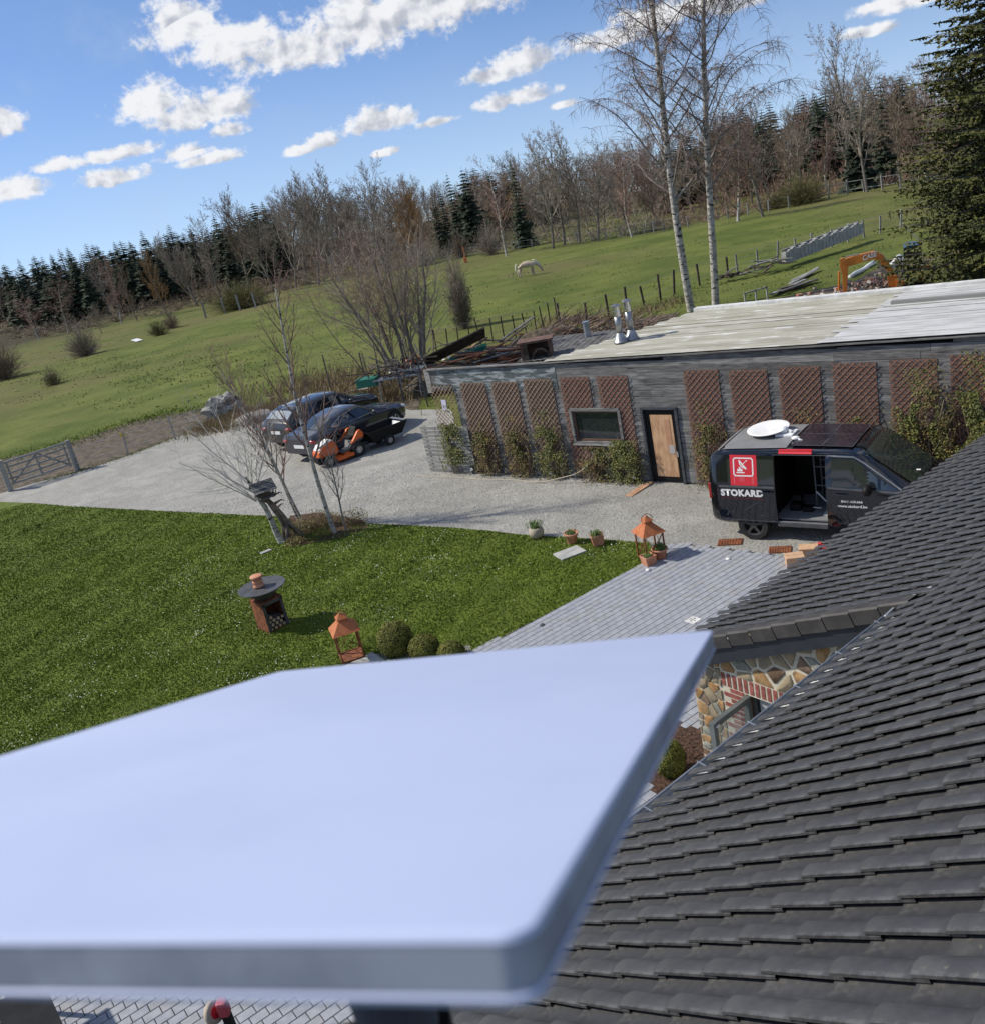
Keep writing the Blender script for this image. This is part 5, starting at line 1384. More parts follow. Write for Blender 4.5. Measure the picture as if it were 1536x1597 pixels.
def wheel(parent, x, y, r, w, sgn, rimm=None, spokes=5, rr=.66):
    M = Matrix.Translation((x, y, r)) @ Matrix.Rotation(R(90), 4, 'X')
    t = MB().lathe([(r * rr, -w / 2), (r * .93, -w / 2), (r, -w * .34), (r, w * .34), (r * .93, w / 2), (r * rr, w / 2)], 28, M, close=False).build('wheel', M_rubber, parent, smooth=True)
    t.data.set_sharp_from_angle(angle=R(40))
    rm = MB(); face = -sgn * w * .42
    rm.lathe([(r * rr + .003, -w * .45), (r * rr - .02, -w * .40), (r * rr - .02, w * .40), (r * rr + .003, w * .45)], 24, M, close=False)
    for k in range(spokes):
        a = 6.283 * k / spokes + .3; c = Vector((math.cos(a), math.sin(a), 0))
        rm.bar(M @ Vector((0, 0, face * .75)), M @ (c * r * rr * .98 + Vector((0, 0, face * .85))), r * .17, .02, up=M.to_3x3() @ Vector((0, 0, 1)))
    rm.lathe([(.0, face * .8 - .01), (r * .2, face * .8 - .01), (r * .2, face * .8 + .01), (0, face * .8 + .01)], 12, M, close=False)
    rm.build('rim', rimm or M_rim, t)
    MB().lathe([(0, -.02), (r * rr * .96, -.02), (r * rr * .96, .02), (0, .02)], 20, M, close=False).build('brake_disc', M_black, t)
    return t
def text_mesh(txt, size, m, name, parent, fn, bold=0.0, width=None, spacing=1.0, extrude=.001):
    cu = bpy.data.curves.new('lettering', 'FONT'); cu.body = txt; cu.size = size; cu.offset = bold; cu.resolution_u = 3; cu.space_character = spacing
    ob = bpy.data.objects.new('lettering_tmp', cu); col.objects.link(ob)
    dg = bpy.context.evaluated_depsgraph_get(); me = bpy.data.meshes.new_from_object(ob.evaluated_get(dg)); bpy.data.objects.remove(ob)
    xs = [v.co.x for v in me.vertices]; ys = [v.co.y for v in me.vertices]; x0, x1, y0 = min(xs), max(xs), min(ys)
    k = (width / (x1 - x0)) if width else 1
    for v in me.vertices: v.co = fn((v.co.x - x0) * k, v.co.y - y0)
    me.update(); me.materials.clear()
    return link(name, me, m, parent)
# ---- the van
VP0 = Vector((4.5, 18.4, 0)); VX, VY = azv(129), azv(39)
van = thing('parked_van', 'black van with red square emblem, white lettering and its side door slid open', 'van', VP0 + VY * .96, heading(VX))
vb = Body([(0, .90), (.12, .95), (4.2, .96), (4.75, .86), (4.95, .70)], [(0, .38), (.3, .33), (4.6, .30), (4.95, .36)],
          [(0, 1.22), (3.3, 1.19), (3.8, 1.12), (4.6, .92), (4.95, .72)],
          [(0, 1.70), (.06, 1.82), (.25, 1.90), (1.5, 1.94), (2.8, 1.93), (3.02, 1.90), (3.2, 1.83), (4.02, 1.22), (4.12, 1.17), (4.6, 1.03), (4.85, .90), (4.95, .76)],
          [(0, .78), (.1, .82), (2.9, .83), (3.2, .82), (4.0, .84), (4.3, .82), (4.95, .64)])
xs = [0, .06, .12, .25, .5, .8, 1.1, 1.40, 1.7, 2.05, 2.40, 2.6, 2.8, 2.93, 3.02, 3.1, 3.2, 3.4, 3.6, 3.8, 3.92, 4.02, 4.12, 4.35, 4.6, 4.75, 4.85, 4.95]
b = vb.shell(xs, hole=(1.40, 2.40, 1, 5)).build('body', M_vanpaint, van, autosmooth=35, smooth=True)
b.data.set_sharp_from_angle(angle=R(32))
# interior seen through the open door
it = MB(); it.box((1.9, -.20, .47), (1.5, 1.3, .03)); it.build('load_floor', M_greypanel, van)
it = MB(); it.box((1.3, -.1, 1.15), (.03, 1.5, 1.4)).box((2.62, -.1, 1.15), (.03, 1.5, 1.4)).box((1.95, .6, 1.15), (1.35, .03, 1.4)).box((1.95, -.1, 1.83), (1.35, 1.4, .02)); it.build('interior_lining', M_black, van)
it = MB(); 
for z in (.98, 1.38, 1.70): it.bar((1.98, .15, z), (2.58, .15, z), .03).bar((1.98, -.25, z), (2.58, -.25, z), .02)
for x in (1.98, 2.56):
    for y in (.15, -.25): it.bar((x, y, .48), (x, y, 1.72), .025)
it.build('shelf_rack', mat('rack_grey', (.10, .105, .12), rough=.5), van)
it = MB()
for k in range(26): it.leaf(Vector((random.uniform(2.0, 2.5), random.uniform(-.2, .1), random.uniform(.52, .95))), random.uniform(.06, .14))
it.build('green_sheeting', mat('dark_green_sheeting', (.01, .05, .03), rough=.5), van)
MB().box((1.6, -.35, .56), (.22, .25, .14)).box((1.62, -.3, .74), (.18, .2, .12)).box((1.85, -.4, .53), (.2, .2, .1)).build('tool_boxes', M_black, van, bevel=.01)
MB().bar((2.0, -.3, .86), (2.42, -.5, .56), .02).bar((1.92, -.42, .56), (2.12, -.42, .56), .03, .012).build('white_rod', M_white, van)
MB().box((2.30, -.50, .50), (.18, .3, .02)).build('white_sheet', M_white_dirty, van)
MB().box((1.9, -.93, .40), (1.0, .10, .10)).build('door_step', M_darksteel, van, bevel=.01)
MB().bar((1.4, -.965, .455), (2.4, -.965, .455), .02).build('step_trim', M_zinc, van)
# slid-back side door
sd = vb.drape([(.19, .43), (1.42, .43)], [(.19, 1.83), (1.42, 1.83)], -1, .05, 8, 8).build('sliding_door', M_vanpaint, van, smooth=True); sd.data.set_sharp_from_angle(angle=R(35))
vb.drape([(.44, 1.25), (1.40, 1.25)], [(.44, 1.76), (1.40, 1.76)], -1, .0512, 8, 4, False).build('window', M_glass, sd)
vb.drape([(.24, 1.175), (1.40, 1.175)], [(.24, 1.215), (1.40, 1.215)], -1, .056, 8, 1).build('waist_rail', M_darksteel, sd)
MB().tube([(1.10, -1.03, 1.10), (1.16, -1.06, 1.10), (1.32, -1.06, 1.10), (1.38, -1.03, 1.10)], .02, 6).build('handle', M_vanpaint, sd)
# emblem
EMB = vb.drape([(.50, 1.22), (1.06, 1.22)], [(.50, 1.845), (1.06, 1.845)], -1, .0535, 6, 8, False).build('emblem', M_red, sd)
def on_side(x, z, off): return Vector((x, -(vb.side(x, z) + off), z))
def line_side(mb, pts, w, off, closed=False):
    pts = list(pts) + ([pts[0]] if closed else [])
    for (a, b) in zip(pts, pts[1:]):
        d = Vector((b[0] - a[0], b[1] - a[1])); L = d.length
        if L < 1e-5: continue
        n = Vector((-d.y, d.x)) / L * w / 2; e = d / L * w * .3
        q = [(a[0] - n.x - e.x, a[1] - n.y - e.y), (b[0] - n.x + e.x, b[1] - n.y + e.y), (b[0] + n.x + e.x, b[1] + n.y + e.y), (a[0] + n.x - e.x, a[1] + n.y - e.y)]
        mb.add([on_side(p[0], p[1], off) for p in q], [(0, 1, 2, 3)])
mb = MB(); cr_ = .03; x0, x1, z0, z1 = .58, .98, 1.42, 1.78
fr_ = [(x0 + cr_, z0), (x1 - cr_, z0), (x1, z0 + cr_), (x1, z1 - cr_), (x1 - cr_, z1), (x0 + cr_, z1), (x0, z1 - cr_), (x0, z0 + cr_)]
line_side(mb, fr_, .026, .0552, True)
line_side(mb, [(.70, 1.73), (.71, 1.66), (.76, 1.60), (.84, 1.565)], .022, .0552); line_side(mb, [(.70, 1.73), (.84, 1.565)], .03, .0552)
line_side(mb, [(.77, 1.655), (.83, 1.71)], .012, .0552); line_side(mb, [(.845, 1.72), (.86, 1.735)], .022, .0552)
line_side(mb, [(.70, 1.60), (.70, 1.55)], .02, .0552); line_side(mb, [(.67, 1.535), (.75, 1.535)], .05, .0552); line_side(mb, [(.64, 1.485), (.80, 1.485)], .022, .0552); line_side(mb, [(.73, 1.60), (.73, 1.55)], .012, .0552)
mb.build('emblem_drawing', M_white, EMB)
mb = MB()
for x in (.70, .73, .76, .79): line_side(mb, [(x, 1.40), (x, 1.30)], .01, .0552)
line_side(mb, [(.585, 1.40), (.585, 1.26)], .018, .0552); line_side(mb, [(.975, 1.40), (.975, 1.26)], .018, .0552)
mb.build('emblem_reflection', mat('pink_print', (.72, .16, .19), rough=.4), EMB)
text_mesh('STOKARD', .19, M_white, 'lettering', sd, lambda x, y: on_side(.27 + x, .985 + y, .0525) + Vector((0, 0, 0)), bold=.010, width=.90, spacing=1.10)
text_mesh('SATELLITE & NETWORK', .05, M_red_dim, 'small_lettering', sd, lambda x, y: on_side(.27 + x, .925 + y, .0525), width=.90, spacing=1.2)
text_mesh('0497.450.666', .065, M_white, 'telephone_lettering', van, lambda x, y: on_side(2.68 + x, .925 + y, .006), bold=.001, width=.40)
text_mesh('www.stokard.be', .08, M_white, 'web_lettering', van, lambda x, y: on_side(2.61 + x, .825 + y, .006), bold=.001, width=.55)
mb = MB()
for r_ in (.09, .15, .21): line_side(mb, [(.40 + r_ * math.cos(a), .72 + r_ * math.sin(a)) for a in [R(-50 + 14 * k) for k in range(11)]], .014, .058)
line_side(mb, [(.36, .72), (.42, .66), (.36, .56)], .03, .058)
line_side(mb, [(.72, .66), (1.04, .86), (1.26, .62), (.96, .46)], .014, .058, True); line_side(mb, [(.76, .70), (1.08, .90)], .012, .058); line_side(mb, [(1.20, .60), (1.42, .44)], .012, .058)
mb.build('outline_drawings', M_greyline, sd)
mb = MB()
for r_ in (.14, .24, .33, .42): line_side(mb, [(2.48 + r_ * math.cos(a), .44 + r_ * math.sin(a)) for a in [R(4 + 9 * k) for k in range(10)]], .014, .007)
line_side(mb, [(3.24, .78), (3.34, .62), (3.20, .56), (3.12, .70)], .012, .007, True); line_side(mb, [(3.0, .62), (3.16, .50), (3.06, .42), (2.9, .52)], .012, .007, True)
mb.build('outline_drawings', M_greyline, van)
# front door, glass, pillars
vb.drape([(2.52, 1.24), (3.36, 1.24)], [(2.52, 1.80), (2.95, 1.78), (3.10, 1.66), (3.36, 1.42)], -1, .008, 12, 5).build('side_window', M_glass, van)
vb.drape([(3.42, 1.20), (3.72, 1.18)], [(3.42, 1.40), (3.72, 1.20)], -1, .008, 6, 2).build('quarter_window', M_glass, van)
vb.drape([(2.56, 1.24), (3.6, 1.24)], [(2.56, 1.80), (2.95, 1.78), (3.10, 1.66), (3.6, 1.3)], 1, .008, 12, 5).build('side_window', M_glass, van)
for sg in (-1, 1):
    mb = MB()
    P = [(2.45, 1.84), (2.95, 1.82), (3.14, 1.70), (3.45, 1.46), (3.78, 1.21)]
    for a, b in zip(P, P[1:]): 
        A = Vector((a[0], sg * (vb.side(a[0], a[1]) + .012), a[1])); B = Vector((b[0], sg * (vb.side(b[0], b[1]) + .012), b[1])); mb.bar(A, B, .03, .02)
    mb.build('window_frame_highlight', M_zinc, van)  # pale zinc strips stand in for the bright reflection along the pillars
vb.drape([(2.43, 1.19), (3.7, 1.14)], [(2.43, 1.225), (3.7, 1.175)], -1, .006, 10, 1).build('waist_rail', M_darksteel, van)
for x in (2.42, 3.74):
    MB().add([on_side(x, z, .003) for z in (.42, .8, 1.2)] + [on_side(x + .012, z, .003) for z in (.42, .8, 1.2)], [(0, 1, 4, 3), (1, 2, 5, 4)]).build('door_gap', M_black, van)
mb = MB()
line_side(mb, [(1.395, .44), (1.395, 1.84), (2.43, 1.84), (2.43, .44)], .012, .004); line_side(mb, [(2.46, .42), (2.46, 1.82), (2.95, 1.80)], .010, .004); line_side(mb, [(.19, 1.80), (.19, .46), (1.40, .46)], .010, .0525)
line_side(mb, [(.02, .52), (.17, .52)], .010, .004); line_side(mb, [(.12, .6), (.12, 1.75)], .010, .004); mb.build('panel_edges', mat('panel_edge_sheen', (.10, .11, .13), rough=.25, coat=1), van)  # paler lines paint a sheen along the door and panel edges
MB().tube([(2.58, -.965, 1.09), (2.62, -1.0, 1.09), (2.76, -1.0, 1.09), (2.80, -.965, 1.09)], .018, 6).build('door_handle', M_vanpaint, van)
mr = MB().blob((3.22, -1.10, 1.25), .09, .14, .11, .05, seed=2).build('wing_mirror', M_black, van, smooth=True); 
mr = MB().blob((3.22, 1.10, 1.25), .09, .14, .11, .05, seed=2).build('wing_mirror', M_black, van, smooth=True)
vb.lid(3.12, 4.04, lambda x: -.74, lambda x: .74, .012, 10, 10).build('windscreen', M_glass_green, van, smooth=True)
MB().box((3.92, -.2, 1.345), (.08, .06, .005)).build('parking_card', M_white, van)
for y in (-.5, .1): MB().bar((4.06, y, 1.215), (3.98, y + .55, 1.275), .018, .012).build('wiper', M_black, van)
vb.lid(4.25, 4.52, lambda x: -.16, lambda x: .20, .008).build('bonnet_emblem', M_red, van)
mb = MB(); 
for (a, b) in (((4.29, -.11), (4.29, .15)), ((4.47, -.11), (4.47, .15)), ((4.29, -.11), (4.47, -.11)), ((4.29, .15), (4.47, .15)), ((4.33, -.04), (4.42, .06))): mb.bar((a[0], a[1], vb.topz(a[0], a[1]) + .014), (b[0], b[1], vb.topz(b[0], b[1]) + .014), .02, .002)
mb.build('bonnet_emblem_drawing', M_white, van)
for sg in (-1, 1):
    MB().blob((4.72, sg * .70, .82), .16, .14, .10, 0).build('headlight', mat('headlight', (.5, .52, .55), rough=.1, coat=1), van, smooth=True)
    MB().box((-.0, sg * .86, 1.05), (.06, .10, .34)).build('tail_light', mat('tail_light', (.35, .01, .01), rough=.2, coat=1), van, bevel=.015)
for x, y, sg in ((.87, -.86, -1), (4.05, -.86, -1), (.87, .86, 1), (4.05, .86, 1)):
    wheel(van, x, y, .33, .22, sg, M_rim if x > 1 else mat('dark_rim', (.05, .05, .05), rough=.4), 5)
    M = Matrix.Translation((x, sg * (.965 if sg < 0 else .965), .36)) @ Matrix.Rotation(R(90), 4, 'X')
# roof fittings
vb.lid(.18, 1.62, lambda x: -.72, lambda x: .72, .012).build('roof_panel', M_greypanel, van)
for i, (xa, xb) in enumerate(((1.72, 2.30), (2.32, 2.88))):
    sp_ = vb.lid(xa, xb, lambda x: -.66, lambda x: .66, .03).build('solar_panel', mat('solar_cells', (.012, .010, .018), (.03, .02, .03), 3, .25, coat=.6), van)
    mb = MB()
    for y in (-.66, 0, .66): mb.bar((xa, y, vb.topz(xa, y) + .034), (xb, y, vb.topz(xb, y) + .034), .014, .006)
    for x in (xa, xb): mb.bar((x, -.66, vb.topz(x, .4) + .03), (x, .66, vb.topz(x, .4) + .03), .014, .006)
    mb.build('panel_frame', M_darksteel, sp_)
vb.drape([(1.50, 1.865), (2.15, 1.865)], [(1.50, 1.905), (2.15, 1.905)], -1, .012, 6, 2).build('red_roof_strip', M_red, van)
MB().bar((1.50, -.79, 1.915), (2.15, -.79, 1.92), .07, .03).build('red_roof_strip', M_red, van)
# satellite dish folded flat on the van roof
MD = Matrix.Translation((.98, .12, 2.03)) @ Matrix.Rotation(R(-3), 4, 'Y') @ Matrix.Rotation(R(4), 4, 'X')
sat = thing('flat_satellite_dish', 'white round satellite dish folded flat on the rear of the van roof', 'satellite dish', VP0 + VY * .96, heading(VX))
MB().lathe([(.0, -.02), (.28, .0), (.425, .035), (.435, .045), (.42, .05), (.28, .015), (.0, -.005)], 40, MD, close=False).build('reflector', M_white, sat, smooth=True)
MB().box((1.38, .05, 1.985), (.36, .40, .05)).build('mount_plate', M_white, sat, bevel=.015)
mb = MB().blob((1.32, .05, 2.06), .10, .13, .07, 0).bar((1.26, -.05, 2.04), (1.08, .02, 2.05), .07, .05).bar((1.36, .1, 2.05), (1.50, .0, 2.02), .05); mb.build('motor_housing', M_white, sat, smooth=False)
lnb = MB().blob((1.68, -.30, 2.0), .09, .06, .045, 0).bar((1.68, -.3, 2.0), (1.84, -.38, 1.98), .03).build('roof_antenna', M_white, van, smooth=True)

# ---- parked cars
def car(root, L, kind, paint):
    if kind == 'coupe':
        b = Body([(0, .78), (.15, .88), (1.0, .91), (3.9, .90), (4.4, .80), (L, .62)], [(0, .36), (.3, .26), (L - .3, .22), (L, .30)],
                 [(0, .88), (.4, .93), (2.6, .90), (3.6, .80), (4.4, .66), (L, .55)],
                 [(0, .86), (.05, .98), (.45, 1.03), (1.25, 1.27), (1.9, 1.36), (2.4, 1.34), (3.25, .99), (3.45, .95), (4.3, .80), (L - .08, .68), (L, .58)],
                 [(0, .74), (.4, .74), (1.2, .60), (2.4, .60), (3.25, .74), (3.8, .76), (4.3, .70), (L, .55)])
    else:
        b = Body([(0, .80), (.15, .90), (1.0, .92), (3.9, .91), (4.4, .82), (L, .64)], [(0, .40), (.3, .30), (L - .3, .26), (L, .34)],
                 [(0, .98), (.4, 1.02), (2.8, .98), (3.6, .90), (4.4, .76), (L, .62)],
                 [(0, .92), (.04, 1.08), (.16, 1.18), (.52, 1.44), (.8, 1.52), (2.2, 1.54), (2.6, 1.50), (3.35, 1.10), (3.5, 1.06), (4.3, .90), (L - .08, .74), (L, .64)],
                 [(0, .76), (.3, .70), (.7, .62), (2.5, .63), (3.35, .76), (3.8, .78), (4.3, .72), (L, .58)])
    n = 44; xs = sorted(set([round(L * i / n, 3) for i in range(n + 1)] + [t[0] for t in b.top]))
    s = b.shell(xs).build('body', paint, root, smooth=True); s.data.set_sharp_from_angle(angle=R(40))
    if kind == 'coupe':
        b.lid(.50, 1.22, lambda x: -.56, lambda x: .56, .01).build('rear_window', M_glass, root, smooth=True)
        b.lid(2.48, 3.20, lambda x: -.58, lambda x: .58, .01).build('windscreen', M_glass_green, root, smooth=True)
        lo = [(.95, 1.02), (1.15, .97), (2.95, .95)]; hi = [(.95, 1.04), (1.5, 1.22), (2.0, 1.29), (2.4, 1.27), (2.95, .99)]
    else:
        b.lid(.20, .50, lambda x: -.60, lambda x: .60, .01).build('rear_window', mat('rear_glass_painted_reflection', (.30, .33, .36), rough=.12, coat=1), root, smooth=True)  # pale base colour paints a bright reflection on the rear glass
        b.lid(2.66, 3.28, lambda x: -.6, lambda x: .6, .01).build('windscreen', M_glass_green, root, smooth=True)
        b.lid(1.0, 2.0, lambda x: -.4, lambda x: .4, .008).build('sunroof', M_glass, root, smooth=True)
        lo = [(.55, 1.09), (3.1, 1.05)]; hi = [(.55, 1.30), (.8, 1.44), (2.4, 1.45), (3.1, 1.09)]
    for sg in (-1, 1):
        b.drape(lo, hi, sg, .006, 16, 3).build('side_window', M_glass, root)
        mb = MB(); pts = hi + list(reversed(lo)) + [hi[0]]
        for p, q in zip(pts, pts[1:]):
            for k in range(3):
                a = (p[0] + (q[0] - p[0]) * k / 3, p[1] + (q[1] - p[1]) * k / 3); c = (p[0] + (q[0] - p[0]) * (k + 1) / 3, p[1] + (q[1] - p[1]) * (k + 1) / 3)
                mb.bar((a[0], sg * (b.side(*a) + .01), a[1]), (c[0], sg * (b.side(*c) + .01), c[1]), .022, .012)
        mb.build('window_trim', M_chrome if kind == 'coupe' else M_darksteel, root)
        xm = (lo[0][0] + lo[-1][0]) / 2 + .05
        MB().bar((xm, sg * (b.side(xm, 1.0) + .010), lo[0][1]), (xm - .12, sg * (b.side(xm, 1.25) + .012), 1.27 if kind == 'coupe' else 1.44), .06, .012).build('door_pillar', M_black, root)
        for xx in (xm, lo[-1][0] - .25):
            MB().add([(xx, sg * (b.side(xx, z) + .003), z) for z in (.38, .65, lo[0][1] - .06)] + [(xx + .01, sg * (b.side(xx + .01, z) + .003), z) for z in (.38, .65, lo[0][1] - .06)], [(0, 1, 4, 3), (1, 2, 5, 4)]).build('door_gap', M_black, root)
        zt = .80 if kind == 'coupe' else .90
        MB().blob((.06, sg * .66, zt), .09, .20, .075, 0).build('tail_light', mat('tail_light', (.35, .01, .01), rough=.2, coat=1), root, smooth=True)
        MB().blob((L - .22, sg * .66, .66 if kind == 'coupe' else .74), .2, .14, .07, 0).build('headlight', mat('headlight', (.5, .52, .55), rough=.1, coat=1), root, smooth=True)
        MB().blob((lo[-1][0] - .18, sg * 1.0, lo[-1][1] + .03), .08, .10, .065, 0).build('wing_mirror', paint, root, smooth=True)
        for x in (.88, L - .88):
            MA = Matrix.Translation((x, sg * (b.side(x, .5) + .004), .34)) @ Matrix.Rotation(R(90), 4, 'X')
            MB().lathe([(0, -.004), (.385, -.004), (.385, .004), (0, .004)], 28, MA, close=False).build('wheel_arch', M_black, root)
            wheel(root, x, sg * (b.side(x, .5) - .07), .325, .2, sg, None, 7, .72)
    MB().box((-.012, 0, .62 if kind == 'coupe' else .78), (.02, .52, .11)).build('number_plate', M_white, root)
    return b
CD = azv(43); CLf = Vector((-CD.y, CD.x, 0))
Wf = G(619, 669) ; CL = 4.6
root = Wf - CD * (CL - .88) + CLf * .86
c2_ = thing('parked_coupe', 'dark blue-grey coupe with chrome window line parked nearest to the shed', 'car', (root.x, root.y, 0), heading(CD)); car(c2_, CL, 'coupe', M_carpaint)
P = G(462, 698, .25); root = P + CLf * .9
c1_ = thing('parked_hatchback', 'black car with reflecting rear window parked left of the coupe', 'car', (root.x, root.y, 0), heading(CD)); car(c1_, 4.5, 'hatch', M_carblack)

# ---- ride-on mower
MX = azv(-125); MYl = Vector((-MX.y, MX.x, 0)); Pr = G(562, 711)
root = Pr - MYl * .40
mow = thing('ride_on_mower', 'orange ride-on lawn mower with white bonnet top standing before the coupe', 'lawn mower', (root.x, root.y, 0), heading(MX))
for x, y, sg, r_ in ((0, .40, 1, .245), (0, -.40, -1, .245), (1.10, .36, 1, .19), (1.10, -.36, -1, .19)): wheel(mow, x, y, r_, .17 if x == 0 else .12, sg, M_rim, 6, .48)
MB().prism([(.62, .42), (.66, .70), (.80, .78), (1.22, .66), (1.36, .52), (1.38, .34), (.64, .32)], -.23, .23).build('bonnet', M_orange, mow, bevel=.03)
MB().prism([(.70, .77), (.80, .83), (1.20, .73), (1.33, .58), (1.22, .66), (.80, .775)], -.19, .19).build('bonnet_top', M_white, mow, bevel=.012)
MB().box((1.40, 0, .30), (.10, .5, .16)).build('bumper', M_black, mow, bevel=.02)
MB().bar((.62, 0, .7), (.45, 0, .90), .05).build('steering_column', M_black, mow)
MB().tube([Vector((.43 + .13 * math.cos(a) * .8, .17 * math.sin(a), .93 + .10 * math.cos(a))) for a in [6.283 * k / 16 for k in range(17)]], .016, 6).build('steering_wheel', M_black, mow)
MB().prism([(-.28, .52), (-.30, .60), (-.08, .64), (.14, .56), (.30, .40), (.62, .36), (.62, .30), (.25, .30), (.0, .48)], -.40, .40).build('fender', M_darksteel, mow, bevel=.02)
MB().prism([(-.22, .62), (.12, .60), (.16, .66), (-.06, .70), (-.20, .95), (-.28, .93)], -.20, .20).build('seat', M_black, mow, bevel=.03)
for sg in (-1, 1): MB().prism([(-.30, .58), (-.34, .72), (-.24, .86), (-.14, .84), (.10, .60), (.22, .50), (.14, .48), (-.10, .58)], sg * .36 - .05, sg * .36 + .05).build('side_cover', M_orange, mow, bevel=.02)
MB().prism([(.22, .12), (.24, .24), (.80, .24), (.84, .12)], -.50, .52).build('mowing_deck', M_orange, mow, bevel=.03)
MB().lathe([(.13, .22), (.11, .29), (0, .30)], 14, Matrix.Translation((.4, .3, 0))).lathe([(.13, .22), (.11, .29), (0, .30)], 14, Matrix.Translation((.6, -.25, 0))).build('blade_cover', M_orange, mow)
MB().box((.5, 0, .34), (1.3, .22, .12)).build('chassis', M_black, mow)
# ---- tipping trailer
Pt = G(610, 694); root = Pt - MYl * .36
tr_l = thing('garden_trailer', 'small black tipping trailer hitched behind the orange mower', 'trailer', (root.x, root.y, 0), heading(MX))
for sg in (-1, 1): wheel(tr_l, 0, sg * .38, .19, .11, sg, M_rim, 6, .48)
mb = MB()
o0 = [(-.55, -.38), (.62, -.38), (.62, .38), (-.55, .38)]; o1 = [(-.80, -.46), (.78, -.46), (.78, .46), (-.80, .46)]
vs = [(x, y, .28) for x, y in o0] + [(x, y, .68) for x, y in o1] + [(x * .97, y * .95, .68) for x, y in o1] + [(x * .96, y * .93, .31) for x, y in o0]
mb.add(vs, [(3, 2, 1, 0)] + [(k, (k + 1) % 4, 4 + (k + 1) % 4, 4 + k) for k in range(4)] + [(4 + k, 4 + (k + 1) % 4, 8 + (k + 1) % 4, 8 + k) for k in range(4)] + [(8 + k, 8 + (k + 1) % 4, 12 + (k + 1) % 4, 12 + k) for k in range(4)] + [(12, 13, 14, 15)])
mb.build('tub', M_black, tr_l)
MB().add([(-.775, -.43, .67), (-.775, .43, .67), (-.56, .36, .40), (-.56, -.36, .40)], [(0, 1, 2, 3)]).box((-.72, 0, .69), (.12, .9, .012)).build('light_end_board', M_zinc, tr_l)
MB().bar((.5, 0, .25), (1.25, 0, .26), .04).bar((0, -.38, .19), (0, .38, .19), .035).bar((0, 0, .19), (0, 0, .3), .1).build('drawbar', M_black, tr_l)

# ---- excavator behind the shed
EO = G(1392, 452); EN = azv(25); EXv = azv(115)
dg = thing('mini_excavator', 'orange excavator with folded arm working on rubble behind the shed roof', 'excavator', EO, heading(EXv))
def ec(x, y): p = hit(1200 + x / 4.571, 340 + y / 4.571, EO, EN) - EO; return (p.dot(EXv), p.z)
def eprism(pts, y0, y1, name, m, par=None): return MB().prism([ec(*p) for p in pts], y0, y1).build(name, m, par or dg, bevel=.012)
bm_ = eprism([(530, 290), (600, 268), (735, 236), (765, 240), (805, 262), (905, 400), (880, 425), (835, 372), (770, 300), (740, 288), (640, 318), (560, 342), (520, 312)], -.16, .16, 'boom', M_orange_digger)
eprism([(500, 292), (525, 282), (560, 318), (554, 400), (550, 520), (520, 522), (516, 390), (498, 345)], -.13, .13, 'arm', M_orange_digger)
MB().tube([Vector((ec(494, 380)[0], 0, ec(494, 380)[1])), Vector((ec(490, 515)[0], 0, ec(490, 515)[1]))], .045, 8).build('bucket_ram', M_orange_digger, dg)
mb = MB(); 
for a, b in (((540, 274), (640, 254)), ((760, 320), (830, 410)), ((775, 315), (842, 405))): mb.tube([Vector((ec(*a)[0], -.1, ec(*a)[1])), Vector((ec(*b)[0], -.1, ec(*b)[1]))], .03, 6)
mb.build('hydraulic_ram', M_zinc, dg)
text_mesh('CASE', .30, M_white, 'lettering', dg, lambda x, y: Vector((ec(662, 300)[0] + x * .98 - .1 * 0, -.165, ec(662, 303)[1] + y + x * .22)), bold=.008, width=.56)
eprism([(835, 400), (905, 405), (925, 440), (900, 492), (845, 480)], -.25, .25, 'slew_bracket', M_orange_digger)
eprism([(905, 430), (950, 440), (1005, 470), (1010, 500), (900, 505)], -.7, .7, 'dozer_blade', M_orange_digger)
cab = eprism([(952, 200), (985, 182), (1075, 178), (1085, 330), (1080, 420), (960, 425), (945, 330)], -.55, .55, 'cab', mat('dark_teal_cab', (.015, .05, .05), rough=.3, coat=.6))
for y in (-.56,): MB().add([Vector((ec(*p)[0], y, ec(*p)[1])) for p in ((965, 215), (1035, 205), (1040, 320), (962, 325))], [(0, 1, 2, 3)]).build('cab_window', M_glass, cab)
MB().bar(Vector((ec(950, 195)[0], -.5, ec(0, 175)[1])), Vector((ec(1090, 170)[0], -.5, ec(1090, 172)[1])), .05).build('cab_roof_rail', M_white_dirty, cab)
eprism([(1060, 330), (1160, 320), (1170, 430), (1050, 440)], -.6, .6, 'engine_cover', M_orange_digger)
for sg in (-1, 1):
    MB().prism([ec(925, 470), ec(960, 445), ec(1130, 430), ec(1165, 470), ec(1140, 505), ec(950, 512)], sg * .6 - .15, sg * .6 + .15).build('track', M_black, dg, bevel=.03)
# ================================================================== YARD, GARDEN AND FIELD OBJECTS
random.seed(99)
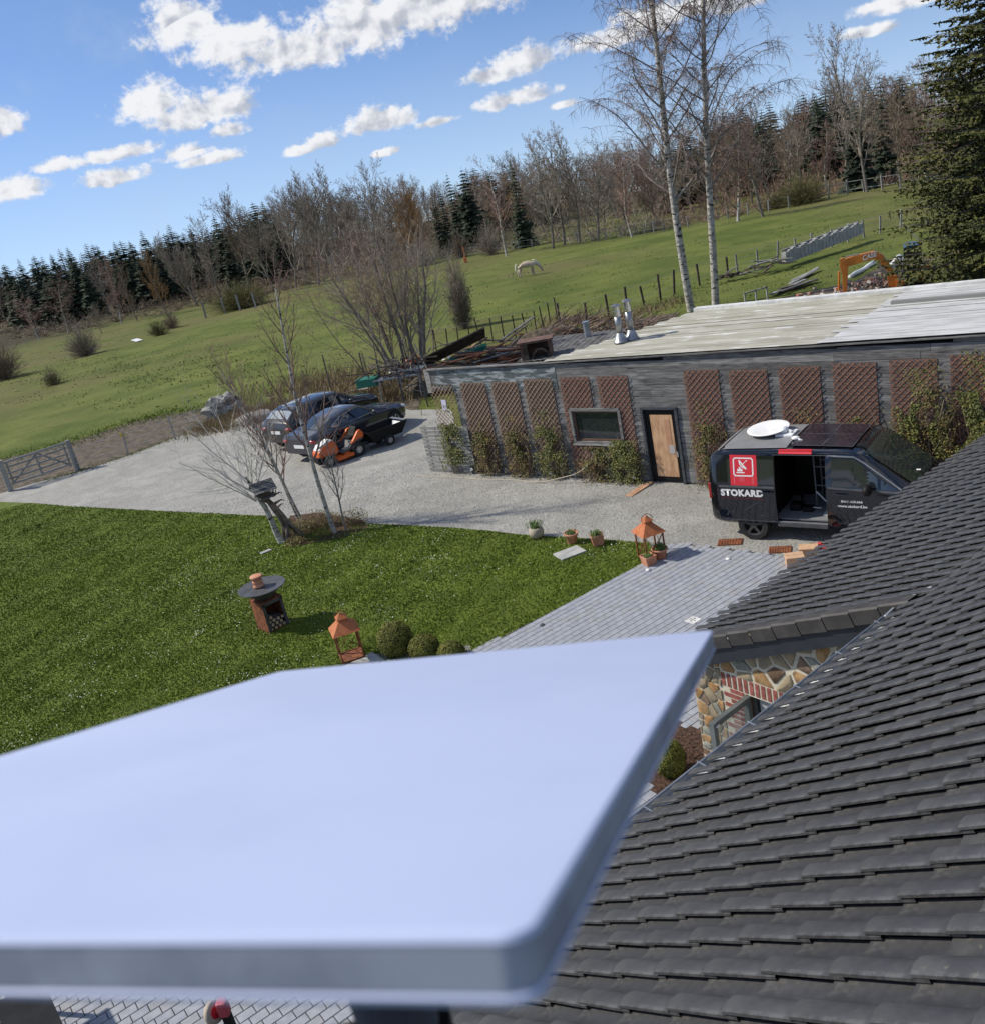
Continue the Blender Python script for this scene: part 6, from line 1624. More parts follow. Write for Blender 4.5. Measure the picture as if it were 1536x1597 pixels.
# rubble heap
M_pale_rub = mat('pale_rubble', (.42, .36, .32), (.55, .50, .46), 4, .95)
ru, ru2 = MB(), MB()
for k in range(230):
    p = G(random.uniform(1306, 1425), 462 - random.random() ** 1.5 * 8); t = (p.x - 15) / 6
    q = Vector((random.gauss(17.6, 1.5), random.gauss(40.2, .8), 0)); hgt = max(0, .75 - abs(q.x - 17.8) * .28 - abs(q.y - 40.4) * .3)
    s = random.uniform(.05, .22); (ru2 if random.random() < .3 else ru).box((q.x, q.y, hgt * random.random() + s * .3), (s, s * random.uniform(.5, 1), s * random.uniform(.4, .9)), Matrix.Translation((q.x, q.y, 0)) @ Matrix.Rotation(random.uniform(0, 3), 4, Vector((random.random(), random.random(), 1)).normalized()) @ Matrix.Translation((-q.x, -q.y, 0)))
tag(ru.build('brick_rubble', M_rubble, kind='stuff'), 'heap of broken red bricks under the excavator arm', 'rubble')
tag(ru2.build('pale_rubble', M_pale_rub, kind='stuff'), 'pale plaster lumps mixed through the brick rubble heap', 'rubble')
def irregular_patch(name, pix, m, z=.03, kind='structure'): return sheet(name, [g2(*p) for p in pix], z, m, .08, kind)
irregular_patch('disturbed_soil', [(1150, 478), (1230, 462), (1330, 440), (1400, 400), (1440, 395), (1470, 440), (1420, 462), (1300, 472)], M_soil, .02)
irregular_patch('disturbed_soil', [(860, 560), (880, 525), (980, 500), (1060, 487), (1000, 540), (900, 575)], M_soil, .015)
irregular_patch('disturbed_soil', [(400, 640), (520, 606), (620, 596), (660, 600), (650, 650), (560, 640), (470, 640)], M_soil, .004)
for i, (pa, pb, lab) in enumerate((((1325, 432), (1362, 410), 'white plastic pipe curving in the grass behind the excavator arm'), ((1388, 418), (1402, 402), 'short white sheet lying beside the excavator boom'))):
    a, b = G(*pa, .05), G(*pb, .05); mb = MB()
    mb.tube([a.lerp(b, t) + Vector((0, 0, .03 * math.sin(t * 9))) for t in (0, .2, .4, .6, .8, 1)], .11 if i == 0 else .17, 7)
    tag(mb.build('white_pipe', M_white, smooth=True), lab, 'pipe')
# retaining blocks and timber stacks in the far garden
A, B = G(1222, 412), G(1342, 365); rb_ = thing('block_retaining_wall', 'low stepped row of pale concrete blocks running up the lawn behind the shed', 'block wall', A, heading(B - A)); L = (B - A).length; n = 22
for k in range(n):
    h = .62 + .06 * (k % 3); MB().box(((k + .5) * L / n, 0, h / 2), (L / n * random.uniform(.86, .95), .3, h)).build('block', M_concrete, rb_, bevel=.01)
MB().bar((0, .12, .72), (L, .12, .72), .12, .06).build('coping', M_wood_old, rb_)
def plank_heap(name, lab, cat, c, n, L, spread, m, hh=.35, flat=.1, az0=0, azs=.5, w=.14):
    t = thing(name, lab, cat, c)
    for k in range(n):
        l = L * random.uniform(.6, 1.15); z = .05 + hh * random.random() * (1 - k / n * .2); a = az0 + random.gauss(0, azs); tl = random.gauss(0, flat)
        d = Vector((math.cos(a) * math.cos(tl), math.sin(a) * math.cos(tl), math.sin(tl))); p = Vector((random.gauss(0, spread), random.gauss(0, spread * .5), z))
        p.z = max(p.z, abs(d.z) * l / 2 + .03)
        mm_ = m[k % len(m)] if isinstance(m, list) else m
        MB().bar(p - d * l / 2, p + d * l / 2, w * random.uniform(.6, 1.3), .04).build('plank', mm_, t)
    return t
M_dark_wood = mat('dark_rotten_wood', (.05, .035, .03), (.13, .10, .08), 4, .95)
plank_heap('timber_pile', 'collapsed pile of grey boards at the near end of the block wall', 'timber pile', G(1195, 420), 12, 1.9, .7, [M_wood_pale, M_dark_wood, M_wood_old], .45, .2, R(20), .5)
plank_heap('timber_pile', 'low heap of dark sticks and earth left of the grey board pile', 'timber pile', G(1150, 431), 14, 1.1, .7, M_dark_wood, .2, .1, R(20), .8, .1)
plank_heap('beam_pile', 'two long pale beams lying in the grass left of the excavator arm', 'beams', G(1250, 434), 3, 3.2, .1, M_wood_pale, .1, .02, R(48), .05, .16)
plank_heap('beam_pile', 'flat stack of weathered boards lying nearest the shed roof', 'beams', G(1240, 450), 6, 3.0, .3, [M_wood_old, M_dark_wood], .14, .02, R(25), .12, .2)
tr_ = thing('wooden_trestle', 'small open wooden trestle frame just behind the white roof edge', 'trestle', G(1180, 478), R(20))
mb = MB()
for x in (-.6, 0, .6): mb.bar((x, 0, -.2), (x, 0, .75), .06)
mb.bar((-.65, 0, .72), (.65, 0, .72), .06); mb.build('frame', M_wood_pale, tr_)
# scrap and timber heap left of the shed roof
HP = lambda px, py: G(px, py)
plank_heap('scrap_heap', 'rusty steel and timber heap just above the top of the shed wall', 'scrap heap', HP(775, 585), 34, 3.4, 1.3, [M_rust, M_dark_wood, M_rust, M_wood_old], .95, .12, R(-8), .3, .2)
plank_heap('scrap_heap', 'tangle of grey and brown lumber behind the rusty heap', 'scrap heap', HP(800, 560), 26, 3.2, 1.4, [M_dark_wood, M_wood_old, M_rust], 1.0, .15, R(-5), .35, .18)
plank_heap('scrap_heap', 'loose grey rubble and boards at the left corner of the shed roof', 'scrap heap', HP(690, 590), 22, 1.6, 1.0, [M_wood_old, M_wood_pale, M_dark_wood], .5, .15, R(-5), .7, .14)
plank_heap('pallet_stack', 'slanting thin laths leaning on the heap beside the green barrow', 'laths', HP(722, 562), 10, 1.9, .5, [M_wood_pale, M_board], .9, .45, R(15), .3, .06)
o = MB().box((0, 0, 0), (3.6, .06, 1.0)).build('dark_sloping_panel', M_dark_wood); q = HP(700, 583); o.location = (q.x + .2, q.y + .3, .95); o.rotation_euler = (R(55), R(-13), R(10)); tag(o, 'dark sloping sheet leaning at the left end of the scrap heap', 'panel')
gb = thing('green_wheelbarrow', 'green barrow tray half buried in the scrap heap', 'barrow', HP(735, 580)); 
MB().add([(-.8, -.3, .75), (.9, -.3, 1.05), (.9, .3, 1.05), (-.8, .3, .75), (-.55, -.2, .5), (.6, -.2, .7), (.6, .2, .7), (-.55, .2, .5)], [(0, 1, 5, 4), (1, 2, 6, 5), (2, 3, 7, 6), (3, 0, 4, 7), (4, 5, 6, 7)]).build('tray', M_green, gb)
MB().bar((-.8, -.3, .5), (-1.0, -.3, .1), .06).bar((-.5, 0, .5), (-.7, 0, 0), .06).build('leg', M_green, gb)
nt = thing('orange_net_heap', 'crumpled orange and white plastic netting at the corner behind the shed', 'plastic netting', HP(652, 583))
mb, mb2 = MB(), MB()
for k in range(170): (mb if k % 4 else mb2).leaf(Vector((random.gauss(0, .55), random.gauss(0, .4), .15 + abs(random.gauss(0, .3)))), random.uniform(.15, .38))
mb.build('netting', mat('orange_net', (.70, .14, .06), rough=.7), nt); mb2.build('white_folds', M_white_dirty, nt)
cr8 = thing('arched_wooden_box', 'tall rusty-brown wooden box with arched opening beside the roof edge', 'box', HP(845, 588), R(-12))
mb = MB(); mb.box((-.55, 0, .75), (.10, .7, 1.5)).box((.55, 0, .75), (.10, .7, 1.5)).box((0, 0, 1.5), (1.4, .8, .08)).box((0, .3, .75), (1.1, .05, 1.5)); mb.build('box', M_rust if False else mat('rust_brown_wood', (.10, .055, .045), (.18, .11, .09), 5, .9), cr8)
mb = MB(); pts = [(.15 + .36 * math.cos(a), .7 + .50 * math.sin(a)) for a in [R(k * 18) for k in range(11)]]
for p, q in zip(pts, pts[1:]): mb.bar((p[0], -.34, p[1]), (q[0], -.34, q[1]), .10, .07)
mb.bar((-.21, -.34, 0), (-.21, -.34, .75), .1).bar((.51, -.34, 0), (.51, -.34, .75), .1).box((-.42, -.34, .72), (.2, .04, 1.44)); mb.build('arch', M_dark_wood, cr8)
lr = thing('lower_shed_roof', 'grey corrugated low roof between the scrap heap and the cream roof', 'roof', HP(890, 575), R(-30))
mb = MB(); n = 26
for k in range(n): x = -1.6 + 3.4 * k / n; mb.add([(x, -1.5, .8 + .03 * (k % 2)), (x + 3.4 / n, -1.5, .8 + .03 * ((k + 1) % 2)), (x + 3.4 / n, 2.0, .95 + .03 * ((k + 1) % 2)), (x, 2.0, .95 + .03 * (k % 2))], [(0, 1, 2, 3)])
mb.build('corrugated_sheet', M_wood_old, lr)
for x in (-1.5, 1.7):
    for y in (-1.4, 1.9): MB().bar((x, y, -.1), (x, y, .85), .09).build('post', M_dark_wood, lr)
MB().lathe([(.13, 0), (.13, 1.5), (.15, 1.5), (.15, 1.56), (0, 1.58)], 12).build('vent_pipe', M_zinc, thing('vent_pipe_stub', 'short grey vent pipe standing by the edge of the low corrugated roof', 'vent pipe', HP(922, 560)))
# brushwood heap
bo = MB(); c = HP(905, 540)
for k in range(900):
    q = Vector((c.x + random.gauss(-.3, 2.0), c.y + random.gauss(.6, .9), 0)); hh = max(.1, 1.3 - abs(q.x - c.x) * .3); q.z = random.random() * hh
    d = Vector((random.gauss(.7, .5), random.gauss(.2, .5), random.gauss(.25, .35))).normalized(); bo.ribbon([q, q + d * .5, q + d * random.uniform(.7, 1.4) + Vector((0, 0, -.1))], .045)
tag(bo.build('brushwood_heap', mat('dry_brushwood', (.15, .10, .075), (.26, .19, .15), 3, .9), kind='stuff'), 'long heap of dry brown brushwood along the pasture fence behind the shed', 'brushwood')
MB_ = MB(); MB_.blob((0, 0, -.2), 2.2, 1.2, 1.25, .25, 2, 16, 8); o = MB_.build('earth_mound', M_soil, smooth=True); o.location = HP(850, 548); tag(o, 'brown earth mound between the scrap heap and the brushwood', 'mound')
MB_ = MB(); MB_.blob((0, 0, -.2), 1.9, 1.3, 1.1, .25, 2, 16, 8); o = MB_.build('earth_mound', M_soil, smooth=True); o.location = HP(700, 600); tag(o, 'dark earth mound under the scrap at the left corner of the shed', 'mound')
# ---- fences
def post_fence(name, pix, n, h, lab, group=None, w=.09, wires=3, m=M_wood_pale, rail=False, onf=True, tilt=.06, wm=None):
    P = [field_pt(*p) if onf else G(*p) for p in pix]; t = thing(name, lab, 'fence', P[0])
    tot = sum((b - a).length for a, b in zip(P, P[1:])); pts = []
    for k in range(n):
        s = tot * k / (n - 1)
        for a, b in zip(P, P[1:]):
            L = (b - a).length
            if s <= L + 1e-6: q = a.lerp(b, min(1, s / L)); break
            s -= L
        q = on(q.x, q.y) - P[0]; pts.append(q); hh = h * random.uniform(.85, 1.12)
        MB().bar(q - Vector((0, 0, .15)), q + Vector((random.gauss(0, tilt), random.gauss(0, tilt), hh)), w).build('post', m, t)
    mb = MB()
    for k in range(wires):
        z = h * (.35 + .6 * k / max(1, wires - 1))
        for a, b in zip(pts, pts[1:]): mb.bar(a + Vector((0, 0, z)), b + Vector((0, 0, z)), .09 if rail else .012, .05 if rail else .012)
    if wires: mb.build('rail' if rail else 'wire', m if rail else (wm or M_zinc), t)
    return t
post_fence('pasture_fence', [(855, 345 + 5), (930, 325 + 30)], 4, 1.2, 'dark post fence between the trees beyond the horse')
post_fence('pasture_fence', [(1235, 321), (1290, 310), (1325, 303), (1440, 286), (1530, 270)], 11, 1.25, 'post and rail fence along the top of the right pasture', None, .13, 2, M_wood_pale, True)
post_fence('pasture_fence', [(880, 381), (935, 374), (990, 366), (1060, 358), (1230, 325)], 16, 1.1, 'grey wire fence along the wood edge right of the horse', None, .10, 2)
post_fence('pasture_fence', [(600, 425), (700, 405), (830, 388)], 12, 1.1, 'wire fence along the field edge left of the horse', None, .10, 2)
post_fence('garden_fence', [(665, 560), (740, 540), (830, 522), (870, 505)], 14, 1.25, 'thin stake fence behind the scrap heap', None, .06, 2, M_dark_wood)
post_fence('garden_fence', [(875, 515), (935, 502), (1025, 470), (1100, 442), (1135, 432)], 11, 1.15, 'wooden post fence between the tall birches and the brushwood heap', None, .10, 2, M_dark_wood)
post_fence('garden_fence', [(1150, 425), (1225, 405), (1300, 385), (1385, 360), (1445, 350)], 11, 1.1, 'wire fence with pale posts behind the concrete blocks', None, .09, 3, M_wood_pale)
for px, py, hh, lab in ((890, 499, 0, ''),): pass
post_fence('gate_fence', [(122, 736), (198, 711), (270, 688), (340, 662)], 4, .95, 'thin stake fence along the muddy bank right of the gate', None, .05, 3, M_wood_pale, onf=False)
post_fence('car_park_fence', [(520, 618), (574, 612), (640, 640 - 10), (668, 634)], 5, 1.7, 'dark metal mesh fence posts behind the parked cars', None, .05, 6, M_darksteel, onf=False, wm=M_darksteel, tilt=.01)
post_fence('far_fence', [(322, 496), (342, 490), (400, 480)], 4, 1.9, 'pale fence posts by the willow bush at the far side of the left pasture', None, .18, 0, M_wood_pale)
o = MB().box((0, 0, .35), (.30, .25, .7)).box((0, 0, 1.1), (.12, .1, 2.2)).build('orange_marker', mat('orange_marker', (.6, .2, .08), rough=.7)); o.location = field_pt(727, 410); o.scale = (1.3, 1.3, .8); tag(o, 'small orange and pale marker post at the field edge below the spruces', 'marker post')
# gate
gp0, gp1 = G(18, 766), G(122, 733)
gt = thing('field_gate', 'old grey wooden five-bar field gate at the left between two thick posts', 'gate', gp0, heading(gp1 - gp0)); GL = (gp1 - gp0).length
for x in (0, GL): MB().box((x, 0, .62), (.20, .18, 1.3), taper=.92).build('gate_post', M_wood_pale, gt, bevel=.01)
for k, z in enumerate((.28, .50, .72, .96, 1.16)): MB().bar((.12, 0, z - .02), (GL - .12, 0, z + .04), .04, .07 if k < 4 else .09).build('bar', M_wood_pale, gt)
for x in (.2, GL * .5, GL - .2): MB().bar((x, .03, .22), (x, .03, 1.18), .03, .07).build('upright', M_wood_pale, gt)
MB().bar((.2, .05, .28), (GL * .52, .05, 1.14), .03, .07).bar((GL * .52, .05, 1.14), (GL - .2, .05, .30), .03, .07).build('brace', M_wood_pale, gt)
p = G(193, 683); o = MB().box((0, 0, .16), (.24, .02, .17)).bar((.0, .02, 0), (0, .02, .14), .02).build('yellow_sign', M_yellow); o.location = p; o.rotation_euler = (0, 0, R(10)); tag(o, 'small yellow plate standing on the muddy bank at the edge of the gravel', 'sign')
o = MB().blob((0, 0, .25), .75, .5, .5, .9, 2.6, 26, 16, 4).build('boulder', M_rock, smooth=True); o.data.set_sharp_from_angle(angle=R(25)); o.location = G(352, 645); tag(o, 'large grey lichen-covered boulder at the left of the parked cars', 'boulder')
o = MB().blob((0, 0, .0), 1.0, .7, .42, .5, 2, 18, 10, 9).build('gravel_heap', M_gravel, smooth=True); o.location = G(400, 656); tag(o, 'low grey gravel heap between the boulder and the black car', 'gravel heap')
o = sheet('puddle', [(lambda q: (q.x, q.y))(field_pt(*p)) for p in ((205, 532), (215, 529), (224, 531), (214, 534))], 0, M_white, .02); 
for v in o.data.vertices: v.co.z = ter(v.co.x, v.co.y) + .08
o['kind'] = 'structure'
# stacked garden furniture behind the cars
ft = thing('metal_trestle_table', 'pale metal table frames with a green lid beside the shed corner', 'table', G(628, 622), R(-15))
mb = MB(); mb.box((0, 0, .95), (1.9, .7, .05)).box((.6, .1, 1.15), (1.2, .6, .05))
for x in (-.8, .1, .9): mb.bar((x, -.25, 0), (x + .1, -.25, .95), .05)
mb.build('table', M_zinc, ft); MB().box((-1.3, .1, .9), (.9, .6, .35)).build('green_lid', M_green, ft, bevel=.04)
plank_heap('branch_pile', 'grey tangle of cut branches on top of the metal tables', 'branch pile', G(632, 622) + Vector((0, .3, .95)), 40, 1.5, .7, [M_dark_wood, M_bark_grey], .55, .4, R(0), .9, .05)
# ---- horse (one continuous skin body)
hp = field_pt(824, 431); hr = azv(97)
hor = thing('grazing_horse', 'pale cream horse grazing in the middle of the sloping pasture', 'horse', hp, heading(hr)); hor.scale = (.86, .86, .86)
J = [((-.72, 0, 1.20), .31, None), ((-.30, 0, 1.10), .34, 0), ((.15, 0, 1.06), .35, 1), ((.52, 0, 1.14), .32, 2), ((.85, 0, 1.04), .22, 3), ((1.12, 0, .80), .13, 4), ((1.28, 0, .58), .125, 5), ((1.36, 0, .34), .085, 6), ((1.42, 0, .17), .07, 7)]
for sg in (-1, 1):
    o_ = -.18 if sg > 0 else .08
    k = len(J); J += [((-.72, sg * .14, .95), .19, 0), ((-.60 + o_ * .4, sg * .15, .72), .15, k), ((-.80 + o_ * .6, sg * .15, .50), .09, k + 1), ((-.76 + o_ * .7, sg * .15, .12), .065, k + 2), ((-.72 + o_ * .7, sg * .15, .02), .085, k + 3)]
    k = len(J); J += [((.50, sg * .14, .90), .16, 3), ((.50 + o_ * .4, sg * .14, .52), .09, k), ((.50 + o_ * .6, sg * .14, .12), .062, k + 1), ((.53 + o_ * .6, sg * .14, .02), .08, k + 2)]
me = bpy.data.meshes.new('horse_body'); me.from_pydata([j[0] for j in J], [(j[2], i) for i, j in enumerate(J) if j[2] is not None], []); me.update()
ob = bpy.data.objects.new('body', me); col.objects.link(ob); md = ob.modifiers.new('skin', 'SKIN'); sb = ob.modifiers.new('sub', 'SUBSURF'); sb.levels = 1; sb.render_levels = 1
for i, j in enumerate(J): me.skin_vertices[0].data[i].radius = (j[1], j[1]); me.skin_vertices[0].data[i].use_root = (i == 0)
dgr = bpy.context.evaluated_depsgraph_get(); m2 = bpy.data.meshes.new_from_object(ob.evaluated_get(dgr)); bpy.data.objects.remove(ob)
m2.materials.clear(); bo_ = link('body', m2, M_horse, hor)
for p in m2.polygons: p.use_smooth = True
MB().tube([(-.92, 0, 1.30), (-1.04, 0, 1.05), (-1.06, 0, .75), (-1.05, 0, .42)], [.05, .07, .08, .03], 7).build('tail', M_mane, hor, smooth=True)
MB().tube([(.60, 0, 1.42), (.88, .02, 1.24), (1.15, .03, .98), (1.30, .02, .74)], [.04, .05, .05, .04], 6).build('mane', M_mane, hor, smooth=True)
for sg in (-1, 1): MB().blob((1.26, sg * .07, .75), .03, .02, .07, 0, 2, 6, 5).build('ear', M_horse, hor)
for sg in (-1, 1): MB().blob((1.36, sg * .10, .52), .018, .012, .018, 0, 2, 6, 5).build('eye', M_black, hor)

# ---- garden: fire bowl, lanterns, pots
bc = (G(400, 992) + G(452, 978)) / 2 + Vector((.0, .22, 0))
bw = thing('fire_bowl', 'rusty plinth fire bowl with wide dark rim and firewood in its open base', 'fire bowl', bc, R(40))
hw = .24; th = .015
for (x, y, sx_, sy_) in ((-hw, 0, th, 2 * hw), (hw, 0, th, 2 * hw), (0, hw, 2 * hw, th)): MB().box((x, y, .36), (sx_ if sx_ > .1 else th, sy_ if sy_ > .1 else th, .72)).build('plinth_side', M_rust, bw)
MB().box((0, 0, .70), (2 * hw + .02, 2 * hw + .02, .02)).box((0, 0, .02), (2 * hw, 2 * hw, .02)).build('plinth_plate', M_rust, bw)
MB().box((-hw + .03, -hw, .36), (.06, th, .72)).box((hw - .03, -hw, .36), (.06, th, .72)).box((0, -hw, .66), (2 * hw, th, .08)).build('plinth_front', M_darksteel, bw)
for k in range(13):
    x = -.16 + .105 * (k % 4) + (.05 if (k // 4) % 2 else 0); z = .07 + .085 * (k // 4)
    if x > .19: continue
    lg = MB().tube([Vector((x, -.21, z)), Vector((x + random.gauss(0, .01), .18, z + .01))], .042 * random.uniform(.8, 1.1), 7).build('log', M_bark_grey, bw)
    MB().tube([Vector((x, -.214, z)), Vector((x, -.209, z))], .036, 7).build('cut_end', mat('cut_wood', (.48, .32, .20), (.6, .44, .3), 20, .9), lg)
MB().lathe([(.14, .70), (.20, .74), (.36, .90), (.43, .97)], 36, close=False).build('bowl', M_darksteel, bw, smooth=True)
MB().lathe([(.20, .965), (.50, .985), (.505, .975), (.50, .965), (.22, .95)], 48, close=False).lathe([(0, .962), (.21, .966)], 36, close=False).build('rim_plate', M_darksteel, bw, smooth=False)
p = Vector(bc) + Vector((-.06, .02, .987)); tp_ = thing('terracotta_pot', 'terracotta pot standing upside down on the fire bowl rim', 'pot', p)
MB().lathe([(.125, 0), (.125, .012), (.10, .05), (.092, .15), (.10, .19), (.13, .20), (.135, .235), (.12, .245), (.0, .24)], 24).build('pot', M_terracotta, tp_, smooth=True)
MB().lathe([(.104, .085), (.111, .095), (.111, .12), (.104, .13)], 24).build('relief_band', M_terracotta, tp_)
def lantern(c, rz, w, h, lab):
    t = thing('garden_lantern', lab, 'lantern', c, rz); b = w / 2; hb = h * .60
    for sx_ in (-1, 1):
        for sy_ in (-1, 1): MB().bar((sx_ * b * 1.0, sy_ * b * 1.0, 0), (sx_ * b * .86 if False else sx_ * b, sy_ * b, hb), .028).build('corner_post', M_rust, t)
    fr = MB()
    for z in (.02, hb):
        for (a, c_) in (((-b, -b), (b, -b)), ((b, -b), (b, b)), ((b, b), (-b, b)), ((-b, b), (-b, -b))): fr.bar((a[0], a[1], z), (c_[0], c_[1], z), .025)
    fr.build('rail_frame', M_rust, t)
    cb = MB()
    for (a, c_) in (((-b, -b), (b, -b)), ((b, -b), (b, b)), ((b, b), (-b, b)), ((-b, b), (-b, -b))):
        cb.bar((a[0], a[1], .04), (c_[0], c_[1], hb - .02), .009); cb.bar((c_[0], c_[1], .04), (a[0], a[1], hb - .02), .009)
    cb.build('cross_bars', M_rust, t)
    MB().box((0, 0, .012), (w, w, .012)).build('base_plate', M_rust, t)
    e = b + .06; z1, z2, z3 = hb, hb + h * .20, hb + h * .27; f = b * .42
    MB().add([(-e, -e, z1), (e, -e, z1), (e, e, z1), (-e, e, z1), (-f, -f, z2), (f, -f, z2), (f, f, z2), (-f, f, z2)], [(0, 1, 5, 4), (1, 2, 6, 5), (2, 3, 7, 6), (3, 0, 4, 7), (3, 2, 1, 0), (4, 5, 6, 7)]).build('roof', M_rust_orange, t)
    g_ = f * 1.25
    MB().box((0, 0, (z2 + z3) / 2 - .01), (2 * f * .9, 2 * f * .9, z3 - z2)).add([(-g_, -g_, z3 - .01), (g_, -g_, z3 - .01), (g_, g_, z3 - .01), (-g_, g_, z3 - .01), (0, 0, z3 + h * .10)], [(0, 1, 4), (1, 2, 4), (2, 3, 4), (3, 0, 4), (3, 2, 1, 0)]).build('roof_cap', M_rust_orange, t)
    MB().tube([Vector((g_ * 1.15 * math.cos(a), 0, z3 + .0 + h * .13 * math.sin(a))) for a in [math.pi * k / 10 for k in range(11)]], .008, 5).build('ring_handle', M_rust, t)
lantern(G(547, 1031) + Vector((.03, .12, .04)), R(15), .42, .98, 'orange-rusted lantern nearest the camera beside the round clipped shrubs')
lantern(G(1020, 872) + Vector((-.02, .10, .01)), R(15), .42, .98, 'orange-rusted lantern with ring handle at the far corner of the paving behind two pots')
def potted(c, kind, r, h, lab, leaves, leafh, m=M_terracotta, tilt=0, grass=True):
    t = thing('plant_pot', lab, 'plant pot', c, R(20))
    if tilt: t.rotation_euler = (R(tilt), R(tilt * .6), 0)
    if kind == 'round': MB().lathe([(r * .62, 0), (r * .70, h * .1), (r * .95, h * .82), (r * 1.06, h * .84), (r * 1.08, h), (r * .95, h), (r * .92, h * .9), (0, h * .88)], 24).build('pot', m, t, smooth=True)
    elif kind == 'ball': MB().lathe([(r * .5, 0), (r * .9, h * .2), (r * 1.08, h * .5), (r * .95, h * .85), (r * .72, h), (r * .66, h * .98), (r * .6, h * .9), (0, h * .88)], 24).build('pot', m, t, smooth=True)
    else:
        a, b = r * .8, r; MB().add([(-a, -a, 0), (a, -a, 0), (a, a, 0), (-a, a, 0), (-b, -b, h), (b, -b, h), (b, b, h), (-b, b, h), (-b * .88, -b * .88, h), (b * .88, -b * .88, h), (b * .88, b * .88, h), (-b * .88, b * .88, h), (-a, -a, h * .85), (a, -a, h * .85), (a, a, h * .85), (-a, a, h * .85)],
            [(3, 2, 1, 0)] + [(k, (k + 1) % 4, 4 + (k + 1) % 4, 4 + k) for k in range(4)] + [(4 + k, 4 + (k + 1) % 4, 8 + (k + 1) % 4, 8 + k) for k in range(4)] + [(8 + k, 8 + (k + 1) % 4, 12 + (k + 1) % 4, 12 + k) for k in range(4)] + [(12, 13, 14, 15)]).build('pot', m, t, bevel=.006)
        MB().box((0, 0, h * .93), (b * 2.1, b * 2.1, h * .12)).build('pot_rim', m, t, bevel=.006) if False else None
    MB().lathe([(0, h * .9), (r * .75, h * .9)], 14, close=False).build('soil', M_soil, t)
    mb = MB()
    for k in range(leaves):
        a = random.uniform(0, 6.28); l = leafh * random.uniform(.6, 1.25); d = Vector((math.cos(a), math.sin(a), 0)); p = Vector((random.gauss(0, r * .35), random.gauss(0, r * .35), h * .9)); lean = random.uniform(.15, 1.0)
        mb.ribbon([p, p + d * l * .35 * lean + Vector((0, 0, l * .7)), p + d * l * .8 * lean + Vector((0, 0, l * (.95 - .6 * lean))), p + d * l * 1.1 * lean + Vector((0, 0, l * (.75 - 1.0 * lean)))], .014 if grass else .024, Vector((-d.y, d.x, 0)))
    mb.build('foliage', M_potgrass, t)
potted(G(838, 839), 'ball', .17, .28, 'bulbous sand-coloured pot with long arching leaves, leftmost of the pots on the lawn edge', 90, .22, mat('sand_stoneware', (.34, .29, .22), (.44, .39, .31), 6, .8))
potted(G(892, 847), 'round', .15, .27, 'round-rimmed terracotta pot with short grass, second pot from the left', 70, .09, tilt=4)
potted(G(933, 850), 'square', .14, .26, 'square terracotta pot with spreading leaves, third from the left on the lawn edge', 110, .15, tilt=-3)
potted(G(1012, 881), 'square', .13, .22, 'square orange terracotta pot with striped leaves in front of the far lantern', 80, .08)
potted(G(1030, 871), 'round', .16, .24, 'low round terracotta pot with upright dark green plant right of the far lantern foot', 120, .15)
# clipped ball shrubs
def ball(c, r, rz, lab, n, sq=1.0):
    t = thing('clipped_box_ball', lab, 'box shrub', c); z0 = r * rz
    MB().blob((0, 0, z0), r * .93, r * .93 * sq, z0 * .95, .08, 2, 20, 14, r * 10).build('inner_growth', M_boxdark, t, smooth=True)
    mb = MB()
    for k in range(n):
        a = random.uniform(0, 6.283); u = random.uniform(-.85, 1); s = math.sqrt(1 - u * u); d = Vector((math.cos(a) * s, math.sin(a) * s, u))
        k2 = (1 + .07 * noise.noise(d * 3.5 + Vector((r * 9, 0, 0))) + .05 * noise.noise(d * 11)) * random.uniform(.93, 1.04)
        mb.leaf(Vector((d.x * r * k2, d.y * r * k2 * sq, z0 + d.z * z0 * k2)), random.uniform(.02, .034), d + Vector((random.gauss(0, .6), random.gauss(0, .6), random.gauss(0, .6))), .7)
    mb.build('leaves', M_box, t)
ball(G(622, 1024) + Vector((0, .1, 0)), .34, .98, 'largest and leftmost of the three clipped round shrubs by the lawn corner', 9000)
ball(G(664, 1026) + Vector((.02, .0, -.05)), .285, .9, 'middle of the three clipped round shrubs by the lawn corner', 7000)
ball(G(704, 1026) + Vector((.02, -.05, -.10)), .26, .85, 'smallest and rightmost of the three clipped round shrubs, half hidden by the white panel', 6000)
ball(G(1052, 1214) + Vector((-.02, .08, 0)), .21, 1.35, 'egg-shaped clipped shrub in the mulch bed at the corner of the stone wall', 8000)
ball(G(1022, 1205) + Vector((-.05, .35, 0)), .20, 1.2, 'dark clipped shrub mostly hidden behind the corner of the white panel', 5000)
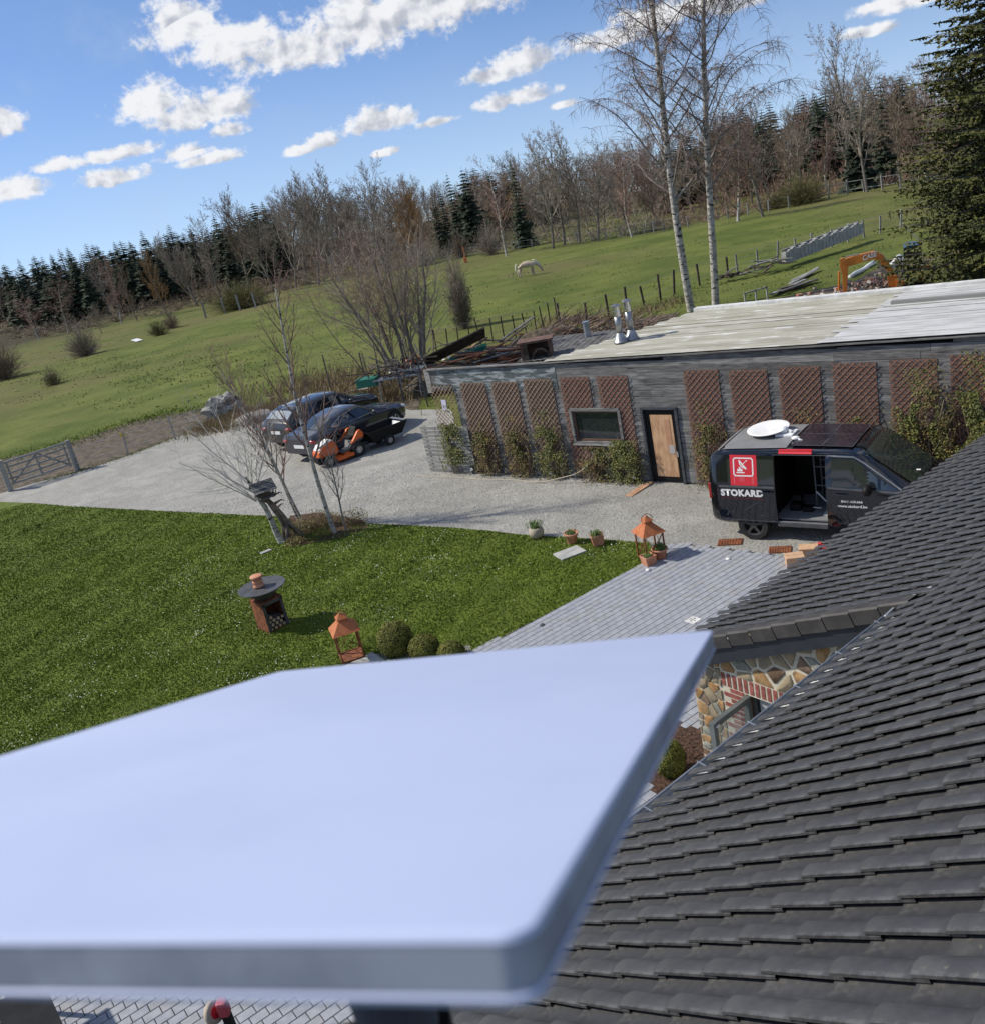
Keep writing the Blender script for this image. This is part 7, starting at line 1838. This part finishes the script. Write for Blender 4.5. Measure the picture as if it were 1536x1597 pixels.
# shrub bed round the birches
BEDP = [g2(437, 842), g2(452, 806), g2(500, 800), g2(566, 812), g2(578, 822), g2(540, 838), g2(470, 852)]
sheet('shrub_bed_soil', BEDP, .024, M_mulch, .04)
random.seed(17)
sb_ = []
for (px, py, w_, h_, n, lab) in ((470, 834, .45, .45, 1500, 'yellow-leaved low shrub at the left of the birch bed'), (495, 825, .5, .55, 1700, 'russet low shrub in the middle of the birch bed'), (515, 820, .4, .4, 900, 'low shrub right behind the slender birch'), (553, 816, .42, .42, 1100, 'yellow-tipped shrub at the right end of the birch bed'), (462, 850, .28, .22, 600, 'small bright yellow-leaved plant in front of the birdhouse post'), (505, 838, .3, .25, 500, 'small dark green plant left of the slender birch trunk')):
    t = thing('low_shrub', lab, 'shrub', G(px, py)); mb, st = MB(), MB()
    for k in range(n):
        a = random.uniform(0, 6.28); rr = w_ * math.sqrt(random.random()); mb.leaf(Vector((rr * math.cos(a), rr * math.sin(a) * .7, h_ * random.random() * (1 - .4 * (rr / w_) ** 2) + .03)), random.uniform(.02, .05), None, .5)
    thicket(st, Vector((0, 0, 0)), w_, h_ * 1.1, 60, .006, .8)
    mb.build('leaves', M_blade if 'dark green' in lab else M_bedleaf, t); st.build('stems', M_twig_brown, t)
# birdhouse on gnarled post
bh = thing('rustic_birdhouse', 'weathered rustic birdhouse with pitched roof on a gnarled driftwood post', 'birdhouse', G(452, 841), R(25))
mb = MB(); 
for k in range(6):
    a = k * 1.05; mb.tube(smooth_path([Vector((.22 * math.cos(a) + .25 * (k % 2), .14 * math.sin(a), 0)), Vector((.10 * math.cos(a + .5) + .03, .08 * math.sin(a), .45)), Vector((.06 * math.cos(a + 1) - .14, .06 * math.sin(a + 1), .95)), Vector((-.30 + .05 * math.cos(a), .05 * math.sin(a), 1.32))]), [.055 - .0015 * q for q in range(19)], 7)
for k in range(7): 
    z = random.uniform(.5, 1.3); a = random.uniform(-.8, 1.2); mb.tube([Vector((-.12, 0, z)), Vector((.08 * math.cos(a), .2 * math.sin(a), z + .06)), Vector((.16 * math.cos(a), .32 * math.sin(a), z + .02))], [.03, .02, .008], 5)
mb.build('driftwood_post', mat('driftwood', (.10, .08, .07), (.24, .20, .17), 6, .9, .01, 20), bh)
HB = Vector((-.30, 0, 1.32))
MB().box(HB + Vector((0, 0, .02)), (.46, .44, .03)).build('floor_board', M_wood_old, bh)
MB().box(HB + Vector((.0, .0, .16)), (.26, .26, .26)).build('nest_box', M_dark_wood, bh)
for sg in (-1, 1):
    for k in range(6):
        f0, f1 = k / 6, (k + 1) / 6 + .03
        y0, z0_ = sg * .33 * (1 - f0), .22 + .22 * f0; y1, z1_ = sg * .33 * (1 - f1), .22 + .22 * f1
        MB().add([HB + Vector((-.30, y0, z0_ + .02)), HB + Vector((.30, y0, z0_ + .02)), HB + Vector((.30, y1, z1_ + .005)), HB + Vector((-.30, y1, z1_ + .005)), HB + Vector((-.30, y0, z0_)), HB + Vector((.30, y0, z0_))], [(0, 1, 2, 3), (4, 5, 1, 0)]).build('roof_slat', M_wood_old, bh)
mb = MB()
for x in (-.22, .22):
    for y in (-.2, .2): mb.tube([HB + Vector((x, y, 0)), HB + Vector((x * .9, y, .28))], .012, 5)
for k in range(9): mb.tube([HB + Vector((.24, -.2 + .05 * k, .02)), HB + Vector((.28, -.22 + .055 * k, .20 * random.random() + .05))], .008, 4)
for k in range(8): mb.tube([HB + Vector((-.1 + random.gauss(0, .1), random.gauss(0, .1), -.05)), HB + Vector((random.gauss(.1, .12), random.gauss(0, .12), -.28))], .010, 4)
mb.build('twig_rails', M_dark_wood, bh)
# rusty floor grates, boxes, crate, drain covers
for px, py, L, lab in ((1138, 846, .50, 'left rusty metal grate in the gravel below the van'), (1216, 858, .44, 'right rusty metal grate half under the cardboard boxes')):
    t = thing('rusty_grate', lab, 'grate', G(px, py, .01), R(-22)); w_ = .30
    MB().box((0, 0, .012), (L, w_, .012)).build('plate', M_rust, t)
    mb = MB()
    for k in range(9): x = -L / 2 + L * (k + .5) / 9; mb.bar((x, -w_ / 2, .022), (x, w_ / 2, .022), .016, .01)
    mb.build('bars', M_rust, t)
bx = thing('cardboard_box', 'near cardboard box standing on the paving at the roof edge', 'cardboard box', G(1238, 882) + Vector((.02, 0, .0)), R(-12)); MB().box((0, 0, .11), (.34, .28, .22)).build('carton', M_cardboard, bx, bevel=.004)
MB().lathe([(.055, .2215), (.07, .2215)], 20, close=False).lathe([(.085, .2215), (.092, .2215)], 20, close=False).build('printed_ring', mat('carton_print', (.62, .42, .28), rough=.8), bx)
MB().bar((-.17, 0, .222), (.17, 0, .222), .004, .003).build('flap_seam', M_dark_wood, bx)
bx = thing('cardboard_box', 'second cardboard box behind the near one, partly hidden by the roof', 'cardboard box', G(1258, 871) + Vector((.08, .1, 0)), R(-20)); MB().box((0, 0, .10), (.36, .26, .20)).build('carton', M_cardboard, bx, bevel=.004)
cr_8 = thing('black_crate', 'low black crate full of red packets on the gravel beside the roof edge', 'crate', G(1280, 862), R(-30))
mb = MB(); mb.box((0, 0, .01), (.44, .30, .02)); 
for (x, y, a, b) in ((-.22, 0, .015, .30), (.22, 0, .015, .30), (0, .15, .44, .015), (0, -.15, .44, .015)): mb.box((x, y, .07), (a, b, .14))
mb.build('crate', M_black, cr_8)
for k in range(16): MB().box((random.uniform(-.17, .17), random.uniform(-.11, .11), .13 + random.random() * .04), (.09, .06, .03), Matrix.Identity(4)).build('packet', M_red if k % 4 else mat('pink_print', (.72, .16, .19), rough=.4), cr_8, bevel=.006)
dc = thing('drain_cover', 'white square drain cover with dark holes set in the paving', 'drain cover', G(1080, 967, .03), R(33)); MB().box((0, 0, 0), (.22, .22, .012)).build('plate', M_white_dirty, dc)
for (x, y) in ((-.05, 0), (.05, 0), (0, .05), (0, -.05), (0, 0)): MB().lathe([(0, .0085), (.014, .0085), (.014, 0)], 8, Matrix.Translation((x, y, 0)), close=False).build('hole', M_black, dc)
for px, py, lab in ((1135, 872, 'small white ground light in the paving below the left grate'), (1010, 889, 'small white ground light in the paving below the front square pot'), (845, 975, 'small dark ground stud near the middle edge of the paving')):
    o = MB().lathe([(.05, 0), (.045, .018), (0, .022)], 14).build('ground_light', M_white if 'white' in lab else M_darksteel, smooth=True); o.location = G(px, py, .028); tag(o, lab, 'ground light')
# droppings and crumbs on the roofs
# ---- ladder head with rubber wheels above the eave
lp = Vector((0, 0, CAM_H)) + ray(338, 1578) * 5.2
ld = thing('wheeled_prop_pole', 'black prop pole with faded red cap and cream rubber wheel at the bottom edge', 'prop pole', (lp.x, lp.y, 0), R(-5))
Mw = Matrix.Translation((-.012, 0, lp.z)) @ Matrix.Rotation(R(75), 4, 'Y') @ Matrix.Rotation(R(20), 4, 'X')
MB().lathe([(.030, -.014), (.052, -.014), (.056, 0), (.052, .014), (.030, .014)], 24, Mw, close=False).build('wheel', mat('cream_rubber', (.42, .36, .28), rough=.8), ld, smooth=True)
MB().lathe([(0, -.012), (.031, -.012), (.031, .012), (0, .012)], 18, Mw, close=False).build('hub', M_red, ld)
MB().lathe([(0, -.05), (.006, -.05), (.006, .03), (0, .03)], 8, Mw, close=False).build('axle', M_chrome, ld)
MB().box((.04, .0, lp.z + .02), (.05, .05, .085)).build('end_cap', mat('faded_red_plastic', (.50, .07, .09), rough=.5), ld, bevel=.012)
MB().bar((.042, .0, lp.z - .02), (.35, -.5, 0), .03, .04).build('rail', M_black, ld)
# dark topped table at the bottom left
tb = thing('black_garden_table', 'black table top with pale stains at the bottom left corner', 'table', G(52, 1600, .75), R(8)); tb.location.z = 0
e0 = G(80, 1556, .75); e1 = G(100, 1600, .75); dd = (e0 - e1).normalized(); pp = Vector((-dd.y, dd.x, 0)); tb.rotation_euler = (0, 0, heading(dd)); tb.location = ((e0.x + e1.x) / 2, (e0.y + e1.y) / 2, 0)
MB().box((0, .55, .735), (2.2, 1.1, .03)).build('table_top', mat('black_stained_top', (.012, .012, .014), (.02, .02, .022), 3, .5, speck=((.35, .35, .33), 4.5, .70, .72), spec=.1), tb, bevel=.004)
for x in (-1.0, 1.0):
    for y in (.08, 1.0): MB().box((x, y, .36), (.05, .05, .72)).build('leg', M_black, tb)
# ---- the white flat antenna in the foreground
CAMP = Vector((0, 0, CAM_H))
dn = Vector((.08414, .38446, .91930)).normalized(); dh = .0795
def DP(x, y): v = ray(x, y); return CAMP + v * (-dh / v.dot(dn))
A_, B_, C_ = DP(435, 1047), DP(1112, 982), DP(772, 1458)
ux = (A_ - B_).normalized(); uy = dn.cross(ux)
if (C_ - B_).dot(uy) < 0: uy = -uy
wA, hC = (A_ - B_).dot(ux), (C_ - B_).dot(uy)
ant = thing('flat_panel_antenna', 'large white rectangular flat antenna panel out of focus in the foreground on a black mast', 'antenna', (B_ + ux * wA / 2 + uy * hC / 2))
O_ = B_ + ux * wA / 2 + uy * hC / 2 - ant.location
def rrect(w, h, r, n=8):
    out = []
    for cx, cy, a0 in ((w / 2 - r, h / 2 - r, 0), (-w / 2 + r, h / 2 - r, 90), (-w / 2 + r, -h / 2 + r, 180), (w / 2 - r, -h / 2 + r, 270)):
        for k in range(n + 1): a = R(a0 + 90 * k / n); out.append((cx + r * math.cos(a), cy + r * math.sin(a)))
    return out
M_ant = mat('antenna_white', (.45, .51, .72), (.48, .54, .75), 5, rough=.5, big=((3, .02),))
M_antedge = mat('antenna_grey_side', (.22, .245, .31), (.30, .33, .40), 22, .5, contrast=(.4, .6))
def layer(rows, name, m, cap0, cap1):
    mb = MB(); vs = []; n = None
    for (ins, dep, rr) in rows:
        q = rrect(wA - 2 * ins, hC - 2 * ins, rr); n = len(q)
        for (x, y) in q: vs.append(O_ + ux * x + uy * y - dn * dep)
    fs = []
    for i in range(len(rows) - 1):
        for k in range(n): fs.append((i * n + k, i * n + (k + 1) % n, (i + 1) * n + (k + 1) % n, (i + 1) * n + k))
    if cap0: fs.append(tuple(range(n)))
    if cap1: fs.append(tuple(reversed(range((len(rows) - 1) * n, len(rows) * n))))
    mb.add(vs, fs); o = mb.build(name, m, ant, smooth=True, autosmooth=40); return o
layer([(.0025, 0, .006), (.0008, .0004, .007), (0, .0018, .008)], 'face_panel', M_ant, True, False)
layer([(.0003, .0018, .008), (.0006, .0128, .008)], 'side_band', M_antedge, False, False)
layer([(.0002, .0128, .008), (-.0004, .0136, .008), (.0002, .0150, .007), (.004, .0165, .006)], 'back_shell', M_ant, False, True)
mc = O_ - dn * .016 - Vector((0, 0, .0))
pc = Vector((0, 0, CAM_H)) + ray(612, 1560) * .62 - ant.location
ptop = Vector((pc.x, pc.y, pc.z + .10)); 
# stop the mast below the panel
t_ = ((O_ - dn * .016) - ptop).dot(dn) / dn.z; ptop.z += t_ - .002
MB().tube([ptop, Vector((ptop.x, ptop.y, ptop.z - 1.75))], .0235, 20).build('mast', mat('mast_black', (.02, .02, .028), rough=.35), ant, smooth=True)
MB().tube([Vector((ptop.x, ptop.y, pc.z - .02)), Vector((ptop.x, ptop.y, pc.z - .06))], .030, 20).box((pc.x - .034, pc.y, pc.z - .04), (.02, .03, .03)).build('mast_clamp', M_black, ant)
MB().lathe([(.09, 0), (.09, .01), (.05, .03), (.03, .12), (.0, .12)], 20, Matrix.Translation((ptop.x, ptop.y, ptop.z - 1.80))).build('mast_foot', M_zinc, ant)
